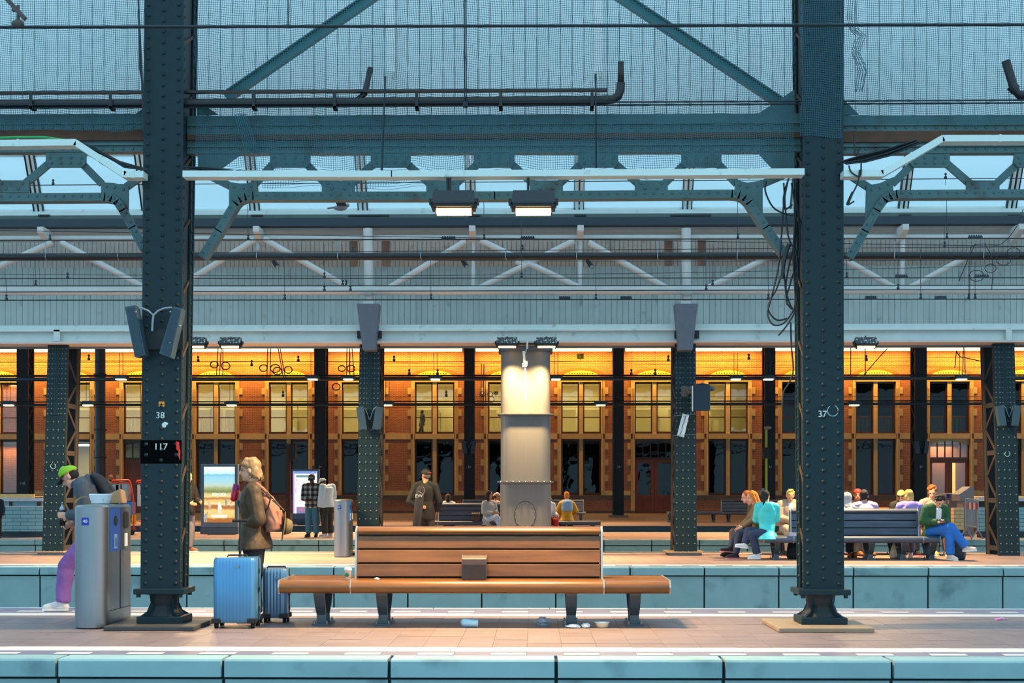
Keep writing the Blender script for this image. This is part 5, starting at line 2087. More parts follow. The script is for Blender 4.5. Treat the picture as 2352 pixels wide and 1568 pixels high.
# wire hoops and vertical feeder wires over the facade
q = MB()
for cx_, cy_, r_ in ((492, 837, 9), (518, 840, 10), (605, 845, 9), (632, 846, 11), (637, 852, 10), (662, 849, 9), (785, 846, 8), (806, 846, 9), (772, 888, 9)):
    q.tube([W(cx_ + r_ * math.cos(t), cy_ + r_ * 0.85 * math.sin(t), 46) for t in [2 * math.pi * i / 18 for i in range(18)]], 0.02, 5, closed=True)
for a, c in (((501, 800), (497, 862)), ((508, 800), (504, 862)), ((512, 800), (512, 862)), ((615, 795), (613, 866)), ((622, 790), (620, 868)), ((637, 790), (651, 868)), ((642, 792), (655, 868)), ((797, 790), (796, 862)), ((808, 790), (813, 862)), ((803, 800), (803, 860))):
    q.tube([W(a[0], a[1], 46), W(c[0], c[1], 46)], 0.017, 5)
q.build('wire_hoops', WIRE, base=W(640, 845, 46), label='round spare wire hoops hanging over the brickwork left of the middle left column', cat='cable')
q = MB()
for cx_, cy_, r_ in ((1126, 905, 6), (1128, 917, 7), (1108, 905, 6)):
    q.tube([W(cx_ + r_ * math.cos(t), cy_ + r_ * math.sin(t), 50) for t in [2 * math.pi * i / 16 for i in range(16)]], 0.012, 5, closed=True)
for dx in (-4, 0, 3):
    q.tube([W(1110 + dx, 835, 50), W(1111 + dx * 1.6, 932, 50)], 0.014, 5)
q.build('wire_hoops', WIRE, base=W(1115, 900, 50), label='tangle of feeder wires hanging left of the steel pillar', cat='cable')
q = MB()
for a, c in (((2197, 805), (2193, 845)), ((2196, 805), (2205, 820)), ((2205, 819), (2256, 830)), ((2213, 795), (2211, 865)), ((2216, 795), (2217, 865)), ((1987, 800), (1988, 865)), ((1954, 795), (1954, 868)), ((2038, 800), (2015, 825)), ((2015, 825), (1985, 860))):
    q.tube([W(a[0], a[1], 46), W(c[0], c[1], 46)], 0.016, 5)
q.build('feeder_arm', WIRE, base=W(2215, 830, 46), label='feeder wires and struts hanging between the right near column and the right edge', cat='cable')
# the two little signs on the wires
YS_ = mat('sign_yellow', rgb(214, 190, 60), 0.5)
for body, px, py, w_, h_, Y in (('1T', 1333, 818, 16, 12, 50), ('20', 1139, 902, 11, 8, 54)):
    o = thing('wire_sign', 'small yellow sign reading %s hanging on a wire %s the steel pillar' % (body, 'right of' if px > 1200 else 'left of'), 'sign', W(px, py, Y))
    q = MB()
    pbox(q, px - w_ / 2, px + w_ / 2, py - h_ / 2, py + h_ / 2, Y, Y + 0.03)
    pbox(q, px - 1, px + 1, py + h_ / 2, py + h_ / 2 + 4, Y, Y + 0.03)
    q.build('plate', YS_, o)
    text('lettering', body, h_ / FPX * Y * 1.05, W(px, py, Y - 0.012), BLACK, o)
# flying pigeon
o = thing('pigeon', 'small grey pigeon flying under the roof glazing', 'bird', W(782, 477, 20))
BRD = mat('pigeon_grey', rgb(150, 150, 156), 0.7, 0, 0.2, 20)
c = W(782, 477, 20)
q = MB()
q.ell(c, 0.10, 0.05, 0.045)
q.ell(c + Vector((0.10, 0, 0.035)), 0.032, 0.028, 0.03)
q.add([c + Vector(v) for v in ((-0.08, -0.03, 0), (-0.08, 0.03, 0), (-0.19, 0.05, -0.01), (-0.19, -0.05, -0.01), (-0.08, 0, 0.02))], [(0, 1, 2, 3), (0, 4, 1), (1, 4, 2), (4, 0, 3), (2, 4, 3)])
q.build('body', BRD, o, smooth=True)
for s in (-1, 1):
    q = MB()
    b0 = c + Vector((0.03, 0.03 * s, 0.02))
    pts = [Vector((0.06, 0, 0)), Vector((0.05, 0.14 * s, 0.07)), Vector((-0.02, 0.30 * s, 0.03)), Vector((-0.09, 0.15 * s, 0.05)), Vector((-0.07, 0, 0))]
    q.add([b0 + p for p in pts] + [b0 + p + Vector((0, 0, 0.01)) for p in pts], [(0, 1, 2, 3, 4), (9, 8, 7, 6, 5)] + [(i, (i + 1) % 5, (i + 1) % 5 + 5, i + 5) for i in range(5)])
    q.build('wing', mat('pigeon_wing', rgb(70, 74, 80), 0.7), o)
# ================================================================== benches
def wood(name, c, rough=0.32, rand=0.18):
    return mat(name, c, rough, 0, 0.42, 4, 0.06, (0.5, 4, 5), rand, 0.5, 6)


WOOD = wood('oiled_wood', rgb(116, 75, 37), 0.27)
WOODB = wood('blue_grey_wood', rgb(66, 76, 96), 0.5, 0.08)
BENCHG = mat('bench_steel', rgb(84, 96, 102), 0.45, 0.4, 0.06, 8)
BENCHE = mat('bench_edge_steel', rgb(176, 178, 176), 0.35, 0.7)


def bench(label, x0, x1, bx0, bx1, Yc, slat_m, legs, arm=None, hseat=0.465, hback=0.985, back=True, depth=0.92):
    """double sided bench: seat slats front to back, a leaning slatted back in the middle"""
    root = thing('bench', label, 'bench', ((x0 + x1) / 2, Yc, 0))
    yf, yb = Yc - depth / 2, Yc + depth / 2
    # rounded front and rear slats
    for s, y in ((-1, yf), (1, yb)):
        prof = []
        for a in range(0, 181, 20):
            t = R(a - 90 if s > 0 else a + 90)
            prof.append((y - s * 0.06 + 0.07 * math.cos(t), hseat - 0.065 + 0.065 * math.sin(t)))
        prof = prof + ([(y + 0.10, hseat - 0.13), (y + 0.10, hseat)] if s < 0 else [(y - 0.10, hseat), (y - 0.10, hseat - 0.13)])
        seg = [x0, bx0 - 0.005, bx1 + 0.005, x1] if back else [x0, x1]
        for a, c in zip(seg[:-1], seg[1:]):
            q = MB()
            q.xprism(prof, a + 0.006, c - 0.006)
            q.build('seat_slat', slat_m, root, angle=35)
    n = 6
    w = (yb - yf - 0.2) / n
    seg = [x0, bx0 - 0.005, bx1 + 0.005, x1] if back else [x0, x1]
    for i in range(n):
        for a, c in zip(seg[:-1], seg[1:]):
            q = MB()
            q.box(a + 0.006, c - 0.006, yf + 0.1 + w * i + 0.004, yf + 0.1 + w * (i + 1) - 0.004, hseat - 0.045, hseat)
            q.build('seat_slat', slat_m, root)
    for x in (seg if back else []):
        q = MB()
        prof2 = [(yf - 0.012, hseat - 0.065), (yf + 0.01, hseat + 0.004), (yb - 0.01, hseat + 0.004), (yb + 0.012, hseat - 0.065), (yb - 0.03, hseat - 0.135), (yf + 0.03, hseat - 0.135)]
        q.xprism(prof2, x - 0.007, x + 0.007)
        q.build('edge_strip', BENCHE, root)
    if back:
        zb0 = hseat + 0.012
        hs = (hback - 0.085 - zb0) / 3
        lean = 0.05
        for s in (-1, 1):
            for i in range(3):
                z0 = zb0 + hs * i
                ya = Yc + s * (0.10 - lean * i / 3)
                yc2 = Yc + s * (0.10 - lean * (i + 1) / 3)
                q = MB()
                q.xprism([(ya, z0 + 0.006), (yc2, z0 + hs - 0.010), (yc2 - s * 0.035, z0 + hs - 0.010), (ya - s * 0.035, z0 + 0.006)], bx0 + 0.012, bx1 - 0.012)
                q.build('back_slat', slat_m, root, bevel=0.006)
        q = MB()
        zt = hback - 0.085 + 0.006
        prof = [(Yc - 0.062, zt), (Yc - 0.075, zt + 0.03)] + [(Yc + 0.07 * math.cos(R(a)), zt + 0.03 + 0.049 * math.sin(R(a))) for a in range(160, 19, -20)] + [(Yc + 0.075, zt + 0.03), (Yc + 0.062, zt)]
        q.xprism(prof, bx0 + 0.012, bx1 - 0.012)
        q.build('top_slat', slat_m, root, angle=40)
        q = MB()
        q.box(bx0 + 0.02, bx1 - 0.02, Yc - 0.012, Yc + 0.012, hseat, zt + 0.01)
        q.build('gap_shade_slab', BLACK, root)  # black slab added so the gaps between the back slats look shaded
        q = MB()
        for i in range(5):
            x = bx0 + (bx1 - bx0) * (i + 0.5) / 5
            q.box(x - 0.12, x + 0.02, Yc - 0.064, Yc - 0.05, zt - 0.007, zt + 0.003)
        q.build('back_clips', BLACK, root, kind='stuff')
        for x in (bx0, bx1):
            q = MB()
            q.xprism([(Yc - 0.115, hseat), (Yc - 0.07, zt + 0.03), (Yc, hback + 0.003), (Yc + 0.07, zt + 0.03), (Yc + 0.115, hseat)], x - 0.008, x + 0.012)
            q.build('back_end_plate', BENCHE, root)
    if arm is not None:
        for s in ((-1, 1)):
            q = MB()
            yo = yf + 0.055 if s < 0 else yb - 0.055
            yi = Yc + s * 0.085
            za = hseat + 0.245
            pts = [(yi, za), (yo + s * -0.05, za), (yo + s * 0.0, za - 0.035), (yo + s * 0.012, za - 0.09), (yo, hseat + 0.003),
                   (yo - s * 0.016, hseat + 0.003), (yo - s * 0.006, za - 0.095), (yo - s * 0.018, za - 0.04), (yo - s * 0.055, za - 0.014), (yi, za - 0.014)]
            q.xprism(pts, arm - 0.115, arm + 0.115)
            ar = q.build('armrest', mat('armrest_dark', rgb(66, 46, 38), 0.35, 0.0, 0.15, 10), root, bevel=0.004)
            q = MB()
            for e in (-1, 1):
                q.xprism([(y, z + 0.001) for y, z in pts], arm + e * 0.117 - 0.003, arm + e * 0.117 + 0.003)
            q.build('armrest_rim', BENCHG, ar)
    for x in legs:
        for s, y in ((-1, yf + 0.16), (1, yb - 0.16)):
            # curved blade: wider at the top, bending to the floor plate in the middle
            q = MB()
            yt, ybm = y, Yc + s * 0.13
            pr = [(0.055, yt, hseat - 0.05), (0.056, yt - s * 0.03, hseat - 0.16), (0.052, yt - s * 0.10, hseat - 0.28), (0.046, ybm, 0.10), (0.046, ybm, 0.015)]
            vs = []
            for hw, yy, z in pr:
                vs += [(x - hw, yy - 0.012, z), (x + hw, yy - 0.012, z), (x + hw, yy + 0.012, z), (x - hw, yy + 0.012, z)]
            fs = [(0, 1, 2, 3), tuple(reversed([len(vs) - 4 + i for i in range(4)]))]
            for i in range(len(pr) - 1):
                for j in range(4):
                    j2 = (j + 1) % 4
                    fs.append((i * 4 + j2, i * 4 + j, i * 4 + 4 + j, i * 4 + 4 + j2))
            q.add(vs, fs)
            q.box(x - 0.035, x + 0.035, min(yt, Yc + s * 0.05), max(yt, Yc + s * 0.05), hseat - 0.075, hseat - 0.05)
            q.build('leg', BENCHG, root)
        q = MB()
        q.box(x - 0.085, x + 0.085, Yc - 0.22, Yc + 0.22, 0.001, 0.016)
        fp = q.build('foot_plate', BENCHG, root)
        q = MB()
        for dx in (-0.062, 0.062):
            for dy in (-0.18, 0.18):
                q.lathe([(0.012, 0), (0.012, 0.025), (0.006, 0.032)], (x + dx, Yc + dy, 0.016), 6)
        q.build('bolts', STEEL, fp, kind='stuff')
    return root


YB_A = 14.1
S_ = lambda px: wx(px, 13.65)
benchA = bench('brown wooden double sided bench with slatted back, empty, under the two heater lamps', S_(640), S_(1539), S_(806), S_(1386), YB_A, WOOD,
               [wx(p, 13.85) for p in (734, 877, 1313, 1459)], arm=wx(1089, 13.7))
YB_B = 27.6
T_ = lambda px: wx(px, 27.2)
benchB = bench('dark blue slatted bench crowded with people, at the right on the second platform', T_(1754), T_(2158), T_(1823), T_(2119), YB_B, WOODB, [T_(p) for p in (1789, 2007, 2083, 2150)], hback=1.0)
YB_E = 29.75
E_ = lambda px: wx(px, 29.4)
benchE = bench('warm brown slatted bench right behind the dark blue bench, mostly hidden by it', E_(1782), E_(2158), E_(1846), E_(2110), YB_E, WOOD, [E_(p) for p in (1806, 1990, 2060, 2140)], hback=1.0)
YB_C = 41.5
U_ = lambda px: wx(px, 41.2)
benchC = bench('long dark bench on the third platform, running behind the steel pillar', U_(998), U_(1379), U_(1006), U_(1240), YB_C, WOODB, [U_(p) for p in (1030, 1110, 1290, 1362)], arm=U_(1093))
YB_D = 60.5
V_ = lambda px: wx(px, 60.0)
benchD1 = bench('dark bench by the brick wall, behind the red haired woman', V_(1536), V_(1842), V_(1660), V_(1800), YB_D, WOODB, [V_(p) for p in (1540, 1642, 1677, 1750, 1830)])
benchD2 = bench('dark bench by the brick wall, on both sides of the steel pillar', V_(1050), V_(1345), V_(1062), V_(1341), YB_D, WOODB, [V_(p) for p in (1070, 1150, 1290, 1335)])

# ================================================================== recycling bins
BINB = mat('bin_blue', rgb(30, 118, 210), 0.4)
BADGE = mat('badge_blue', rgb(20, 40, 160), 0.4)


def bin_(label, num, px0, px1, Y, length, hgt, bag=True):
    x0, x1 = wx(px0, Y), wx(px1, Y)
    w = (x1 - x0) / 2
    cx_, cy_ = (x0 + x1) / 2, Y + length / 2
    root = thing('recycling_bin', label, 'bin', (cx_, cy_, 0))

    def plan(k, e=0.0):
        pts = []
        for i in range(13):
            a = R(180 + 180 * i / 12)
            pts.append((cx_ + (w + e) * math.cos(a), Y + w + (w + e) * math.sin(a)))
        for i in range(13):
            a = R(180 * i / 12)
            pts.append((cx_ + (w + e) * math.cos(a), Y + length - w + (w + e) * math.sin(a)))
        return pts
    q = MB()
    q.zprism(plan(1), 0.014, hgt - 0.02)
    q.build('body', STEEL, root, angle=30)
    q = MB()
    pl = plan(1)
    n = len(pl)
    vs = [(x, y, hgt - 0.02) for x, y in pl] + [(cx_ + (x - cx_) * 0.9, cy_ + (y - cy_) * 0.95, hgt) for x, y in pl] + [(cx_, cy_, hgt + 0.012)]
    q.add(vs, [(i, (i + 1) % n, (i + 1) % n + n, i + n) for i in range(n)] + [(i + n, (i + 1) % n + n, 2 * n) for i in range(n)])
    q.build('lid', STEEL, root, angle=30)
    q = MB()
    q.zprism(plan(1, -0.012), 0.0, 0.014)
    q.build('base', BLACK, root)
    zc = hgt * 0.87
    # badge on the rounded end
    q = MB()
    bx = cx_ - 0.02
    q.box(bx - 0.035, bx + 0.035, Y - 0.004, Y + 0.01, zc - 0.037, zc + 0.037)
    bd = q.build('number_badge', BADGE, root)
    text('number_lettering', num, 0.045, (bx, Y - 0.006, zc), mat('badge_white', rgb(240, 240, 245), 0.5), bd)
    # side panels facing +x
    xs_ = cx_ + w + 0.003
    L0, L1 = Y + w, Y + length - w
    lm = (L0 + L1) / 2
    q = MB()
    q.box(xs_ - 0.004, xs_ + 0.003, L0 + 0.01, lm - 0.005, hgt * 0.62, hgt - 0.03)
    bp_ = q.build('blue_panel', BINB, root)
    q = MB()
    q.xprism([(lm - (lm - L0) / 2 + 0.062 * math.cos(R(a)), hgt * 0.87 + 0.05 * math.sin(R(a))) for a in range(0, 360, 30)], xs_ + 0.002, xs_ + 0.006)
    q.build('opening', BLACK, bp_)
    q = MB()
    q.box(xs_ + 0.002, xs_ + 0.005, lm - (lm - L0) / 2 - 0.04, lm - (lm - L0) / 2 + 0.05, hgt * 0.64, hgt * 0.76)
    lb = q.build('label_sheet', mat('label_white', rgb(225, 232, 240), 0.5), bp_)
    q = MB()
    q.xprism([(lm - (lm - L0) / 2 - 0.012, hgt * 0.655), (lm - (lm - L0) / 2 + 0.024, hgt * 0.655), (lm - (lm - L0) / 2 + 0.024, hgt * 0.715), (lm - (lm - L0) / 2 + 0.006, hgt * 0.74), (lm - (lm - L0) / 2 - 0.012, hgt * 0.715)], xs_ + 0.005, xs_ + 0.007)
    q.build('bottle_print', mat('print_grey', rgb(70, 110, 150), 0.5), lb)
    q = MB()
    q.box(xs_ - 0.004, xs_ + 0.003, lm + 0.005, L1 - 0.01, hgt * 0.62, hgt - 0.03)
    gp = q.build('grey_panel', mat('bin_grey', rgb(98, 104, 112), 0.4, 0.5), root)
    q = MB()
    mm = lm + (L1 - lm) / 2
    q.xprism([(mm + 0.10 * max(-1, min(1, 1.25 * math.cos(R(a)))), hgt * 0.87 + 0.085 * max(-1, min(1, 1.25 * math.sin(R(a))))) for a in range(0, 360, 20)], xs_ + 0.002, xs_ + 0.006)
    q.build('opening', BLACK, gp)
    q = MB()
    q.box(xs_ + 0.002, xs_ + 0.005, mm - 0.05, mm + 0.06, hgt * 0.65, hgt * 0.76)
    q.build('label_sheet', mat('label_white', rgb(225, 232, 240), 0.5), gp)
    q = MB()
    q.box(xs_ - 0.004, xs_ + 0.002, L0, L1, hgt * 0.135, hgt * 0.14)
    q.box(xs_ - 0.004, xs_ + 0.002, lm - 0.003, lm + 0.003, hgt * 0.14, hgt * 0.62)
    q.build('door_joint', BLACK, root)
    return root


binA = bin_('tall steel recycling bin number 40 with a blue panel, beside the left near column', '40', 161, 240, 13.45, 1.02, 1.205)
binB = bin_('tall steel recycling bin number 27 beyond the left end of the brown bench', '27', 765, 799, 28.2, 0.95, 1.17)
# takeaway box and paper bag on the bin
Yb = 13.9
zt = 1.219
o = thing('takeaway_box', 'white takeaway food box standing on top of bin 40', 'box', (wx(231, Yb), Yb, zt))
q = MB()
cx_ = wx(231, Yb)
k = Yb / FPX
q.rings([((cx_, Yb, zt), (21 * k, 0, 0), (0, 0.05, 0)), ((cx_, Yb, zt + 20 * k), (27 * k, 0, 0), (0, 0.075, 0)), ((cx_, Yb, zt + 22 * k), (25.5 * k, 0, 0), (0, 0.07, 0))], 20)
q.build('tub', mat('carton_white', rgb(232, 236, 242), 0.6), o, smooth=False, angle=40)
q = MB()
for i in range(7):
    a = random.uniform(200, 340)
    q.dome((cx_ + 23.5 * k * math.cos(R(a)), Yb + 0.062 * math.sin(R(a)), zt + random.uniform(5, 16) * k), 0.004, 0.001)
q.build('speckles', GREYP, o, kind='stuff')
KRAFT = mat('kraft_paper', rgb(168, 134, 100), 0.8, 0, 0.15, 6, 0.2)
o = thing('paper_bag', 'brown paper bag with twisted handles lying on top of bin 40', 'bag', (wx(262, 14.2), 14.2, zt))
q = MB()
c = (wx(262, 14.2), 14.2)
k = 14.2 / FPX
q.add([(c[0] - 24 * k, c[1] - 0.08, zt), (c[0] + 24 * k, c[1] - 0.08, zt), (c[0] + 24 * k, c[1] + 0.1, zt), (c[0] - 24 * k, c[1] + 0.1, zt),
       (c[0] - 20 * k, c[1] - 0.02, zt + 16 * k), (c[0] + 17 * k, c[1] - 0.05, zt + 34 * k), (c[0] + 23 * k, c[1] + 0.05, zt + 29 * k), (c[0] - 20 * k, c[1] + 0.04, zt + 20 * k)],
      [(0, 3, 2, 1), (4, 5, 6, 7), (0, 1, 5, 4), (1, 2, 6, 5), (2, 3, 7, 6), (3, 0, 4, 7)])
q.build('bag_body', KRAFT, o, bevel=0.008)
q = MB()
for dy in (-0.2, -0.17, -0.14):
    q.tube([(wx(x, 13.9) , 13.9 + dy, 1.219 + (1157 - y) / FPX * 13.9 + 0.006) for x, y in ((186, 1157), (190, 1150), (200, 1144), (210, 1143))], 0.004, 5)
q.build('handle', KRAFT, o)

# ================================================================== suitcases
CASE = mat('suitcase_blue', rgb(86, 146, 192), 0.28, 0.55, 0.06, 5)
CASE2 = mat('suitcase_grey_blue', rgb(100, 138, 172), 0.28, 0.55, 0.06, 5)


def suitcase(label, x0, x1, y0, depth, z0, z1, m, pole=None, rz=0.0):
    cx_, cy_ = (x0 + x1) / 2, y0 + depth / 2
    root = thing('suitcase', label, 'suitcase', (cx_, cy_, 0))
    w = (x1 - x0) / 2
    rot = Matrix.Rotation(rz, 3, 'Z')

    def T(x, y, z):
        v = rot @ Vector((x, y, 0))
        return (cx_ + v.x, cy_ + v.y, z)
    # body: rounded box with vertical ribs, two shells split along the depth
    q = MB()
    r_ = 0.05
    n = 46
    outline = []
    per = []

    def rr(u):
        pass
    hw, hd = w, depth / 2
    pts = []
    for cxx, cyy, a0 in ((hw - r_, hd - r_, 0), (-hw + r_, hd - r_, 90), (-hw + r_, -hd + r_, 180), (hw - r_, -hd + r_, 270)):
        for i in range(5):
            a = R(a0 + 90 * i / 4)
            pts.append((cxx + r_ * math.cos(a), cyy + r_ * math.sin(a)))
    # resample
    segs = []
    P = pts + [pts[0]]
    tot = sum(math.dist(P[i], P[i + 1]) for i in range(len(pts)))
    N_ = 4 * int(tot / 0.033)
    acc, i, res = 0, 0, []
    for s in range(N_):
        t = tot * s / N_
        while acc + math.dist(P[i], P[i + 1]) < t:
            acc += math.dist(P[i], P[i + 1])
            i += 1
        f = (t - acc) / max(1e-9, math.dist(P[i], P[i + 1]))
        x, y = P[i][0] + (P[i + 1][0] - P[i][0]) * f, P[i][1] + (P[i + 1][1] - P[i][1]) * f
        d = 0.0 if s % 4 in (0, 1) else -0.004
        L = math.hypot(x, y)
        res.append((x + x / L * d, y + y / L * d))
    m_ = len(res)
    vs, fs = [], []
    levels = [(z0, 0.90), (z0 + 0.012, 0.96), (z0 + 0.04, 1.0), (z1 - 0.05, 1.0), (z1 - 0.018, 0.965), (z1, 0.88)]
    for z, k in levels:
        for x, y in res:
            kx = 1 - (1 - k) * 0.6
            vs.append(T(x * kx, y * k, z))
    for li in range(len(levels) - 1):
        for j in range(m_):
            j2 = (j + 1) % m_
            fs.append((li * m_ + j, li * m_ + j2, (li + 1) * m_ + j2, (li + 1) * m_ + j))
    fs.append(tuple(range(m_ - 1, -1, -1)))
    fs.append(tuple((len(levels) - 1) * m_ + j for j in range(m_)))
    q.add(vs, fs)
    q.build('shell', m, root, angle=50)
    # dark seam round the middle, corner guards, wheels, latches, handle
    q = MB()
    e = 0.004
    for a, c in (((w + e, z0), (w + e, z1)), ((-w - e, z0), (-w - e, z1))):
        q.add([T(a[0] - 0.004, 0.0, a[1]), T(a[0] + 0.002, 0.0, a[1]), T(a[0] + 0.002, 0.012, a[1]), T(a[0] - 0.004, 0.012, a[1]),
               T(c[0] - 0.004, 0.0, c[1]), T(c[0] + 0.002, 0.0, c[1]), T(c[0] + 0.002, 0.012, c[1]), T(c[0] - 0.004, 0.012, c[1])],
              [(0, 3, 2, 1), (4, 5, 6, 7), (0, 1, 5, 4), (1, 2, 6, 5), (2, 3, 7, 6), (3, 0, 4, 7)])
    q.build('seam', BLACK, root)
    for sx in (-1, 1):
        for sy in (-1, 1):
            px_, py_ = sx * (w - 0.045), sy * (hd - 0.045)
            q = MB()
            q.cbox(T(px_ + sx * 0.01, py_ + sy * 0.02, z0 + 0.02), 0.09, 0.07, 0.05, rot)
            cg = q.build('corner_guard', BLACK, root, bevel=0.008)
            q = MB()
            zc = z0 / 2
            pc = T(px_ + sx * 0.015, py_, 0.028)
            q2 = []
            for dx in (-0.014, 0.014):
                ring = [(pc[0] + dx + 0.0, pc[1], pc[2])]
            q.xprism([(pc[1] + 0.027 * math.cos(2 * math.pi * i / 14), pc[2] + 0.0275 * math.sin(2 * math.pi * i / 14)) for i in range(14)], pc[0] - 0.018, pc[0] + 0.018)
            q.cbox((pc[0], pc[1], (z0 + pc[2]) / 2 + 0.01), 0.03, 0.03, max(0.01, z0 - pc[2]))
            wh = q.build('wheel', BLACKG, root)
            q = MB()
            q.xprism([(pc[1] + 0.016 * math.cos(2 * math.pi * i / 10), pc[2] + 0.016 * math.sin(2 * math.pi * i / 10)) for i in range(10)], pc[0] - 0.0195, pc[0] + 0.0195)
            q.build('hub', STEEL, wh)
    for zz in (z0 + (z1 - z0) * 0.2, z0 + (z1 - z0) * 0.5, z0 + (z1 - z0) * 0.78):
        q = MB()
        q.cbox(T(w + 0.004, 0.006, zz), 0.012, 0.035 if zz != z0 + (z1 - z0) * 0.5 else 0.06, 0.045, rot)
        q.build('latch', BLACK, root)
    q = MB()
    q.tube([T(-0.10, 0.0, z1 - 0.005), T(-0.09, 0.0, z1 + 0.018), T(0.09, 0.0, z1 + 0.018), T(0.10, 0.0, z1 - 0.005)], 0.009, 6)
    q.build('carry_handle', BLACK, root)
    q = MB()
    q.cbox(T(0.03, -hd - 0.002, z1 - 0.09), 0.045, 0.006, 0.018, rot)
    q.build('badge', STEEL, root)
    if pole:
        pzt, pw, py_ = pole
        q = MB()
        q.tube([T(0.0, py_, z1 - 0.02), T(0.0, py_, pzt)], 0.009, 8)
        q.tube([T(0.0, py_, z1 - 0.02), T(0.0, py_, z1 + (pzt - z1) * 0.5)], 0.013, 8)
        pl_ = q.build('pull_pole', BLACK, root)
        q = MB()
        q.tube([T(-pw / 2, py_, pzt), T(pw / 2, py_, pzt)], 0.015, 8)
        q.build('pull_grip', BLACKG, pl_, bevel=0)
    return root


Y1 = 13.55
suitcase('large ribbed light blue hard suitcase beside the woman, left of the bench', wx(488, Y1), wx(586, Y1), Y1, 0.33, 0.055, wz(1281, Y1), CASE, pole=(wz(1196, 13.8), 0.15, 0.12))
Y2 = 14.15
suitcase('smaller ribbed grey blue suitcase right behind the large one, at the end of the bench', wx(602, Y2), wx(659, Y2), Y2, 0.24, 0.05, wz(1307, Y2), CASE2, pole=None)
# second pull pole belongs to the smaller case
q = MB()
xx = wx(603, 14.45)
sc2 = [o for o in bpy.data.objects if o.name.startswith('suitcase') and o.type == 'EMPTY'][-1]
q.tube([(xx, 14.36, wz(1310, 14.4)), (xx, 14.36, wz(1197, 14.4))], 0.009, 8)
pl_ = q.build('pull_pole', BLACK, sc2)
q = MB()
q.tube([W(592, 1197, 14.36), W(617, 1197, 14.36)], 0.014, 8)
q.build('pull_grip', BLACKG, pl_)

# ================================================================== illuminated advertising screens
def screen_mat(name, stops, strength, scale, horiz=False):
    m = bpy.data.materials.new(name)
    m.use_nodes = True
    nt = m.node_tree
    N, L = nt.nodes, nt.links
    p = N['Principled BSDF']
    tc = N.new('ShaderNodeTexCoord')
    sx = N.new('ShaderNodeSeparateXYZ')
    L.new(tc.outputs['Generated'], sx.inputs[0])
    nz = N.new('ShaderNodeTexNoise')
    nz.inputs['Scale'].default_value = scale
    nz.inputs['Detail'].default_value = 6
    L.new(tc.outputs['Generated'], nz.inputs['Vector'])
    ma = N.new('ShaderNodeMath')
    ma.operation = 'MULTIPLY_ADD'
    ma.inputs[1].default_value = 0.07
    L.new(nz.outputs['Fac'], ma.inputs[0])
    L.new(sx.outputs['X' if horiz else 'Z'], ma.inputs[2])
    cr = N.new('ShaderNodeValToRGB')
    el = cr.color_ramp.elements
    while len(el) > 1:
        el.remove(el[-1])
    el[0].position, el[0].color = stops[0]
    for ps, c in stops[1:]:
        e = el.new(ps)
        e.color = c
    L.new(ma.outputs[0], cr.inputs[0])
    p.inputs['Base Color'].default_value = (0.02, 0.02, 0.02, 1)
    L.new(cr.outputs[0], p.inputs['Emission Color'])
    p.inputs['Emission Strength'].default_value = strength
    MATS[name] = m
    return m


CAB = mat('screen_cabinet', rgb(84, 110, 132), 0.45)
CABD = mat('screen_cabinet_dark', rgb(58, 80, 98), 0.5)


def ad(label, px0, px1, py0, Y, sc):
    x0, x1 = wx(px0, Y), wx(px1, Y)
    zt = wz(py0, Y)
    k = Y / FPX
    root = thing('advert_screen', label, 'screen', ((x0 + x1) / 2, Y + 0.1, 0))
    q = MB()
    q.box(x0, x1, Y, Y + 0.22, 0.22, zt)
    q.build('cabinet', CAB, root, bevel=0.01)
    q = MB()
    q.box(x0 - 0.01, x1 + 0.01, Y - 0.02, Y + 0.24, 0.02, 0.215)
    q.build('base', CABD, root)
    q = MB()
    q.box(x0 + 0.2, x1 - 0.1, Y + 0.03, Y + 0.2, 0.0, 0.02)
    q.build('foot', BLACK, root)
    sx0, sx1, sy0, sy1 = sc[:4]
    q = MB()
    pbox(q, sx0, sx1, sy0, sy1, Y - 0.012, Y)
    return root, q.build('screen', sc[4], root), (sx0, sx1, sy0, sy1)


M1 = screen_mat('landscape_screen', [(0.0, rgb(150, 92, 40)), (0.10, rgb(176, 104, 44)), (0.13, rgb(226, 190, 110)), (0.25, rgb(232, 200, 124)), (0.29, rgb(182, 112, 50)), (0.33, rgb(170, 104, 48)), (0.36, rgb(240, 214, 150)), (0.43, rgb(226, 186, 100)), (0.47, rgb(180, 110, 56)),
                                     (0.50, rgb(232, 206, 140)), (0.55, rgb(206, 198, 130)), (0.59, rgb(116, 128, 70)), (0.65, rgb(160, 170, 120)), (0.70, rgb(186, 206, 190)), (0.76, rgb(160, 208, 216)), (0.84, rgb(150, 206, 224)), (0.89, rgb(120, 190, 212)), (0.91, rgb(196, 236, 240)), (1.0, rgb(230, 248, 248))], 1.25, 5)
r1, s1, bx_ = ad('tall lit advertising screen with a dusty landscape and workers, behind the blonde woman', 461, 546, 1065, 42.9, (468.5, 539, 1071.5, 1199.5, M1))
Y = 42.9
TXW = emit('screen_white', (1, 1, 1, 1), 1.1)
text('print_word', 'BEFORE', 0.125, W(503, 1135.5, Y - 0.016), TXW, r1)
q = MB()
pbox(q, 485, 522, 1182, 1188, Y - 0.016, Y - 0.012)
q.build('print_line', emit('screen_pale', (0.95, 0.95, 0.75, 1), 0.8), s1)


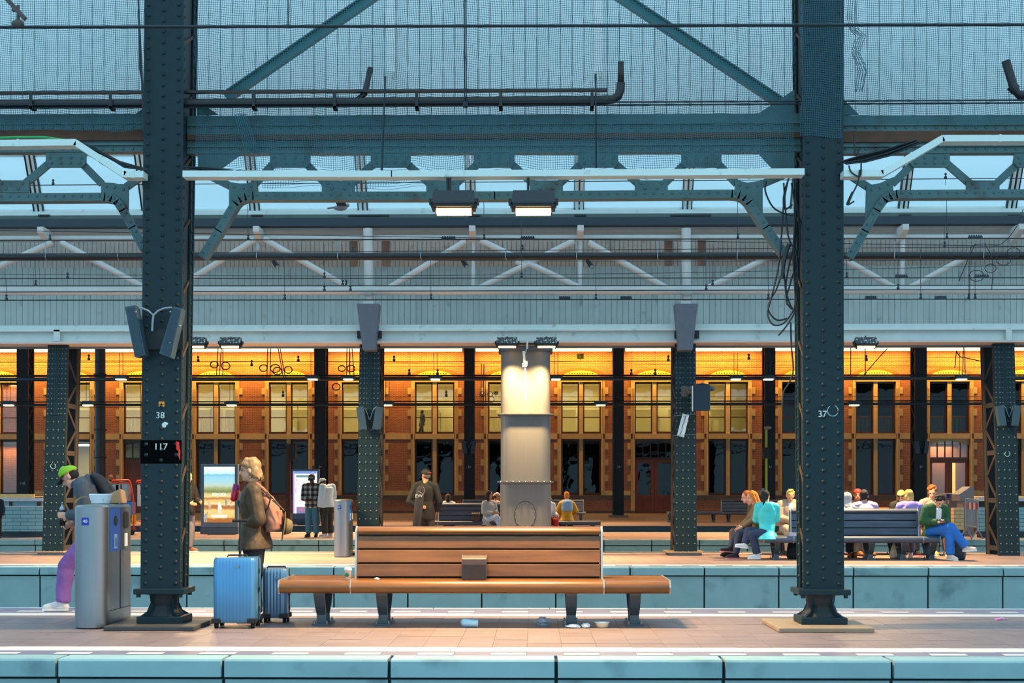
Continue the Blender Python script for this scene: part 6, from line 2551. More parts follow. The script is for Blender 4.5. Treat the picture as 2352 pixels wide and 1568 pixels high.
def figure_print(parent, px, py, h, c1, c2, lean=0):
    """flat printed worker: body, legs and head shapes on the screen"""
    q = MB()
    Yp = Y - 0.017
    for pts in ([(px - h * .14, py - h * .95), (px + h * .14, py - h * .95), (px + h * .2 + lean, py - h * .45), (px - h * .18 + lean, py - h * .45)],
                [(px - h * .07 - lean * .7, py - h * 1.16), (px + h * .08 - lean * .7, py - h * 1.16), (px + h * .08 - lean * .7, py - h * .97), (px - h * .07 - lean * .7, py - h * .97)]):
        q.prism([(W(x, y, Yp).x, W(x, y, Yp).z) for x, y in pts], Yp, Yp + 0.003)
    q.build('print_worker', emit('print_%d_%d_%d' % c1, rgb(*c1), 0.8), parent)
    q = MB()
    for dx in (-0.1, 0.08):
        q.prism([(W(x, y, Yp).x, W(x, y, Yp).z) for x, y in [(px + h * dx - h * .05 + lean, py - h * .45), (px + h * dx + h * .06 + lean, py - h * .45), (px + h * dx + h * .07 + lean * .6, py), (px + h * dx - h * .04 + lean * .6, py)]], Yp, Yp + 0.003)
    q.build('print_legs', emit('print_%d_%d_%d' % c2, rgb(*c2), 0.8), parent)


for a in ((504, 1180, 24, (240, 244, 240), (200, 214, 214), 1), (519, 1164, 17, (44, 70, 84), (40, 60, 70), 1), (480, 1170, 17, (190, 150, 100), (150, 140, 110), 2), (474, 1199, 21, (20, 100, 120), (60, 130, 140), -3), (533, 1162, 13, (220, 80, 60), (170, 180, 190), -3)):
    figure_print(s1, *a)
M2 = screen_mat('pale_screen', [(0.0, rgb(200, 120, 250)), (0.07, rgb(214, 160, 250)), (0.12, rgb(252, 248, 252)), (0.8, rgb(255, 255, 255)), (1.0, rgb(246, 246, 255))], 1.25, 2, True)
Y = 55.6
r2, s2, _ = ad('tall advertising screen with a white and violet picture, behind the plaid shirt', 671, 733, 1077, 55.6, (673.5, 728, 1082, 1178.5, M2))
for nm, a, c, d, e, col in (('print_band', 675, 727, 1082, 1087.5, (60, 110, 200)), ('print_band', 680, 716, 1087.5, 1091, (240, 248, 255)), ('print_band', 680, 716, 1091, 1096, (20, 120, 110)), ('print_band', 681, 727, 1164, 1178.5, (70, 60, 140)),
                          ('print_mark', 680.5, 683, 1100, 1104, (240, 120, 90)), ('print_mark', 679, 687, 1111, 1112.5, (240, 150, 150)), ('print_mark', 678, 681, 1120, 1133, (236, 170, 224)), ('print_mark', 687, 695, 1147, 1149, (240, 130, 150)),
                          ('print_mark', 692, 696, 1115, 1120, (150, 190, 220)), ('print_mark', 686, 696, 1125, 1130, (210, 232, 244)), ('print_band', 716, 722, 1083, 1092, (120, 80, 220))):
    q = MB()
    pbox(q, a, c, d, e, Y - 0.017, Y - 0.012)
    q.build(nm, emit('print_%d_%d_%d' % col, rgb(*col), 1.0), s2)
text('print_word', 'NETFLIX', 0.16, W(702, 1170.5, Y - 0.02), emit('print_red', rgb(236, 60, 50), 1.1), r2, sx=0.95)

# ================================================================== small signal post behind, tiled stair walls, kiosk corner
o = thing('signal_post', 'brown post with a dark box behind the woman, in front of the dark windows', 'post', (wx(661, 58), 58, 0))
q = MB()
pbox(q, 656, 666, 1022, 1200, 58, 58.2)
q.build('post', RUST, o)
q = MB()
pbox(q, 665, 678, 1020, 1056, 57.9, 58.3)
q.build('box', BLACK, o)
q = MB()
pbox(q, 655, 679, 1018, 1021, 57.9, 58.2)
q.build('top_bar', RUST, o)
o = thing('signal_post', 'thin yellow post with grey lamp head and dark box, behind the girl in turquoise', 'post', (wx(1760, 57), 57, 0))
q = MB()
q.tube([W(1760, 1200, 57), W(1760, 985, 57)], 0.045, 8)
q.build('post', mat('post_yellow', rgb(176, 196, 40), 0.5), o)
q = MB()
pbox(q, 1753, 1770, 1027, 1052, 56.8, 57.2)
q.build('box', BLACK, o)
q = MB()
q.ell(W(1763, 982, 56.9), 0.16, 0.14, 0.07)
q.build('lamp_head', mat('head_grey', rgb(160, 150, 150), 0.5), o, smooth=True)
q = MB()
pbox(q, 1750, 1756, 1121, 1128, 56.8, 56.85)
q.build('blue_sticker', mat('sticker_blue', rgb(120, 170, 230), 0.5), o)
TILET = brick_mat('teal_tile', rgb(150, 196, 204), rgb(136, 186, 196), rgb(84, 118, 126), 0.44, 0.11, 0.008)
TILEC = brick_mat('cream_tile', rgb(226, 206, 158), rgb(214, 194, 148), rgb(150, 130, 100), 0.30, 0.11, 0.008)
YK = 40.6


def stair_wall(label, px0, px1, py_top=1143, Y=YK):
    root = thing('stair_wall', label, 'wall', ((wx(px0, Y) + wx(px1, Y)) / 2, Y, 0))
    q = MB()
    pbox(q, px0, px1, 1164 if py_top < 1150 else py_top + 4, 1220, Y, Y + 0.25)
    q.build('tile_face', TILET, root)
    q = MB()
    q.box(wx(px0, Y), wx(px1, Y), Y + 0.01, Y + 0.25, 0, wz(1220, Y))
    q.build('plinth', mat('tile_plinth', rgb(20, 44, 58), 0.4), root)
    q = MB()
    pbox(q, px0, px1, py_top, py_top + 8, Y - 0.05, Y + 0.35)
    q.build('coping', mat('coping_grey', rgb(206, 206, 214), 0.5), root)
    return root


sw = stair_wall('teal tiled stair wall at the left edge with a pale coping', -140, 97)
q = MB()
pbox(q, -140, 97, 1151, 1164, YK + 0.05, YK + 0.2)
q.build('glass_strip', mat('strip_teal', rgb(120, 176, 190), 0.3), sw)
for a, c in ((21, 26), (84, 92)):
    q = MB()
    pbox(q, a, c, 1152, 1164, YK - 0.01, YK + 0.05)
    q.build('strip_post', RUST, sw)
q = MB()
pbox(q, -140, 97, 1161.5, 1164.5, YK - 0.02, YK + 0.1)
q.build('strip_rail', mat('coping_grey', rgb(206, 206, 214), 0.5), sw)
q = MB()
q.box(wx(-140, 44), wx(97, 44), 43.3, 44.9, wz(1139, 44) - 0.02, wz(1139, 44))
q.box(wx(-140, 44), wx(97, 44), 43.25, 43.35, wz(1139, 44) - 0.12, wz(1133.5, 44) - 0.01)
q_top = q
q = MB()
q.box(wx(-140, 44), wx(97, 44), 43.4, 44.8, 0, wz(1139, 44) - 0.12)
o = q.build('serving_counter', IRON_D, base=(wx(0, 44), 44, 0), label='dark counter with a warm cream top behind the tiled wall at the left edge', cat='counter')
q_top.build('counter_top', mat('counter_cream', rgb(236, 200, 130), 0.5), o)
stair_wall('teal tiled stair wall between the barrier and the right edge column', 2250, 2276, 1141)
stair_wall('teal tiled stair wall cut off by the right edge, beyond the riveted column', 2336, 2480)
o = thing('stair_wall', 'cream tiled pillar of the stair wall beside the ticket machine', 'wall', (wx(2205, 40.8), 40.9, 0))
q = MB()
pbox(q, 2191, 2214, 1166, 1217, 40.8, 41.1)
q.build('tile_face', TILEC, o)
q = MB()
q.box(wx(2191, 40.8), wx(2214, 40.8), 40.81, 41.1, 0, wz(1217, 40.8))
q.build('plinth', BLACK, o)
GK = mat('kiosk_grey', rgb(126, 124, 130), 0.5, 0, 0.06, 4)
o = thing('kiosk_box', 'grey kiosk box with a sloping top at the stair head', 'kiosk', (wx(2222, 42), 42, 0))
q = MB()
q.prism([(W(2204, 1135, 42).x, wz(1135, 42)), (W(2230, 1117, 42).x, wz(1117, 42)), (W(2237, 1117, 42).x, wz(1117, 42)), (W(2237, 1150, 42).x, wz(1150, 42)), (W(2204, 1150, 42).x, wz(1150, 42))], 42, 42.8)
q.build('sloping_top', GK, o)
q = MB()
q.box(wx(2214, 42), wx(2237, 42), 42.05, 42.7, 0, wz(1150, 42))
q.build('body', GK, o)
o = thing('ticket_machine', 'grey ticket machine with blue signs behind the man in the green jacket', 'machine', (wx(2186, 43), 43, 0))
q = MB()
q.box(wx(2172, 43), wx(2199, 43), 43, 43.5, 0, wz(1132, 43))
q.build('body', GK, o, bevel=0.02)
q = MB()
pbox(q, 2175, 2181, 1134, 1143, 42.98, 43)
q.build('blue_sign', BADGE, o)
q = MB()
pbox(q, 2190, 2194, 1137, 1143, 42.98, 43)
q.build('blue_sign', BADGE, o)
q = MB()
pbox(q, 2177, 2180, 1148, 1157, 42.98, 43)
q.build('notice', WHITE, o)
# counter rail behind at right
q = MB()
q.box(wx(2237, 44), wx(2480, 44), 43.6, 45, wz(1139, 44) - 0.15, wz(1139, 44))
q_top = q
q = MB()
q.box(wx(2237, 44), wx(2480, 44), 43.7, 44.9, 0, wz(1139, 44) - 0.15)
o = q.build('serving_counter', IRON_D, base=(wx(2330, 44), 44, 0), label='dark counter with a warm cream top behind the kiosk corner at the right edge', cat='counter')
q_top.build('counter_top', mat('counter_cream', rgb(236, 200, 130), 0.5), o)
# crowd barrier
o = thing('crowd_barrier', 'steel crowd barrier with a red and white striped board, in front of the kiosk corner', 'barrier', (wx(2232, 39.6), 39.6, 0))
GALV = mat('galvanised', rgb(150, 158, 166), 0.4, 0.6)
Yq = 39.6
q = MB()
q.tube([W(2219, 1213, Yq), W(2219, 1145, Yq), W(2246, 1147, Yq - 0.3), W(2246, 1217, Yq - 0.3)], 0.025, 8)
q.tube([W(2219, 1207, Yq), W(2246, 1211, Yq - 0.3)], 0.02, 8)
q.build('frame', GALV, o)
for i in range(10):
    t = (i + 0.5) / 10
    q = MB()
    q.tube([W(2219 + 27 * t, 1146 + 2 * t, Yq - 0.3 * t), W(2219 + 27 * t, 1208 + 3 * t, Yq - 0.3 * t)], 0.012, 6)
    q.build('bar', GALV, o)
for i in range(5):
    t0, t1 = i / 5, (i + 1) / 5
    q = MB()
    a, c = W(2221 + 24 * t0, 1153 + 2 * t0, Yq - 0.3 * t0 - 0.03), W(2221 + 24 * t1, 1153 + 2 * t1, Yq - 0.3 * t1 - 0.03)
    hz = 15 / FPX * Yq
    q.add([a, c, c - Vector((0, 0, hz)), a - Vector((0, 0, hz)), a + Vector((0, 0.015, 0)), c + Vector((0, 0.015, 0)), c + Vector((0, 0.015, -hz)), a + Vector((0, 0.015, -hz))],
          [(3, 2, 1, 0), (4, 5, 6, 7), (0, 1, 5, 4), (1, 2, 6, 5), (2, 3, 7, 6), (3, 0, 4, 7)])
    q.build('striped_board', mat('board_red', rgb(206, 30, 30), 0.5) if i % 2 == 0 else WHITE, o)
for a, c, ya, yb in (((2205, 1226), (2220, 1210), Yq - 0.35, Yq), ((2232, 1226), (2220, 1210), Yq + 0.2, Yq), ((2231, 1232), (2246, 1215), Yq - 0.7, Yq - 0.3), ((2257, 1228), (2246, 1215), Yq, Yq - 0.3)):
    q = MB()
    p0, p1 = W(a[0], a[1], ya), W(c[0], c[1], yb)
    p0.z = 0.015
    q.tube([p0, p1], 0.022, 6)
    q.build('leg', GALV, o)
# luggage carts on the third platform
RED = mat('cart_red', rgb(222, 62, 40), 0.45)


def cart(label, px, Y, k, partial=False):
    o = thing('luggage_cart', label, 'cart', (wx(px, Y), Y, 0))

    def w(dx, py, dy=0.0):
        return W(px + dx * k, py, Y + dy)
    q = MB()
    for dy in (-0.25, 0.25):
        q.tube([w(24, 1215, dy), w(23, 1140, dy), w(16, 1106, dy), w(12, 1102, dy), w(-24, 1103, dy), w(-28, 1108, dy)], 0.025, 8)
    for dx, py in ((-24, 1103), (12, 1102), (22, 1135), (24, 1200)):
        q.tube([w(dx, py, -0.25), w(dx, py, 0.25)], 0.02, 8)
    q.tube([w(-22, 1108, -0.25), w(16, 1109, -0.25)], 0.018, 8)
    q.build('frame', RED, o, smooth=True)
    for a, c, d, e, m, nm in ((-20, -2, 1112, 1162, GALV, 'grey_panel'), (2, 14, 1106, 1150, GALV, 'grey_panel'), (8, 24, 1152, 1192, BINB, 'blue_crate'), (-12, -6, 1113, 1136, BLACK, 'black_panel'), (-16, 24, 1194, 1199, RED, 'load_deck'), (14, 25, 1182, 1204, mat('cart_yellow', rgb(226, 180, 30), 0.5), 'yellow_guard')):
        q = MB()
        x0, x1 = sorted((w(a, d).x, w(c, d).x))
        q.box(x0, x1, Y - 0.22, Y + 0.22 if nm != 'black_panel' else Y - 0.2, wz(e, Y), wz(d, Y))
        q.build(nm, m, o)
    q = MB()
    x0, x1 = w(-14, 1200).x, w(26, 1200).x
    q.box(x0, x1, Y - 0.2, Y + 0.2, 0.14, 0.24)
    q.build('chassis', mat('cart_dark_red', rgb(120, 40, 34), 0.6), o)
    for dx in (-10, 20):
        for dy in (-0.2, 0.2):
            q = MB()
            c = w(dx, 1220, dy)
            q.add([(c.x + 0.08 * math.cos(2 * math.pi * i / 12), c.y + s, 0.081 + 0.08 * math.sin(2 * math.pi * i / 12)) for s in (-0.02, 0.02) for i in range(12)],
                  [tuple(range(11, -1, -1)), tuple(range(12, 24))] + [(i, (i + 1) % 12, (i + 1) % 12 + 12, i + 12) for i in range(12)])
            q.build('wheel', BLACKG, o)


cart('red tubular luggage cart with a blue crate, between bin 40 and the left near column', 283, 42.8, 1.0)
cart('second red and yellow luggage cart, mostly hidden behind the left near column', 338, 45.0, 0.9)

# ================================================================== litter and small things
def crumple(nm, label, cat, c, rx, ry, rz_, m, seed, n=9):
    rr = random.Random(seed)
    q = MB()
    q.ell((c[0], c[1], rz_ * 0.9), rx, ry, rz_, None, n + 4, n)
    q.v = [(x + rr.uniform(-1, 1) * rx * 0.22, y + rr.uniform(-1, 1) * ry * 0.22, max(0.001 + c[2], c[2] + z + rr.uniform(-1, 1) * rz_ * 0.25)) for x, y, z in q.v]
    return q.build(nm, m, base=c, label=label, cat=cat)


PLB = mat('plastic_white', rgb(222, 230, 234), 0.4)
Yl = 13.75
o = thing('paper_cup', 'crushed pale blue paper cup lying on the floor under the bench', 'cup', (wx(1083, Yl), Yl, 0))
q = MB()
c0, c1_ = Vector((wx(1068, Yl), Yl, 0.043)), Vector((wx(1097, Yl), Yl - 0.03, 0.04))
q.limb(c0, c1_, 0.043, 0.034, 14, True)
q.build('cup_body', mat('cup_blue', rgb(178, 218, 232), 0.5), o, angle=50)
q = MB()
q.tube([c1_ + Vector((0.0, 0.034 * math.cos(t), 0.034 * math.sin(t))) for t in [2 * math.pi * i / 14 for i in range(14)]], 0.004, 5, True)
q.build('rim', PLB, o)
q = MB()
q.dome((wx(1077, Yl), Yl - 0.044, 0.05), 0.014, 0.002, (0, -1, 0.2), 10)
q.build('print', mat('cup_print', rgb(40, 130, 160), 0.5), o)
crumple('plastic_bag', 'crumpled grey plastic bag on the floor under the right half of the bench', 'bag', (wx(1247, 13.9), 13.9, 0), 0.075, 0.06, 0.045, mat('plastic_grey', rgb(150, 156, 168), 0.35), 3)
crumple('tissue', 'long white crumpled tissue beside the third bench leg', 'tissue', (wx(1316, 13.7), 13.68, 0), 0.075, 0.05, 0.018, PLB, 4)
crumple('tissue', 'small white crumpled tissue right of the third bench leg', 'tissue', (wx(1345, 13.7), 13.68, 0), 0.042, 0.04, 0.024, PLB, 5)
o = thing('food_tub', 'empty cream food tub lying open under the bench, near its right leg', 'tub', (wx(1383, 13.7), 13.7, 0))
q = MB()
c = (wx(1383, 13.7), 13.7, 0.002)
q.lathe([(0.055, 0), (0.066, 0.045), (0.070, 0.05), (0.062, 0.047), (0.05, 0.012)], c, 18, 1.0, 0.75)
q.build('tub_body', mat('tub_cream', rgb(226, 214, 186), 0.4), o, smooth=True)
q = MB()
q.lathe([(0.071, 0.048), (0.074, 0.052), (0.071, 0.056), (0.066, 0.052)], c, 18, 1.0, 0.75)
q.build('rim', PLB, o)
o = thing('candy_wrapper', 'pink wrapper lying on the floor at the right edge of the nearest platform', 'wrapper', (wx(2300, 14.6), 14.6, 0))
q = MB()
c = Vector((wx(2300, 14.6), 14.6, 0.002))
q.add([c + Vector(v) for v in ((-0.075, -0.04, 0), (-0.03, -0.05, 0.012), (0.04, -0.03, 0.004), (0.08, 0.0, 0.01), (0.06, 0.05, 0.0), (0.0, 0.03, 0.02), (-0.06, 0.05, 0.008))], [(0, 1, 5, 6), (1, 2, 5), (2, 3, 4, 5)])
q.build('wrapper', mat('wrapper_pink', rgb(236, 120, 214), 0.3), o)
q = MB()
q.add([c + Vector(v) for v in ((-0.02, -0.02, 0.02), (0.03, -0.015, 0.016), (0.04, 0.015, 0.018), (0.0, 0.015, 0.024))], [(0, 1, 2, 3)])
q.build('print_patch', PLB, o)
# coffee cup and napkin on the bench
Yc_ = 13.72
zs_ = 0.466
o = thing('coffee_cup', 'paper coffee cup with a white lid and green emblem standing on the bench seat', 'cup', (wx(799, Yc_), Yc_, zs_))
q = MB()
q.lathe([(0.026, 0), (0.028, 0.002), (0.037, 0.098)], (wx(799, Yc_), Yc_, zs_), 18)
q.build('cup_body', mat('cup_kraft', rgb(206, 176, 150), 0.6), o, angle=50)
q = MB()
q.lathe([(0.040, 0.097), (0.040, 0.108), (0.035, 0.112), (0.034, 0.122), (0.028, 0.124)], (wx(799, Yc_), Yc_, zs_), 18)
q.build('lid', PLB, o, angle=50)
q = MB()
q.dome((wx(799, Yc_) - 0.004, Yc_ - 0.031, zs_ + 0.05), 0.021, 0.003, (-0.1, -1, -0.1), 14)
q.build('emblem', mat('emblem_green', rgb(20, 120, 76), 0.5), o)
crumple('napkin', 'small crumpled white napkin on the bench seat, left of the armrest', 'napkin', (wx(866, 13.72), 13.72, 0.466), 0.026, 0.02, 0.012, PLB, 8, 7)
q = MB()
rl = random.Random(12)
for i in range(60):
    yy = rl.uniform(12.0, 15.2)
    xx = rl.uniform(-0.34, 0.34) * yy
    s = rl.uniform(0.004, 0.012)
    q.cbox((xx, yy, 0.004), s, s, 0.003, Matrix.Rotation(rl.uniform(0, 3), 3, 'Z'))
q.build('litter_crumbs', mat('crumb', rgb(206, 190, 160), 0.8), base=(0, 13.6, 0.004), label='scattered pale crumbs and scraps on the nearest platform floor', cat='crumbs', kind='stuff')
# ================================================================== people
SKIN_L = mat('skin_light', rgb(226, 168, 140), 0.5, 0, 0.06, 14)
SKIN_M = mat('skin_tan', rgb(190, 130, 98), 0.5, 0, 0.06, 14)
SKIN_D = mat('skin_dark', rgb(84, 56, 44), 0.5, 0, 0.08, 14)
EYE = mat('eye_dark', rgb(34, 26, 24), 0.3)
LIP = mat('lip', rgb(176, 96, 88), 0.5)


def cloth(name, c, var=0.14, rough=0.8):
    return mat(name, c, rough, 0, var, 9, 0.25)


def remesh(q, name, m, parent, voxel, smooth=3, fold=0.0, fscale=0.16, label=None):
    """one continuous surface from overlapping shapes"""
    o = q.build(name, m, parent, label=label)
    r_ = o.modifiers.new('union', 'REMESH')
    r_.mode = 'VOXEL'
    r_.voxel_size = voxel
    r_.use_smooth_shade = True
    if fold:
        t = bpy.data.textures.get('folds_%.2f' % fscale)
        if t is None:
            t = bpy.data.textures.new('folds_%.2f' % fscale, 'CLOUDS')
            t.noise_scale = fscale
            t.noise_depth = 2
        d = o.modifiers.new('folds', 'DISPLACE')
        d.texture = t
        d.texture_coords = 'GLOBAL'
        d.strength = fold
        d.mid_level = 0.5
    if smooth:
        s = o.modifiers.new('smooth', 'SMOOTH')
        s.iterations = smooth
        s.factor = 0.5
    return o


STAND = dict(pelvis=(0, 0, .96), chest=(0, 0, 1.27), neck=(0, -.01, 1.47), head=(0, .03, 1.615),
             shL=(.185, 0, 1.41), shR=(-.185, 0, 1.41), elL=(.235, -.02, 1.12), elR=(-.235, -.02, 1.12), wrL=(.235, .06, .88), wrR=(-.235, .06, .88),
             hiL=(.09, 0, .93), hiR=(-.09, 0, .93), knL=(.10, .02, .50), knR=(-.10, .02, .50), anL=(.11, -.02, .09), anR=(-.11, -.02, .09), toL=(.135, .15, .03), toR=(-.135, .15, .03))
SIT = dict(pelvis=(0, 0, .57), chest=(0, .02, .88), neck=(0, .03, 1.09), head=(0, .09, 1.235),
           shL=(.18, .03, 1.03), shR=(-.18, .03, 1.03), elL=(.22, .07, .75), elR=(-.22, .07, .75), wrL=(.12, .26, .66), wrR=(-.12, .26, .66),
           hiL=(.09, .02, .54), hiR=(-.09, .02, .54), knL=(.12, .44, .52), knR=(-.12, .44, .52), anL=(.12, .45, .09), anR=(-.12, .45, .09), toL=(.13, .62, .03), toR=(-.13, .62, .03))


class P:
    pass


def person(label, px, Y, face, base, ov=None, height=1.75, skin=SKIN_L, top=None, bottom=None, shoes=None, hair=None, cap=None, hy=0.0, hp=0.0, vox=0.012, hem=0.16, loose=1.0,
           hands=(True, True), curl=(0.5, 0.5), hood=None, shirt=None, sleeve=1.0, xy=None, fold=0.016, top_name='jacket', group=None, flare=1.0, collar=None, back_hair=None, wide=1.0, z0=0.0, seat=True):
    """joints are (side, forward, up); face = heading in degrees, 0 looks towards the photographer, -90 to the left of the picture"""
    J = dict(base)
    k = height / 1.75
    J = {a: Vector((x * (1 + (wide - 1) * (a[:2] in ('sh',))), f, u)) * k for a, (x, f, u) in J.items()}
    for a, v in (ov or {}).items():
        if a[:2] not in ('th', 'hd', 'pn', 'fv'):
            J[a] = Vector(v)
    rot = Matrix.Rotation(R(face), 3, 'Z')
    o = Vector((wx(px, Y), Y, z0)) if xy is None else Vector((xy[0], xy[1], z0))

    def G(v):
        return o + rot @ Vector((v.x, -v.y, v.z))
    g_ = {a: G(v) for a, v in J.items()}
    D = lambda v: rot @ Vector((v[0], -v[1], v[2]))
    root = thing('person', label, 'person', o, group)
    p = P()
    p.root, p.J, p.rot, p.G, p.o, p.k = root, g_, rot, G, o, k
    side = D((1, 0, 0))
    fwd = D((0, 1, 0))
    sd_h = (g_['hiL'] - g_['hiR']).normalized()
    sd_s = (g_['shL'] - g_['shR']).normalized()
    spine = (g_['neck'] - g_['pelvis']).normalized()
    fv = sd_s.cross(spine).normalized() * -1
    if fv.dot(fwd) < 0:
        fv = -fv
    if 'fv' in (ov or {}):
        fv = D(ov['fv']).normalized()
    fvh = fv
    hfw = sd_h.cross(Vector((0, 0, 1))).normalized()

    def huv(ru, rv):
        if abs(sd_h.dot(sd_s)) > .6:
            return sd_h * ru, fvh * rv
        a, b_ = hfw * rv, sd_h * ru
        return (a if a.dot(sd_s) > 0 else -a), (b_ if b_.dot(fv) > 0 else -b_)

    def torso(q, e, low, high=1.0, fl=1.0, w=1.0):
        pe, ch, ne = g_['pelvis'], g_['chest'], g_['neck']
        dn = (pe - ch).normalized()
        shm = (g_['shL'] + g_['shR']) / 2
        rows = []
        if low > 0:
            vert = Vector((0, 0, -1)) * 0.6 + dn * 0.4
            rows.append((pe + vert * low, *huv((.170 * k + e) * fl * w, (.115 * k + e) * fl)))
            rows.append((pe + vert * low * 0.5, *huv((.172 * k + e) * (1 + (fl - 1) * .5) * w, (.120 * k + e) * (1 + (fl - 1) * .5))))
        rows += [(pe, *huv((.165 * k + e) * w, .115 * k + e)), (pe.lerp(ch, .45), sd_s * (.140 * k + e) * w, fv * (.10 * k + e)),
                 (ch, sd_s * (.160 * k + e) * w, fv * (.118 * k + e)), (ch.lerp(shm, .75), sd_s * (.172 * k + e) * w, fv * (.105 * k + e)),
                 (shm.lerp(ne, .55), sd_s * (.115 * k + e) * w, fv * (.075 * k + e * .8)), (ne, sd_s * (.058 * k + e * .6), fv * (.058 * k + e * .6))]
        q.rings(rows, 20)

    # head basis
    hf = D((math.sin(R(hy)) * math.cos(R(hp)), math.cos(R(hy)) * math.cos(R(hp)), math.sin(R(hp)))).normalized()
    hs = Vector((0, 0, 1)).cross(hf).normalized() * -1
    if hs.dot(D((math.cos(R(hy)), -math.sin(R(hy)), 0))) < 0:
        hs = -hs
    hu = hs.cross(hf)
    if hu.z < 0:
        hu = -hu
    B = (hs, hf, hu)
    hc = g_['head']
    p.hc, p.B, p.hf, p.hs, p.hu = hc, B, hf, hs, hu

    def at(s_, f_, u_):
        return hc + hs * s_ * k + hf * f_ * k + hu * u_ * k
    p.at = at
    # ---- body, one continuous surface
    q = MB()
    torso(q, 0, 0.06)
    q.limb(g_['neck'] - spine * 0.03, hc - hu * 0.03 * k - hf * 0.015 * k, .060 * k, .054 * k)
    q.ell(at(0, -.012, .035), .076 * k, .096 * k, .090 * k, B, 18, 12)
    q.ell(at(0, .022, -.045), .058 * k, .066 * k, .072 * k, B, 16, 10)
    q.ell(at(0, .060, -.085), .030 * k, .026 * k, .024 * k, B)
    q.limb(at(0, .082, .020), at(0, .106, -.022), .010 * k, .0155 * k)
    q.ell(at(0, .078, -.052), .024 * k, .014 * k, .014 * k, B)
    q.ell(at(0, .074, .036), .048 * k, .016 * k, .012 * k, B)
    for s_ in (-1, 1):
        q.ell(at(.078 * s_, -.012, -.005), .010 * k, .020 * k, .032 * k, B)
        sh_, el, wr = ('shL', 'elL', 'wrL') if s_ > 0 else ('shR', 'elR', 'wrR')
        q.limb(g_[sh_].lerp(g_['neck'], .5), g_[sh_], .060 * k, .052 * k)
        q.limb(g_[sh_], g_[el], .050 * k, .040 * k)
        q.limb(g_[el], g_[wr], .041 * k, .027 * k)
        hi, kn, an, to = ('hiL', 'knL', 'anL', 'toL') if s_ > 0 else ('hiR', 'knR', 'anR', 'toR')
        q.limb(g_[hi], g_[kn], .085 * k, .056 * k)
        q.limb(g_[kn], g_[an], .056 * k, .038 * k)
        q.limb(g_[an] - Vector((0, 0, .03)), g_[to], .036 * k, .028 * k)
        # hand
        i = 0 if s_ > 0 else 1
        if hands[i]:
            fd = (g_[wr] - g_[el]).normalized()
            hd = (ov or {}).get('hdL' if s_ > 0 else 'hdR')
            if hd is not None:
                fd = D(hd).normalized()
            pn = (ov or {}).get('pnL' if s_ > 0 else 'pnR')      # palm normal (where the fingers curl to)
            pn = D(pn) if pn is not None else (-side * s_)
            pn = (pn - fd * pn.dot(fd)).normalized()
            ac = fd.cross(pn).normalized()
            c0 = g_[wr]
            pc = c0 + fd * .05 * k
            q.ell(pc, .042 * k, .052 * k, .017 * k, (ac, fd, pn))
            cu = curl[i]
            for n_, (off, ln) in enumerate(((-.030, .070), (-.010, .080), (.010, .076), (.029, .060))):
                a = pc + ac * off * k + fd * .040 * k
                d = fd
                th = 0.0
                for sgi, fr in enumerate((.45, .32, .25)):
                    th += cu * (0.75 if sgi == 0 else 1.0)
                    d = fd * math.cos(th) + pn * math.sin(th)
                    b_ = a + d * ln * fr * k
                    q.limb(a, b_, (.0092 - .0006 * sgi) * k, (.0086 - .0008 * sgi) * k, 8)
                    a = b_
            ts = (ov or {}).get('thL' if s_ > 0 else 'thR', None)
            tsgn = ts if ts is not None else (1 if ac.dot(fwd + Vector((0, 0, .3))) > 0 else -1)
            a = c0 + fd * .022 * k + ac * tsgn * .030 * k
            b_ = a + (fd * .55 + ac * tsgn * .75 + pn * .3).normalized() * .040 * k
            c_ = b_ + (fd * .75 + pn * .65 * (0.4 + cu)).normalized() * .032 * k
            q.limb(a, b_, .013 * k, .011 * k, 8)
            q.limb(b_, c_, .011 * k, .008 * k, 8)
            p.__dict__['palmL' if s_ > 0 else 'palmR'] = pc + pn * .035 * k + fd * .02 * k
    remesh(q, 'body', skin, root, .009 if vox < .01 else .0105, 2)
    # ---- face
    for s_ in (-1, 1):
        q = MB()
        q.ell(at(.031 * s_, .078, .012), .012 * k, .007 * k, .0065 * k, B, 10, 6)
        q.build('eye', EYE, root, smooth=True)
        q = MB()
        q.ell(at(.032 * s_, .083, .036), .018 * k, .006 * k, .0035 * k, B, 8, 5)
        q.build('eyebrow', hair[1] if hair else EYE, root, smooth=True)
    q = MB()
    q.ell(at(0, .0885, -.054), .021 * k, .007 * k, .006 * k, B, 10, 6)
    q.build('lips', LIP if skin is not SKIN_D else mat('lip_dark', rgb(96, 52, 48), 0.5), root, smooth=True)
    # ---- trousers and shoes
    if bottom:
        q = MB()
        e = .014 * loose
        torso_rows = [(g_['pelvis'] + (g_['chest'] - g_['pelvis']).normalized() * .07 * k, *huv(.150 * k + e, .108 * k + e)), (g_['pelvis'], *huv(.166 * k + e, .118 * k + e)),
                      (g_['pelvis'] - Vector((0, 0, .085 * k)) , *huv(.155 * k + e, .11 * k + e))]
        q.rings(torso_rows, 20)
        for s_ in 'LR':
            q.limb(g_['hi' + s_], g_['kn' + s_], .092 * k + e, .062 * k + e * 1.5)
            d = (g_['an' + s_] - g_['kn' + s_])
            q.limb(g_['kn' + s_], g_['kn' + s_] + d * .96, .062 * k + e * 1.5, .046 * k + e * 1.6, 14, True)
        remesh(q, 'trousers', bottom, root, vox, 2, fold)
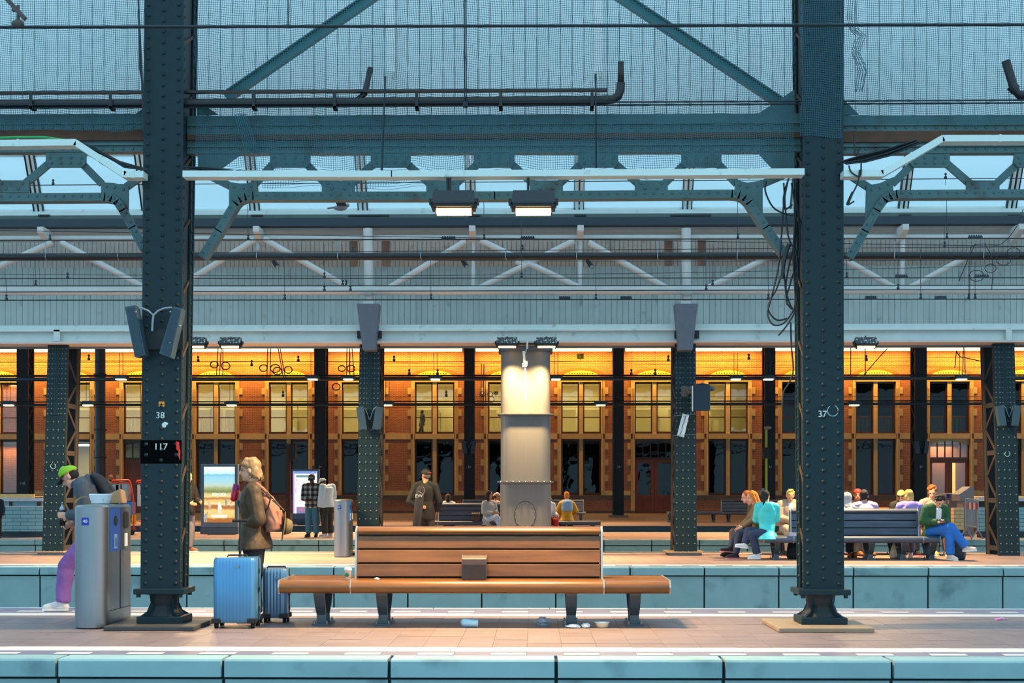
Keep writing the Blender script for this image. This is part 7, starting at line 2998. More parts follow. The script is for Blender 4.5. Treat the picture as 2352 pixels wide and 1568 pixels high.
    if shoes:
        for s_ in 'LR':
            q = MB()
            an, to = g_['an' + s_], g_['to' + s_]
            d = to - an
            d.z = 0
            hl = an - d.normalized() * .035 * k
            zb = min(an.z, to.z) if abs(an.z - .09 * k) > .06 else 0.0
            up = Vector((0, 0, 1))
            low = Vector((0, 0, to.z - .03 * k))
            q.limb(an + up * .0, Vector((hl.x, hl.y, 0)) + up * (an.z - .045 * k), .046 * k, .043 * k)
            q.limb(Vector((hl.x, hl.y, an.z - .048 * k)), to + up * .012 * k, .043 * k, .036 * k)
            q.limb(an + d * .3 - up * .02, to + up * .02 * k, .042 * k, .030 * k)
            zmin = min(an.z - .09 * k, to.z - .03 * k)
            ob = remesh(q, 'shoe', shoes[0], root, vox * .8, 2)
            q = MB()
            sd = d.normalized().cross(up)
            a, c = hl - d.normalized() * .03 * k, to + d.normalized() * .035 * k
            a = Vector((a.x, a.y, an.z - .086 * k))
            c = Vector((c.x, c.y, to.z - .024 * k))
            pts = []
            for t, w_ in ((0, .030), (.12, .040), (.45, .034), (.75, .044), (.93, .036), (1, .018)):
                pts.append((a.lerp(c, t), w_ * k))
            vs = []
            for c_, w_ in pts:
                vs += [c_ + sd * w_, c_ - sd * w_, c_ - sd * w_ + up * .022 * k, c_ + sd * w_ + up * .022 * k]
            fs = [(0, 1, 2, 3), tuple(len(vs) - 4 + i for i in (3, 2, 1, 0))]
            for i in range(len(pts) - 1):
                for j in range(4):
                    fs.append((i * 4 + j, i * 4 + (j + 1) % 4, i * 4 + 4 + (j + 1) % 4, i * 4 + 4 + j))
            q.add(vs, fs)
            q.build('sole', shoes[1], ob)
    # ---- top garment
    if top:
        q = MB()
        e = .024 * loose
        torso(q, e, hem, fl=flare)
        for s_ in 'LR':
            sh_, el, wr = g_['sh' + s_], g_['el' + s_], g_['wr' + s_]
            q.limb(sh_.lerp(g_['neck'], .55), sh_, .062 * k + e * .7, .058 * k + e * .8)
            q.limb(sh_, el, .056 * k + e, .046 * k + e)
            q.limb(el, el + (wr - el) * (.98 * sleeve), .046 * k + e, .033 * k + e * .8, 14, True)
        if hood:
            nb = g_['neck']
            for t in range(9):
                a = math.pi * 2 * t / 9
                q.ell(nb + sd_s * (.085 * k * math.cos(a)) - fv * (.015 + .07 * k * math.sin(a)) + spine * (.012 - 0.035 * math.cos(a) ** 2 * 0), .04 * k, .045 * k, .035 * k, (sd_s, fv, spine))
            q.ell(nb - fv * .12 * k - spine * .06, .11 * k, .055 * k, .11 * k, (sd_s, fv, spine))
        tg = remesh(q, top_name, top, root, vox, 2, fold)
        p.top = tg
        if collar:
            q = MB()
            q.rings([(g_['neck'] - spine * .045, sd_s * .098 * k, fv * .092 * k), (g_['neck'] + spine * .005, sd_s * .086 * k, fv * .084 * k), (g_['neck'] + spine * .045, sd_s * .082 * k, fv * .082 * k),
                     (g_['neck'] + spine * .048, sd_s * .072 * k, fv * .072 * k), (g_['neck'] - spine * .02, sd_s * .070 * k, fv * .07 * k)], 20)
            remesh(q, 'collar', collar, root, vox * .8, 1)
        if shirt:
            q = MB()
            ce = g_['chest'] + fv * (.118 * k + e)
            shm = (g_['shL'] + g_['shR']) / 2
            top_ = shm.lerp(g_['neck'], .5) + fv * (.082 * k + e)
            bot = g_['pelvis'].lerp(g_['chest'], .1) + fv * (.10 * k + e + .012)
            q.rings([(bot, sd_s * .055 * k, fv * .03), (g_['pelvis'].lerp(g_['chest'], .5) + fv * (.095 * k + e), sd_s * .06 * k, fv * .03), (ce, sd_s * .062 * k, fv * .022), (top_, sd_s * .056 * k, fv * .022),
                     (g_['neck'] + fv * .05 * k, sd_s * .05 * k, fv * .02)], 14)
            remesh(q, 'shirt', shirt, root, vox * .8, 2)
    # ---- hair and headgear
    if hair:
        st, hm = hair
        q = MB()
        if cap:
            q.ell(at(0, -.040, .005), .080 * k, .070 * k, .072 * k, B, 16, 10)
        else:
            q.ell(at(0, -.026, .046), .086 * k, .098 * k, .092 * k, B, 18, 12)
            q.ell(at(0, -.055, .0), .078 * k, .060 * k, .085 * k, B, 14, 9)
        if st == 'bob':
            for s_ in (-1, 1):
                q.ell(at(.060 * s_, -.055, -.02), .026 * k, .050 * k, .070 * k, B)
                q.ell(at(.050 * s_, .030, .068), .034 * k, .044 * k, .036 * k, B)
            q.ell(at(0, -.078, -.035), .066 * k, .036 * k, .058 * k, B)
            q.ell(at(0.01, -.02, .095), .072 * k, .084 * k, .040 * k, B)
            rr = random.Random(3)
            for i in range(22):
                a = R(-200 + 220 * i / 21)
                q.limb(at(.03 * math.cos(a), -.03 + .04 * math.sin(a), .120), at(.079 * math.cos(a), -.025 + .088 * math.sin(a) - .01, -.050 + rr.uniform(-.03, .03) - (.03 if math.sin(a) < -.3 else 0)), .016 * k, .010 * k, 8)
            for i in range(8):
                q.limb(at(-.035 + .01 * i, .02, .125), at(-.070 + .020 * i, .078 - .004 * abs(i - 3), .060 + rr.uniform(-.01, .012)), .016 * k, .009 * k, 8)
        if st == 'long':
            for s_ in (-1, 1):
                q.limb(at(.066 * s_, -.02, .03), at(.075 * s_, -.02, -.20), .030 * k, .034 * k)
            q.limb(at(0, -.07, .02), at(0, -.075, -.22), .070 * k, .066 * k)
        if st == 'pony':
            q.limb(at(0, -.11, .02), at(-.02, -.13, -.16), .036 * k, .022 * k)
        if st == 'curly':
            rr = random.Random(5)
            for i in range(46):
                a, b_ = rr.uniform(0, 6.28), rr.uniform(-.15, 1.5)
                v = Vector((math.cos(a) * math.cos(b_), math.sin(a) * math.cos(b_), math.sin(b_)))
                if v.y > .55 and v.z < .45:
                    continue
                q.ell(at(v.x * .086, -.02 + v.y * .092, .05 + v.z * .088), .026 * k, .026 * k, .026 * k, B, 8, 6)
        if st == 'spiky':
            rr = random.Random(8)
            for i in range(26):
                a, b_ = rr.uniform(0, 6.28), rr.uniform(.35, 1.5)
                v = Vector((math.cos(a) * math.cos(b_), math.sin(a) * math.cos(b_), math.sin(b_)))
                q.limb(at(v.x * .07, -.02 + v.y * .08, .05 + v.z * .075), at(v.x * .09, -.015 + v.y * .105, .055 + v.z * .108), .02 * k, .008 * k, 7)
        ho = remesh(q, 'hair', hm, root, vox * .75, 1, .010, .05)
    if cap:
        cm, bm_, cy_ = cap[0], cap[1], cap[2] if len(cap) > 2 else 0
        q = MB()
        q.ell(at(0, -.012, .045), .090 * k, .108 * k, .092 * k, B, 20, 14)
        # cut the lower half by overlaying nothing: dome only
        keep = MB()
        vs, fs = [], []
        n = 22
        for i in range(8):
            t = math.pi / 2 * i / 7.3
            for j in range(n):
                a = 2 * math.pi * j / n
                vs.append(at(.089 * math.cos(a) * math.cos(t), -.012 + .107 * math.sin(a) * math.cos(t), .045 + .012 * math.sin(a) + .092 * math.sin(t)))
        for i in range(7):
            for j in range(n):
                j2 = (j + 1) % n
                fs.append((i * n + j, i * n + j2, (i + 1) * n + j2, (i + 1) * n + j))
        fs.append(tuple(7 * n + j for j in range(n)))
        keep.add(vs, fs)
        co = keep.build('cap', cm, root, smooth=True)
        sol = co.modifiers.new('thickness', 'SOLIDIFY')
        sol.thickness = .006
        sol.offset = -1
        q = MB()
        vs = []
        ca, sa = math.cos(R(cy_)), math.sin(R(cy_))
        m_ = 9
        for j in range(m_):
            a = math.pi * (.12 + .76 * j / (m_ - 1))
            for rr_, dz in ((.98, .0), (1.75, -.030)):
                x, y = .086 * math.cos(a) * (1 if rr_ < 1.2 else .95), .104 * math.sin(a) * rr_
                if rr_ > 1.2:
                    y = .100 + .078 * math.sin(a) ** .6
                x, y = x * ca - y * sa, x * sa + y * ca
                for th in (0, -.006):
                    vs.append(at(x, -.012 + y, .050 + dz + th))
        fs = []
        for j in range(m_ - 1):
            b0, b1 = j * 4, j * 4 + 4
            fs += [(b0, b0 + 2, b1 + 2, b1), (b0 + 1, b1 + 1, b1 + 3, b0 + 3), (b0 + 2, b0 + 3, b1 + 3, b1 + 2), (b0, b1, b1 + 1, b0 + 1)]
        fs += [(0, 1, 3, 2), ((m_ - 1) * 4, (m_ - 1) * 4 + 2, (m_ - 1) * 4 + 3, (m_ - 1) * 4 + 1)]
        q.add(vs, fs)
        q.build('cap_brim', bm_, co, smooth=False)
        q = MB()
        q.ell(at(0, -.012, .139), .009, .009, .005, B, 8, 5)
        q.build('cap_button', cm, co)
    return p


def backpack(label, cat, c, up, side, out, w, d, h, m, strap=None, extra=None, vox=.012, group=None):
    """c = middle of the side against the back"""
    root = thing('backpack', label, cat, c - up * h / 2, group)
    q = MB()
    q.rings([(c + up * (h * t) + out * (d * kd * .5), side * (w / 2 * kw), out * (d / 2 * kd)) for t, kw, kd in ((-.5, .7, .7), (-.47, .95, .95), (-.3, 1.04, 1.05), (-.1, 1.04, 1.0), (.15, 1, .92), (.35, .9, .72), (.46, .72, .5), (.5, .45, .3))], 20)
    remesh(q, 'pack_body', m, root, vox, 4, .02)
    q = MB()
    q.cbox(c - up * h * .18 + out * d * .86, w * .66, d * .3, h * .36, Matrix((side, out, up)).transposed())
    remesh(q, 'front_pocket', m, root, vox, 6, .012)
    q = MB()
    q.tube([c + up * h * .5 + side * .03 + out * d * .2, c + up * h * .56 + out * d * .2, c + up * h * .5 - side * .03 + out * d * .2], .007, 6)
    q.build('top_loop', m, root)
    if strap:
        for pts in strap:
            q = MB()
            for a, b_ in zip(pts[:-1], pts[1:]):
                q.limb(a, b_, .020, .020, 8)
            remesh(q, 'shoulder_strap', m, root, .009, 3)
    return root


# ---------------------------------------------------------------- man in the green cap (nearest platform, left)
YM = 15.6
sM = FPX / YM


def mj(px, py, dpt=0.0, px0=188, py0=1403):
    """joint of a left-facing figure from photograph pixels: (side towards the viewer, forward, up)"""
    return (dpt, (px0 - px) / sM, (py0 - py) / sM)


HOOD = cloth('hoodie_slate', rgb(66, 76, 90))
m1 = person('man in a lime green cap and slate hoodie bending over, purple trousers, behind bin 40', 188, YM, -90, STAND,
            dict(pelvis=mj(236, 1206), chest=mj(208, 1150), neck=mj(181, 1108), head=mj(161, 1096), shL=mj(202, 1118, .18), shR=mj(193, 1120, -.18), elL=mj(212, 1180, .24), elR=mj(186, 1180, -.22), wrL=mj(166, 1182, .16), wrR=mj(160, 1200, -.1),
                 hiL=mj(232, 1212, .09), hiR=mj(232, 1212, -.09), knL=mj(158, 1300, .10), knR=mj(222, 1305, -.10), anL=mj(150, 1384, .10), anR=mj(262, 1384, -.1), toL=mj(112, 1397, .11), toR=mj(225, 1397, -.1),
                 hdL=(0, 1, -.05), pnL=(-1, .2, 0), thL=1),
            skin=SKIN_L, top=HOOD, bottom=cloth('trousers_purple', rgb(128, 84, 152)), shoes=(cloth('shoe_white', rgb(226, 216, 212), .06, .6), mat('sole_white', rgb(236, 232, 228), .6)), hair=('short', cloth('hair_black', rgb(26, 24, 26))),
            cap=(cloth('cap_lime', rgb(134, 190, 40), .1), cloth('cap_navy', rgb(26, 36, 52))), hp=-36, vox=.009, loose=1.5, hood=True, curl=(1.0, .6), top_name='hoodie', hem=.05, fold=.034)
# bottle in his hand
pc = m1.palmL
o = thing('drink_bottle', 'dark cola bottle held low by the man in the green cap', 'bottle', pc - Vector((0, 0, .12)))
q = MB()
q.lathe([(.026, -.12), (.032, -.11), (.032, -.02), (.029, 0), (.032, .03), (.030, .055)], pc, 16)
q.build('cola', mat('cola', rgb(24, 16, 16), .15), o, smooth=True)
q = MB()
q.lathe([(.031, .055), (.030, .075), (.014, .105), (.014, .12)], pc, 16)
q.build('bottle_neck', mat('bottle_clear', rgb(180, 196, 206), .1), o, smooth=True)
q = MB()
q.lathe([(.016, .118), (.016, .134)], pc, 14)
q.build('bottle_cap', GREYP, o)
sp_ = (m1.J['neck'] - m1.J['pelvis']).normalized()
sdv = (m1.J['shL'] - m1.J['shR']).normalized()
ov_ = sdv.cross(sp_).normalized()
if ov_.x < 0:
    ov_ = -ov_
bc = m1.J['chest'].lerp(m1.J['neck'], .15) + ov_ * .14
backpack('black backpack on the back of the man in the green cap', 'backpack', bc, sp_, sdv, ov_, .30, .15, .44, cloth('pack_black', rgb(26, 32, 40)))
q = MB()
q.tube([W(162 + 4 * math.cos(t), 1137 - 5 * math.sin(t), YM - .22) for t in [R(100) + R(230) * i / 9 for i in range(10)]], .006, 5)

# ---------------------------------------------------------------- woman with the suitcases
YWm = 14.25
sW = FPX / YWm


def wj(px, py, dpt=0.0, px0=580, py0=1428):
    return (dpt, (px0 - px) / sW, (py0 - py) / sW)


JACK = cloth('wax_jacket', rgb(72, 54, 33), .25, .6)
w1 = person('blonde woman in a brown waxed jacket lifting a red tumbler, beside the blue suitcases', 580, YWm, -90, STAND,
            dict(pelvis=wj(586, 1222), chest=wj(582, 1152), neck=wj(582, 1114), head=wj(574, 1079), shL=wj(590, 1126, .17), shR=wj(580, 1126, -.17), elL=wj(604, 1190, .21), elR=wj(558, 1172, -.22), wrL=wj(574, 1204, .10), wrR=wj(547, 1146, -.16),
                 hiL=wj(586, 1230, .085), hiR=wj(586, 1230, -.085), knL=wj(584, 1326, .09), knR=wj(578, 1326, -.09), anL=wj(588, 1410, .09), anR=wj(582, 1410, -.09), toL=wj(556, 1422, .1), toR=wj(552, 1422, -.1), hdR=(0, .55, .8), pnR=(.9, .25, 0), thR=-1),
            skin=SKIN_L, top=JACK, bottom=cloth('trousers_dark', rgb(36, 34, 42)), shoes=(cloth('boot_black', rgb(24, 22, 24)), BLACKG), hair=('bob', mat('hair_ash_blond', rgb(150, 122, 84), .5, 0, .35, 22, .3, (1, 1, .25))), hp=-6, vox=.009, loose=1.2, hem=.17, flare=1.22, curl=(.6, 1.05),
            collar=cloth('collar_cord', rgb(86, 40, 26)), fold=.03)
pc = w1.palmR + Vector((-.012, 0, .03))
o = thing('tumbler', 'red tumbler with a purple top held up by the blonde woman', 'cup', pc - Vector((0, 0, .07)))
ax = Vector((.22, 0, 1)).normalized()
q = MB()
q.limb(pc - ax * .075, pc + ax * .02, .034, .037, 16, True)
q.build('cup_body', mat('tumbler_red', rgb(214, 24, 60), .25), o, smooth=True)
q = MB()
q.limb(pc + ax * .015, pc + ax * .075, .037, .036, 16, True)
q.build('cup_top', mat('tumbler_purple', rgb(160, 30, 110), .25), o, smooth=True)
PINK = cloth('pack_pink', rgb(158, 108, 88), .16)
c = W(602, 1176, YWm)
bp_ = backpack('dusty pink backpack on the blonde woman, with black straps', 'backpack', c, Vector((.16, 0, -1)).normalized() * -1, Vector((0, 1, 0)), Vector((1, 0, .12)).normalized(), .30, .19, .42, PINK,
               strap=[[W(598, 1128, YWm - .13), W(590, 1112, YWm - .15), W(583, 1114, YWm - .17), W(580, 1124, YWm - .18)], [W(590, 1111, YWm - .16), W(604, 1122, YWm - .14), W(622, 1142, YWm - .1)]])
q = MB()
for pts in ([(612, 1128), (634, 1152), (652, 1172)], [(622, 1140), (616, 1165), (604, 1180)], [(625, 1148), (645, 1165)]):
    q.tube([W(x, y, YWm - .17) for x, y in pts], .008, 6)
q.build('black_strap', BLACK, bp_)
FELT = cloth('hat_felt', rgb(112, 96, 62), .12)
o = thing('felt_hat', 'olive felt hat hanging from the pink backpack', 'hat', W(656, 1208, YWm))
hc_ = W(651, 1208, YWm)
n_ = Vector((-.94, -.22, .12)).normalized()
u_ = Vector((.14, 0, 1)).normalized()
u_ = (u_ - n_ * u_.dot(n_)).normalized()
v_ = n_.cross(u_)
q = MB()
rows = [(hc_ + n_ * .0, u_ * .155, v_ * .12), (hc_ + n_ * .006, u_ * .15, v_ * .115), (hc_ + n_ * .012, u_ * .085, v_ * .075), (hc_ + n_ * .05, u_ * .08, v_ * .068), (hc_ + n_ * .085, u_ * .06, v_ * .05), (hc_ + n_ * .095, u_ * .02, v_ * .02)]
rows = [(c_ - n_ * 2 * (c_ - hc_).dot(n_), a, b_) for c_, a, b_ in rows]
q.rings(rows, 24)
q.build('felt', FELT, o, angle=50)
q = MB()
q.rings([(hc_ - n_ * .014, u_ * .0865, v_ * .0765), (hc_ - n_ * .03, u_ * .084, v_ * .073)], 24)
q.build('hat_band', cloth('hat_band', rgb(56, 46, 34)), o)

# ---------------------------------------------------------------- standing people on the second and third platform
DARKJ = cloth('jacket_black', rgb(13, 13, 13), .2)
JEANS = cloth('jeans_blue', rgb(66, 112, 156), .12)
m2 = person('man in black jacket and dark cap seen from behind, hand on his back', 977, 29.2, 172, STAND,
            dict(elL=(.31, -.10, 1.13), wrL=(.10, -.17, 1.02), elR=(-.29, .02, 1.12), wrR=(-.22, .10, .92), hdL=(-1, 0, -.1), pnL=(0, 1, 0)), height=1.80, skin=SKIN_M, top=DARKJ, bottom=cloth('trousers_brown_black', rgb(42, 36, 32)), shoes=(BLACKG, BLACKG),
            hair=('short', cloth('hair_grey_brown', rgb(96, 84, 76))), cap=(cloth('cap_black', rgb(28, 26, 28)), cloth('cap_black', rgb(28, 26, 28))), hy=55, wide=1.02, loose=1.4, hem=.24, top_name='jacket')
q = MB()
for a in range(7):
    t = R(200 + a * 14)
    q.ell(m2.at(.091 * math.cos(t), -.012 + .109 * math.sin(t), .063), .012, .012, .011, m2.B, 8, 5)
q.build('cap_stripe', mat('stripe_red', rgb(200, 40, 36), .6), m2.root)
o = thing('sling_bag', 'long black sling bag with grey lettering on the back of the man in black', 'bag', W(958, 1212, 28.95))
q = MB()
q.rings([(W(968, 1116, 28.98), Vector((.06, 0, 0)), Vector((0, .02, 0))), (W(965, 1125, 28.96), Vector((.085, 0, 0)), Vector((0, .045, 0))), (W(962, 1160, 28.93), Vector((.095, 0, 0)), Vector((0, .06, 0))),
         (W(957, 1205, 28.93), Vector((.085, 0, 0)), Vector((0, .06, 0))), (W(957, 1212, 28.93), Vector((.07, 0, 0)), Vector((0, .045, 0)))], 16)
q.build('bag_body', cloth('bag_black', rgb(30, 31, 36)), o, angle=50)
text('lettering', 'EW', .10, W(962, 1139, 28.855), mat('letter_grey', rgb(190, 196, 196), .6), o)
q = MB()
q.tube([W(972, 1118, 28.9), W(976, 1125, 28.88), W(971, 1138, 28.87)], .006, 5)
q.tube([W(961, 1128, 28.87), W(972, 1134, 28.87)], .008, 5)
q.build('piping', mat('piping_grey', rgb(120, 110, 104), .6), o)

person('man in a dark jacket and grey trousers half hidden by the left near column', 430, 30.5, 60, STAND, dict(elR=(-.25, .06, 1.12), wrR=(-.14, .22, 1.08), elL=(.27, .04, 1.13), wrL=(.16, .24, 1.1)), height=1.78, skin=SKIN_M, top=DARKJ, bottom=cloth('trousers_grey', rgb(92, 90, 104)),
       shoes=(cloth('shoe_brown', rgb(110, 76, 54)), mat('sole_white', rgb(236, 232, 228), .6)), hair=('short', cloth('hair_black', rgb(26, 24, 26))), hp=-10)


def plaid_mat():
    m = bpy.data.materials.new('plaid')
    m.use_nodes = True
    nt = m.node_tree
    N, L = nt.nodes, nt.links
    p_ = N['Principled BSDF']
    p_.inputs['Roughness'].default_value = .85
    tc = N.new('ShaderNodeTexCoord')
    sx = N.new('ShaderNodeSeparateXYZ')
    L.new(tc.outputs['Object'], sx.inputs[0])
    outs = []
    for ax_ in ('X', 'Z'):
        mm = N.new('ShaderNodeMath')
        mm.operation = 'MULTIPLY'
        mm.inputs[1].default_value = 1 / .15
        L.new(sx.outputs[ax_], mm.inputs[0])
        fr = N.new('ShaderNodeMath')
        fr.operation = 'FRACT'
        L.new(mm.outputs[0], fr.inputs[0])
        gt = N.new('ShaderNodeMath')
        gt.operation = 'GREATER_THAN'
        gt.inputs[1].default_value = .5
        L.new(fr.outputs[0], gt.inputs[0])
        outs.append(gt)
    ad_ = N.new('ShaderNodeMath')
    ad_.operation = 'ADD'
    L.new(outs[0].outputs[0], ad_.inputs[0])
    L.new(outs[1].outputs[0], ad_.inputs[1])
    mr = N.new('ShaderNodeMath')
    mr.operation = 'MULTIPLY'
    mr.inputs[1].default_value = .5
    L.new(ad_.outputs[0], mr.inputs[0])
    cr = N.new('ShaderNodeValToRGB')
    cr.color_ramp.interpolation = 'CONSTANT'
    cr.color_ramp.elements[0].color = rgb(26, 26, 30)
    cr.color_ramp.elements[1].position = .75
    cr.color_ramp.elements[1].color = rgb(176, 172, 166)
    e_ = cr.color_ramp.elements.new(.4)
    e_.color = rgb(86, 86, 92)
    L.new(mr.outputs[0], cr.inputs[0])
    L.new(cr.outputs[0], p_.inputs['Base Color'])
    return m


pl_m = person('young man in black and white plaid shirt and jeans, looking at his phone', 717, 40.6, -8, STAND, dict(elL=(.25, -.01, 1.14), elR=(-.27, -.01, 1.14), wrL=(.07, .24, 1.08), wrR=(-.07, .24, 1.08), hdL=(-.7, .6, 0), hdR=(.7, .6, 0), pnL=(0, .3, 1), pnR=(0, .3, 1)),
              height=1.84, skin=SKIN_D, top=plaid_mat(), bottom=cloth('jeans_teal', rgb(60, 112, 136), .12), shoes=(BLACKG, BLACKG), cap=(cloth('cap_charcoal', rgb(38, 38, 42)), cloth('cap_charcoal', rgb(38, 38, 42))), hp=-22, loose=1.5, hem=.16, wide=1.12, top_name='plaid_shirt')
text('cap_lettering', 'ATON', .055, pl_m.at(0, .112, .085), mat('badge_white', rgb(240, 240, 245), .5), pl_m.root, rot=(R(75), 0, R(-8)))
q = MB()
for z_, w_ in ((1.10, .016), (1.25, .016)):
    pass
q.bar(pl_m.G(Vector((0, .155, 1.02))), pl_m.G(Vector((0, .165, 1.42))), .016, .01)
q.build('zip', GALV, pl_m.top)
c = (pl_m.J['wrL'] + pl_m.J['wrR']) / 2 + Vector((0, -.10, .01))
q = MB()
q.cbox(c, .12, .07, .01, Matrix.Rotation(R(30), 3, 'X'))
q.build('phone', BLACK, base=c, label='dark phone held by the young man in the plaid shirt', cat='phone')
wh_m = person('young man in white hoodie and white cap leaning towards the man in plaid', 752, 40.6, -125, STAND, dict(head=(.02, .16, 1.58), neck=(0, .07, 1.45), chest=(0, .02, 1.27), elL=(.27, .0, 1.12), wrL=(.26, .06, .88)), height=1.82, skin=SKIN_D,
              top=cloth('hoodie_white', rgb(196, 220, 234), .06), bottom=cloth('trousers_olive', rgb(40, 44, 42)), shoes=(cloth('sneaker', rgb(190, 190, 196), .5), mat('sole_white', rgb(236, 232, 228), .6)),
              cap=(cloth('cap_white', rgb(220, 232, 238), .05), cloth('cap_white', rgb(220, 232, 238), .05)), hp=-28, hy=20, loose=1.9, hem=.14, hood=True, top_name='hoodie', wide=1.1)
person('dark haired man with a dark backpack behind the red luggage cart', 253, 44.5, 170, STAND, None, height=1.88, skin=SKIN_L, top=DARKJ, bottom=cloth('trousers_dark', rgb(36, 34, 42)), shoes=(BLACKG, BLACKG), hair=('short', cloth('hair_brown', rgb(72, 50, 38))), hy=40)
o = backpack('dark brown backpack worn by the man behind the red luggage cart', 'backpack', W(247, 1122, 44.30), Vector((0, 0, 1)), Vector((1, 0, 0)), Vector((0, -1, 0)), .34, .20, .46, cloth('pack_brown', rgb(50, 40, 40)))
person('dark clothed person cut off by the left edge of the picture', -8, 39.6, 20, STAND, None, height=1.3, skin=SKIN_M, top=cloth('jacket_navy', rgb(30, 38, 54)), bottom=cloth('trousers_dark', rgb(36, 34, 42)), shoes=(BLACKG, BLACKG), hair=('short', cloth('hair_black', rgb(26, 24, 26))))
person('dark silhouette of a person walking in the lit upper room left of the steel pillar', 970, YF + 1.3, -60, STAND, dict(knL=(.10, .22, .52), anL=(.10, .25, .10), toL=(.1, .4, .05), knR=(-.1, -.05, .5), anR=(-.1, -.32, .14), toR=(-.1, -.2, .03)), height=1.8, skin=SKIN_D, top=cloth('jacket_navy', rgb(30, 38, 54)), bottom=cloth('trousers_dark', rgb(36, 34, 42)),
       shoes=(BLACKG, BLACKG), hair=('short', cloth('hair_black', rgb(26, 24, 26))), z0=zs['lo1'] + .05, vox=.02)

# ---------------------------------------------------------------- seated people, second platform bench
YN_ = YB_B - .30      # near seat
YFs = YB_B + .30      # far seat
BEIGE = cloth('jacket_beige', rgb(176, 152, 132), .1)
OLIVE = cloth('jacket_olive', rgb(126, 106, 74), .18)
WHT = cloth('shirt_white', rgb(220, 220, 226), .05)
SNEAK = (cloth('sneaker_white', rgb(220, 220, 224), .08), mat('sole_white', rgb(236, 232, 228), .6))
DSN = (cloth('sneaker_black', rgb(30, 28, 32)), mat('sole_pink', rgb(230, 120, 130), .6))
person('red haired woman in olive jacket sitting at the left end of the blue bench', 1744, YB_B + .22, -86, SIT, dict(head=(0, .15, 1.22), neck=(0, .08, 1.09), chest=(0, .04, .87), elL=(.20, .16, .78), wrL=(.10, .36, .64), elR=(-.2, .16, .78), wrR=(-.1, .38, .62), anL=(.12, .50, .09), anR=(-.10, .56, .20), toL=(.13, .67, .03), toR=(-.1, .74, .16)),
       skin=SKIN_L, top=OLIVE, bottom=cloth('jeans_dark', rgb(48, 58, 82)), shoes=DSN, hair=('long', cloth('hair_ginger', rgb(206, 118, 40), .2)), hp=-20, height=1.72)
person('person in brown trousers sitting just behind the red haired woman', 1736, YB_B + .68, -80, SIT, dict(anL=(.12, .58, .12), toL=(.13, .75, .06), head=(0, .20, 1.22), neck=(0, .09, 1.08)), skin=SKIN_L, top=cloth('jacket_brown', rgb(92, 70, 54)), bottom=cloth('trousers_umber', rgb(92, 72, 58)), shoes=(BLACKG, BLACKG), hair=('short', cloth('hair_copper', rgb(176, 92, 40))), hp=-16, height=1.74)
TURQ = cloth('coat_turquoise', rgb(64, 206, 210), .1, .55)
person('girl with dark ponytail in a turquoise raincoat sitting with her back turned', 1762, YB_B - .22, -90, SIT, dict(fv=(-1, 0, 0), shL=(0, .17, 1.03), shR=(0, -.17, 1.03), elL=(-.08, .20, .78), elR=(-.08, -.19, .78), wrL=(-.20, .08, .72), wrR=(-.20, -.02, .72),
            chest=(0, 0, .88), neck=(0, .0, 1.09), head=(-.02, .02, 1.235), knL=(.06, .30, .50), anL=(.06, .20, .10), toL=(.08, .36, .04), knR=(-.06, .36, .56), anR=(.02, .44, .30), toR=(.04, .60, .27)),
       skin=SKIN_L, top=TURQ, bottom=cloth('jeans_navy', rgb(40, 54, 84)), shoes=SNEAK, hair=('pony', cloth('hair_black', rgb(26, 24, 26))), hy=-125, hood=True, hem=.15, flare=1.6, loose=1.3, height=1.70, top_name='raincoat', fold=.03)
p_ = person('blond boy in beige jacket sitting with bowed head, left of the right near column', 1812, YB_E - .33, 4, SIT, dict(wrL=(.04, .22, .74), wrR=(-.04, .22, .74), pnL=(0, .3, 1), pnR=(0, .3, 1), hdL=(-.6, .6, 0), hdR=(.6, .6, 0), head=(0, .12, 1.235)), skin=SKIN_L, top=BEIGE, bottom=cloth('trousers_beige', rgb(190, 172, 150), .08), shoes=(cloth('shoe_brown', rgb(110, 76, 54)), BLACKG),
            hair=('spiky', cloth('hair_blond', rgb(226, 178, 92), .15)), hp=-34, shirt=WHT, loose=1.6, height=1.80)
GREYL = cloth('scarf_grey', rgb(186, 178, 178), .08)
h_ = person('person in pale grey headscarf sitting with back turned, right of the near column', 1945, YFs, 175, SIT, None, skin=SKIN_M, top=cloth('coat_grey', rgb(196, 184, 186), .07), bottom=cloth('trousers_dark', rgb(36, 34, 42)), shoes=(cloth('boot_tan', rgb(150, 90, 50)), BLACKG), hy=30, loose=1.5, height=1.68)
q = MB()
q.ell(h_.at(0, -.02, .035), .098, .108, .108, h_.B, 18, 12)
q.limb(h_.at(0, -.03, -.02), h_.J['neck'] + Vector((0, 0, -.03)), .085, .11)
remesh(q, 'headscarf', GREYL, h_.root, .01, 2, .02, .06)
r_ = person('person with a red bandana sitting on the bench, face turned to the viewer', 1966, YB_E - .33, 10, SIT, None, skin=SKIN_M, top=DARKJ, bottom=cloth('jeans_dark', rgb(48, 58, 82)), shoes=(cloth('boot_tan', rgb(150, 90, 50)), BLACKG), hair=('short', cloth('hair_black', rgb(26, 24, 26))), hy=-20, height=1.78)
q = MB()
q.ell(r_.at(0, -.014, .062), .089, .108, .080, r_.B, 18, 12)
q.ell(r_.at(.03, -.12, .03), .02, .03, .02, r_.B)
remesh(q, 'bandana', mat('bandana_red', rgb(206, 36, 32), .7, 0, .25, 40), r_.root, .01, 1)
LAV = cloth('hoodie_lavender', rgb(178, 158, 190), .1)
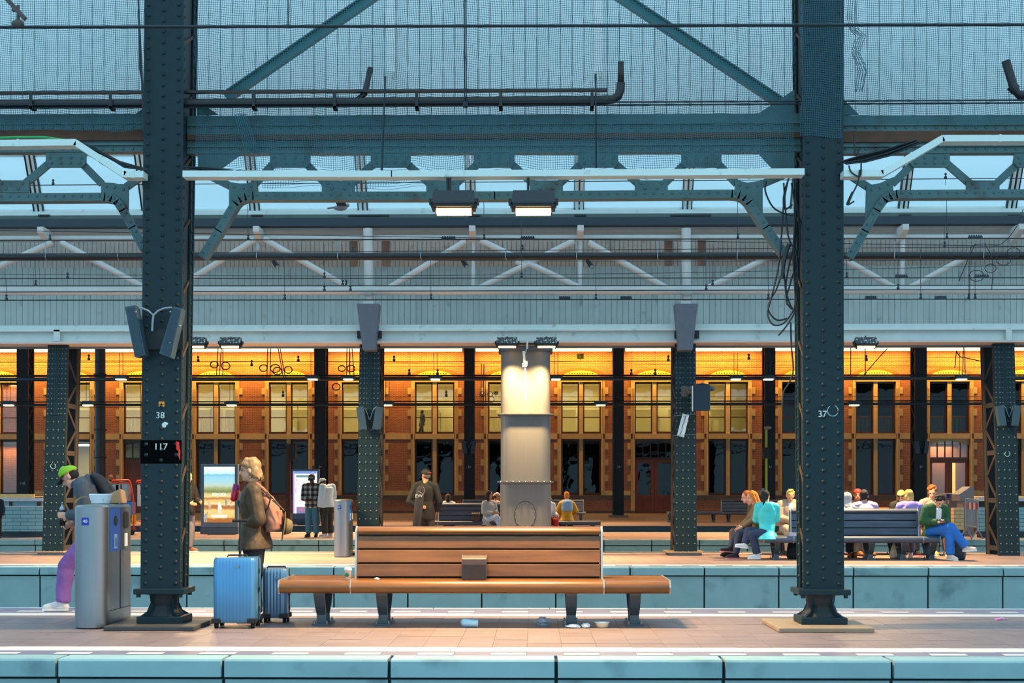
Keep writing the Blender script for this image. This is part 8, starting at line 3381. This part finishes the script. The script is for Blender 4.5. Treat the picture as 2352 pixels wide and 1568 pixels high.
person('man with cropped dark hair in lavender top sitting with his back turned', 1987, YFs, 178, SIT, None, skin=SKIN_M, top=LAV, bottom=cloth('trousers_cream', rgb(206, 190, 168), .06), shoes=(cloth('boot_tan', rgb(150, 90, 50)), BLACKG), hair=('short', cloth('hair_black', rgb(26, 24, 26))), height=1.76, hy=-15, loose=1.6)
b_ = person('blond person in a black top with dark sunglasses pushed up, head bent', 2068, YB_E - .33, 12, SIT, dict(head=(-.04, .12, 1.225)), skin=SKIN_L, top=cloth('top_black', rgb(36, 32, 30)), bottom=cloth('trousers_dark', rgb(36, 34, 42)), shoes=DSN, hair=('long', cloth('hair_blond', rgb(226, 178, 92), .15)), hy=-35, hp=-30, height=1.78)
q = MB()
q.tube([b_.at(.09 * math.cos(t), -.01 + .10 * math.sin(t), .07) for t in [R(0) + R(180) * i / 10 for i in range(11)]], .008, 6)
for s_ in (-1, 1):
    q.ell(b_.at(.035 * s_, .092, .07), .028, .008, .02, b_.B)
q.build('sunglasses', BLACK, base=b_.at(0, .09, .07), label='dark sunglasses pushed up into the hair of the blond person in black', cat='sunglasses')
person('blond person in a lilac hoodie sitting with back turned on the blue bench', 2090, YFs - .02, 178, SIT, None, skin=SKIN_L, top=cloth('hoodie_lilac', rgb(150, 132, 206), .22), bottom=cloth('trousers_grey', rgb(92, 90, 104)), shoes=SNEAK, hair=('bob', cloth('hair_dark_blond', rgb(190, 150, 88), .2)), hood=True, height=1.76, loose=1.6)
c_ = person('curly red haired person in a pale top sitting behind the man in the green jacket', 2137, YB_E - .33, 8, SIT, None, skin=SKIN_L, top=cloth('top_taupe', rgb(170, 148, 134), .1), bottom=cloth('trousers_brown', rgb(120, 80, 44)), shoes=(cloth('shoe_sand', rgb(206, 180, 110)), mat('sole_white', rgb(236, 232, 228), .6)), hair=('curly', cloth('hair_auburn', rgb(156, 86, 40), .25)), hy=-25, hp=-25, height=1.86)
GREENJ = cloth('jacket_green', rgb(36, 82, 48), .16)
gm = person('dark haired man in green jacket and bright blue jeans, legs crossed, using a phone', 2143, YB_B - .14, 14, SIT,
            dict(pelvis=(0, .0, .57), chest=(0, .05, .86), neck=(0, .13, 1.05), head=(0, .23, 1.14), wrL=(.05, .30, .74), wrR=(-.07, .30, .74), hdL=(-.7, .6, 0), hdR=(.7, .6, 0), pnL=(0, .3, 1), pnR=(0, .3, 1), elL=(.25, .08, .76), elR=(-.25, .08, .76), shL=(.19, .09, 1.0), shR=(-.19, .09, 1.0),
                 knL=(.10, .44, .54), anL=(.10, .46, .10), toL=(.14, .62, .03), knR=(.12, .46, .64), anR=(.36, .60, .26), toR=(.46, .74, .22)),
            skin=SKIN_L, top=GREENJ, bottom=cloth('jeans_bright', rgb(30, 104, 190), .14), shoes=(cloth('shoe_cream', rgb(216, 200, 190), .08), mat('sole_white', rgb(236, 232, 228), .6)), hair=('curly', cloth('hair_dark_brown', rgb(46, 32, 28), .2)), hp=-48, shirt=WHT, loose=1.7, height=1.76, curl=(.8, .8))
c = (gm.J['wrL'] + gm.J['wrR']) / 2 + Vector((.02, -.10, .03))
q = MB()
q.cbox(c, .14, .075, .009, Matrix.Rotation(R(40), 3, 'X'))
q.build('phone', BLACK, base=c, label='dark phone held by the man in the green jacket', cat='phone')
# bags at that bench
o = backpack('large black backpack standing on the floor beside the man in the green jacket', 'backpack', Vector((wx(2196, 27.35), 27.45, .25)), Vector((0, 0, 1)), Vector((1, 0, 0)), Vector((0, -1, 0)), .36, .24, .50, cloth('pack_ink', rgb(34, 46, 56), .12, .6))
o.location.z += .0
o = backpack('black bag on the floor under the bench in front of the blond boy', 'backpack', Vector((wx(1826, 27.8), 27.9, .17)), Vector((0, 0, 1)), Vector((1, 0, 0)), Vector((0, -1, 0)), .32, .2, .34, cloth('pack_black', rgb(26, 32, 40)))
q = MB()
c = (wx(2058, 27.9), 27.9, 0)
q.rings([((c[0], c[1], .002), Vector((.11, 0, 0)), Vector((0, .05, 0))), ((c[0], c[1], .08), Vector((.14, 0, 0)), Vector((0, .08, 0))), ((c[0] + .02, c[1], .24), Vector((.11, 0, 0)), Vector((0, .05, 0))), ((c[0] + .04, c[1], .31), Vector((.08, 0, 0)), Vector((0, .02, 0)))], 18)
o = thing('tote_bag', 'cream tote bag hanging below the bench seat behind the third leg', 'bag', c)
q.build('bag_body', cloth('tote_cream', rgb(236, 220, 190), .06), o, smooth=True)
q = MB()
q.tube([(c[0] - .02, c[1] - .02, .29), (c[0] + .0, c[1] - .02, .43), (c[0] + .08, c[1] - .02, .43), (c[0] + .1, c[1] - .02, .29)], .008, 6)
q.build('handle', cloth('tote_cream', rgb(236, 220, 190), .06), o)
q = MB()
q.cbox((wx(1840 - 20, 27.25), 27.22, .50), .16, .12, .07)
q.build('parcel', cloth('parcel_lilac', rgb(176, 170, 196)), base=(wx(1820, 27.25), 27.22, .466), label='small lilac parcel on the bench seat beside the right near column', cat='parcel')

# ---------------------------------------------------------------- seated people, third platform bench
YN3, YF3 = YB_C - .30, YB_C + .30
person('dark haired person in white top sitting with back turned on the long dark bench', 1029, YF3, 180, SIT, None, skin=SKIN_L, top=WHT, bottom=cloth('trousers_dark', rgb(36, 34, 42)), shoes=SNEAK, hair=('long', cloth('hair_dark_brown', rgb(46, 32, 28), .2)), height=1.62, vox=.013)
gw = person('woman with long black hair, grey coat and pale jeans, left of the steel pillar', 1122, YN3, 38, SIT, dict(wrL=(.08, .34, .70), wrR=(-.08, .34, .70), head=(0, .06, 1.235), anL=(.10, .36, .10), toL=(.12, .52, .04), knR=(-.04, .46, .58), anR=(.08, .56, .2), toR=(.12, .70, .14)), skin=SKIN_M,
            top=cloth('coat_grey_blue', rgb(160, 166, 172), .08), bottom=cloth('jeans_pale', rgb(170, 194, 220), .16), shoes=SNEAK, hair=('long', cloth('hair_black', rgb(26, 24, 26))), hy=40, hp=-6, flare=1.3, hem=.2, loose=1.5, height=1.66, vox=.013)
person('person in a beige cap turned right, behind the long haired woman', 1136, YF3, 130, SIT, None, skin=SKIN_M, top=cloth('top_taupe', rgb(170, 148, 134), .1), bottom=cloth('trousers_dark', rgb(36, 34, 42)), shoes=SNEAK, hair=('short', cloth('hair_brown', rgb(72, 50, 38))), cap=(cloth('cap_beige', rgb(190, 166, 146), .06), cloth('cap_beige', rgb(190, 166, 146), .06)), hy=-30, height=1.66, vox=.013)
YEL = cloth('jacket_yellow', rgb(206, 150, 24), .2, .55)
yw = person('ginger haired person in mustard yellow jacket sitting with back turned, right of the pillar', 1302, YF3 - .1, 180, SIT, dict(elL=(.27, .06, .76), elR=(-.27, .06, .76), head=(0, .12, 1.20), neck=(0, .06, 1.06)), skin=SKIN_L, top=YEL, bottom=cloth('trousers_umber', rgb(92, 72, 58)), shoes=(BLACKG, BLACKG), hair=('bob', cloth('hair_ginger', rgb(206, 118, 40), .2)), hp=-15, height=1.62, loose=1.8, hem=.12, flare=1.3, vox=.013)
backpack('light blue backpack worn over the mustard yellow jacket', 'backpack', Vector((wx(1303, 41.3), 41.50, .92)), Vector((0, 0, 1)), Vector((1, 0, 0)), Vector((0, -1, 0)), .33, .18, .34, cloth('pack_light_blue', rgb(136, 180, 226), .1))
person('person in white with ginger hair mostly hidden behind the right side of the steel pillar', 1258, YN3, 20, SIT, dict(wrL=(.2, .3, .62)), skin=SKIN_L, top=WHT, bottom=cloth('trousers_red', rgb(170, 40, 40)), shoes=SNEAK, hair=('short', cloth('hair_ginger', rgb(206, 118, 40), .2)), height=1.60, hy=40, vox=.013)
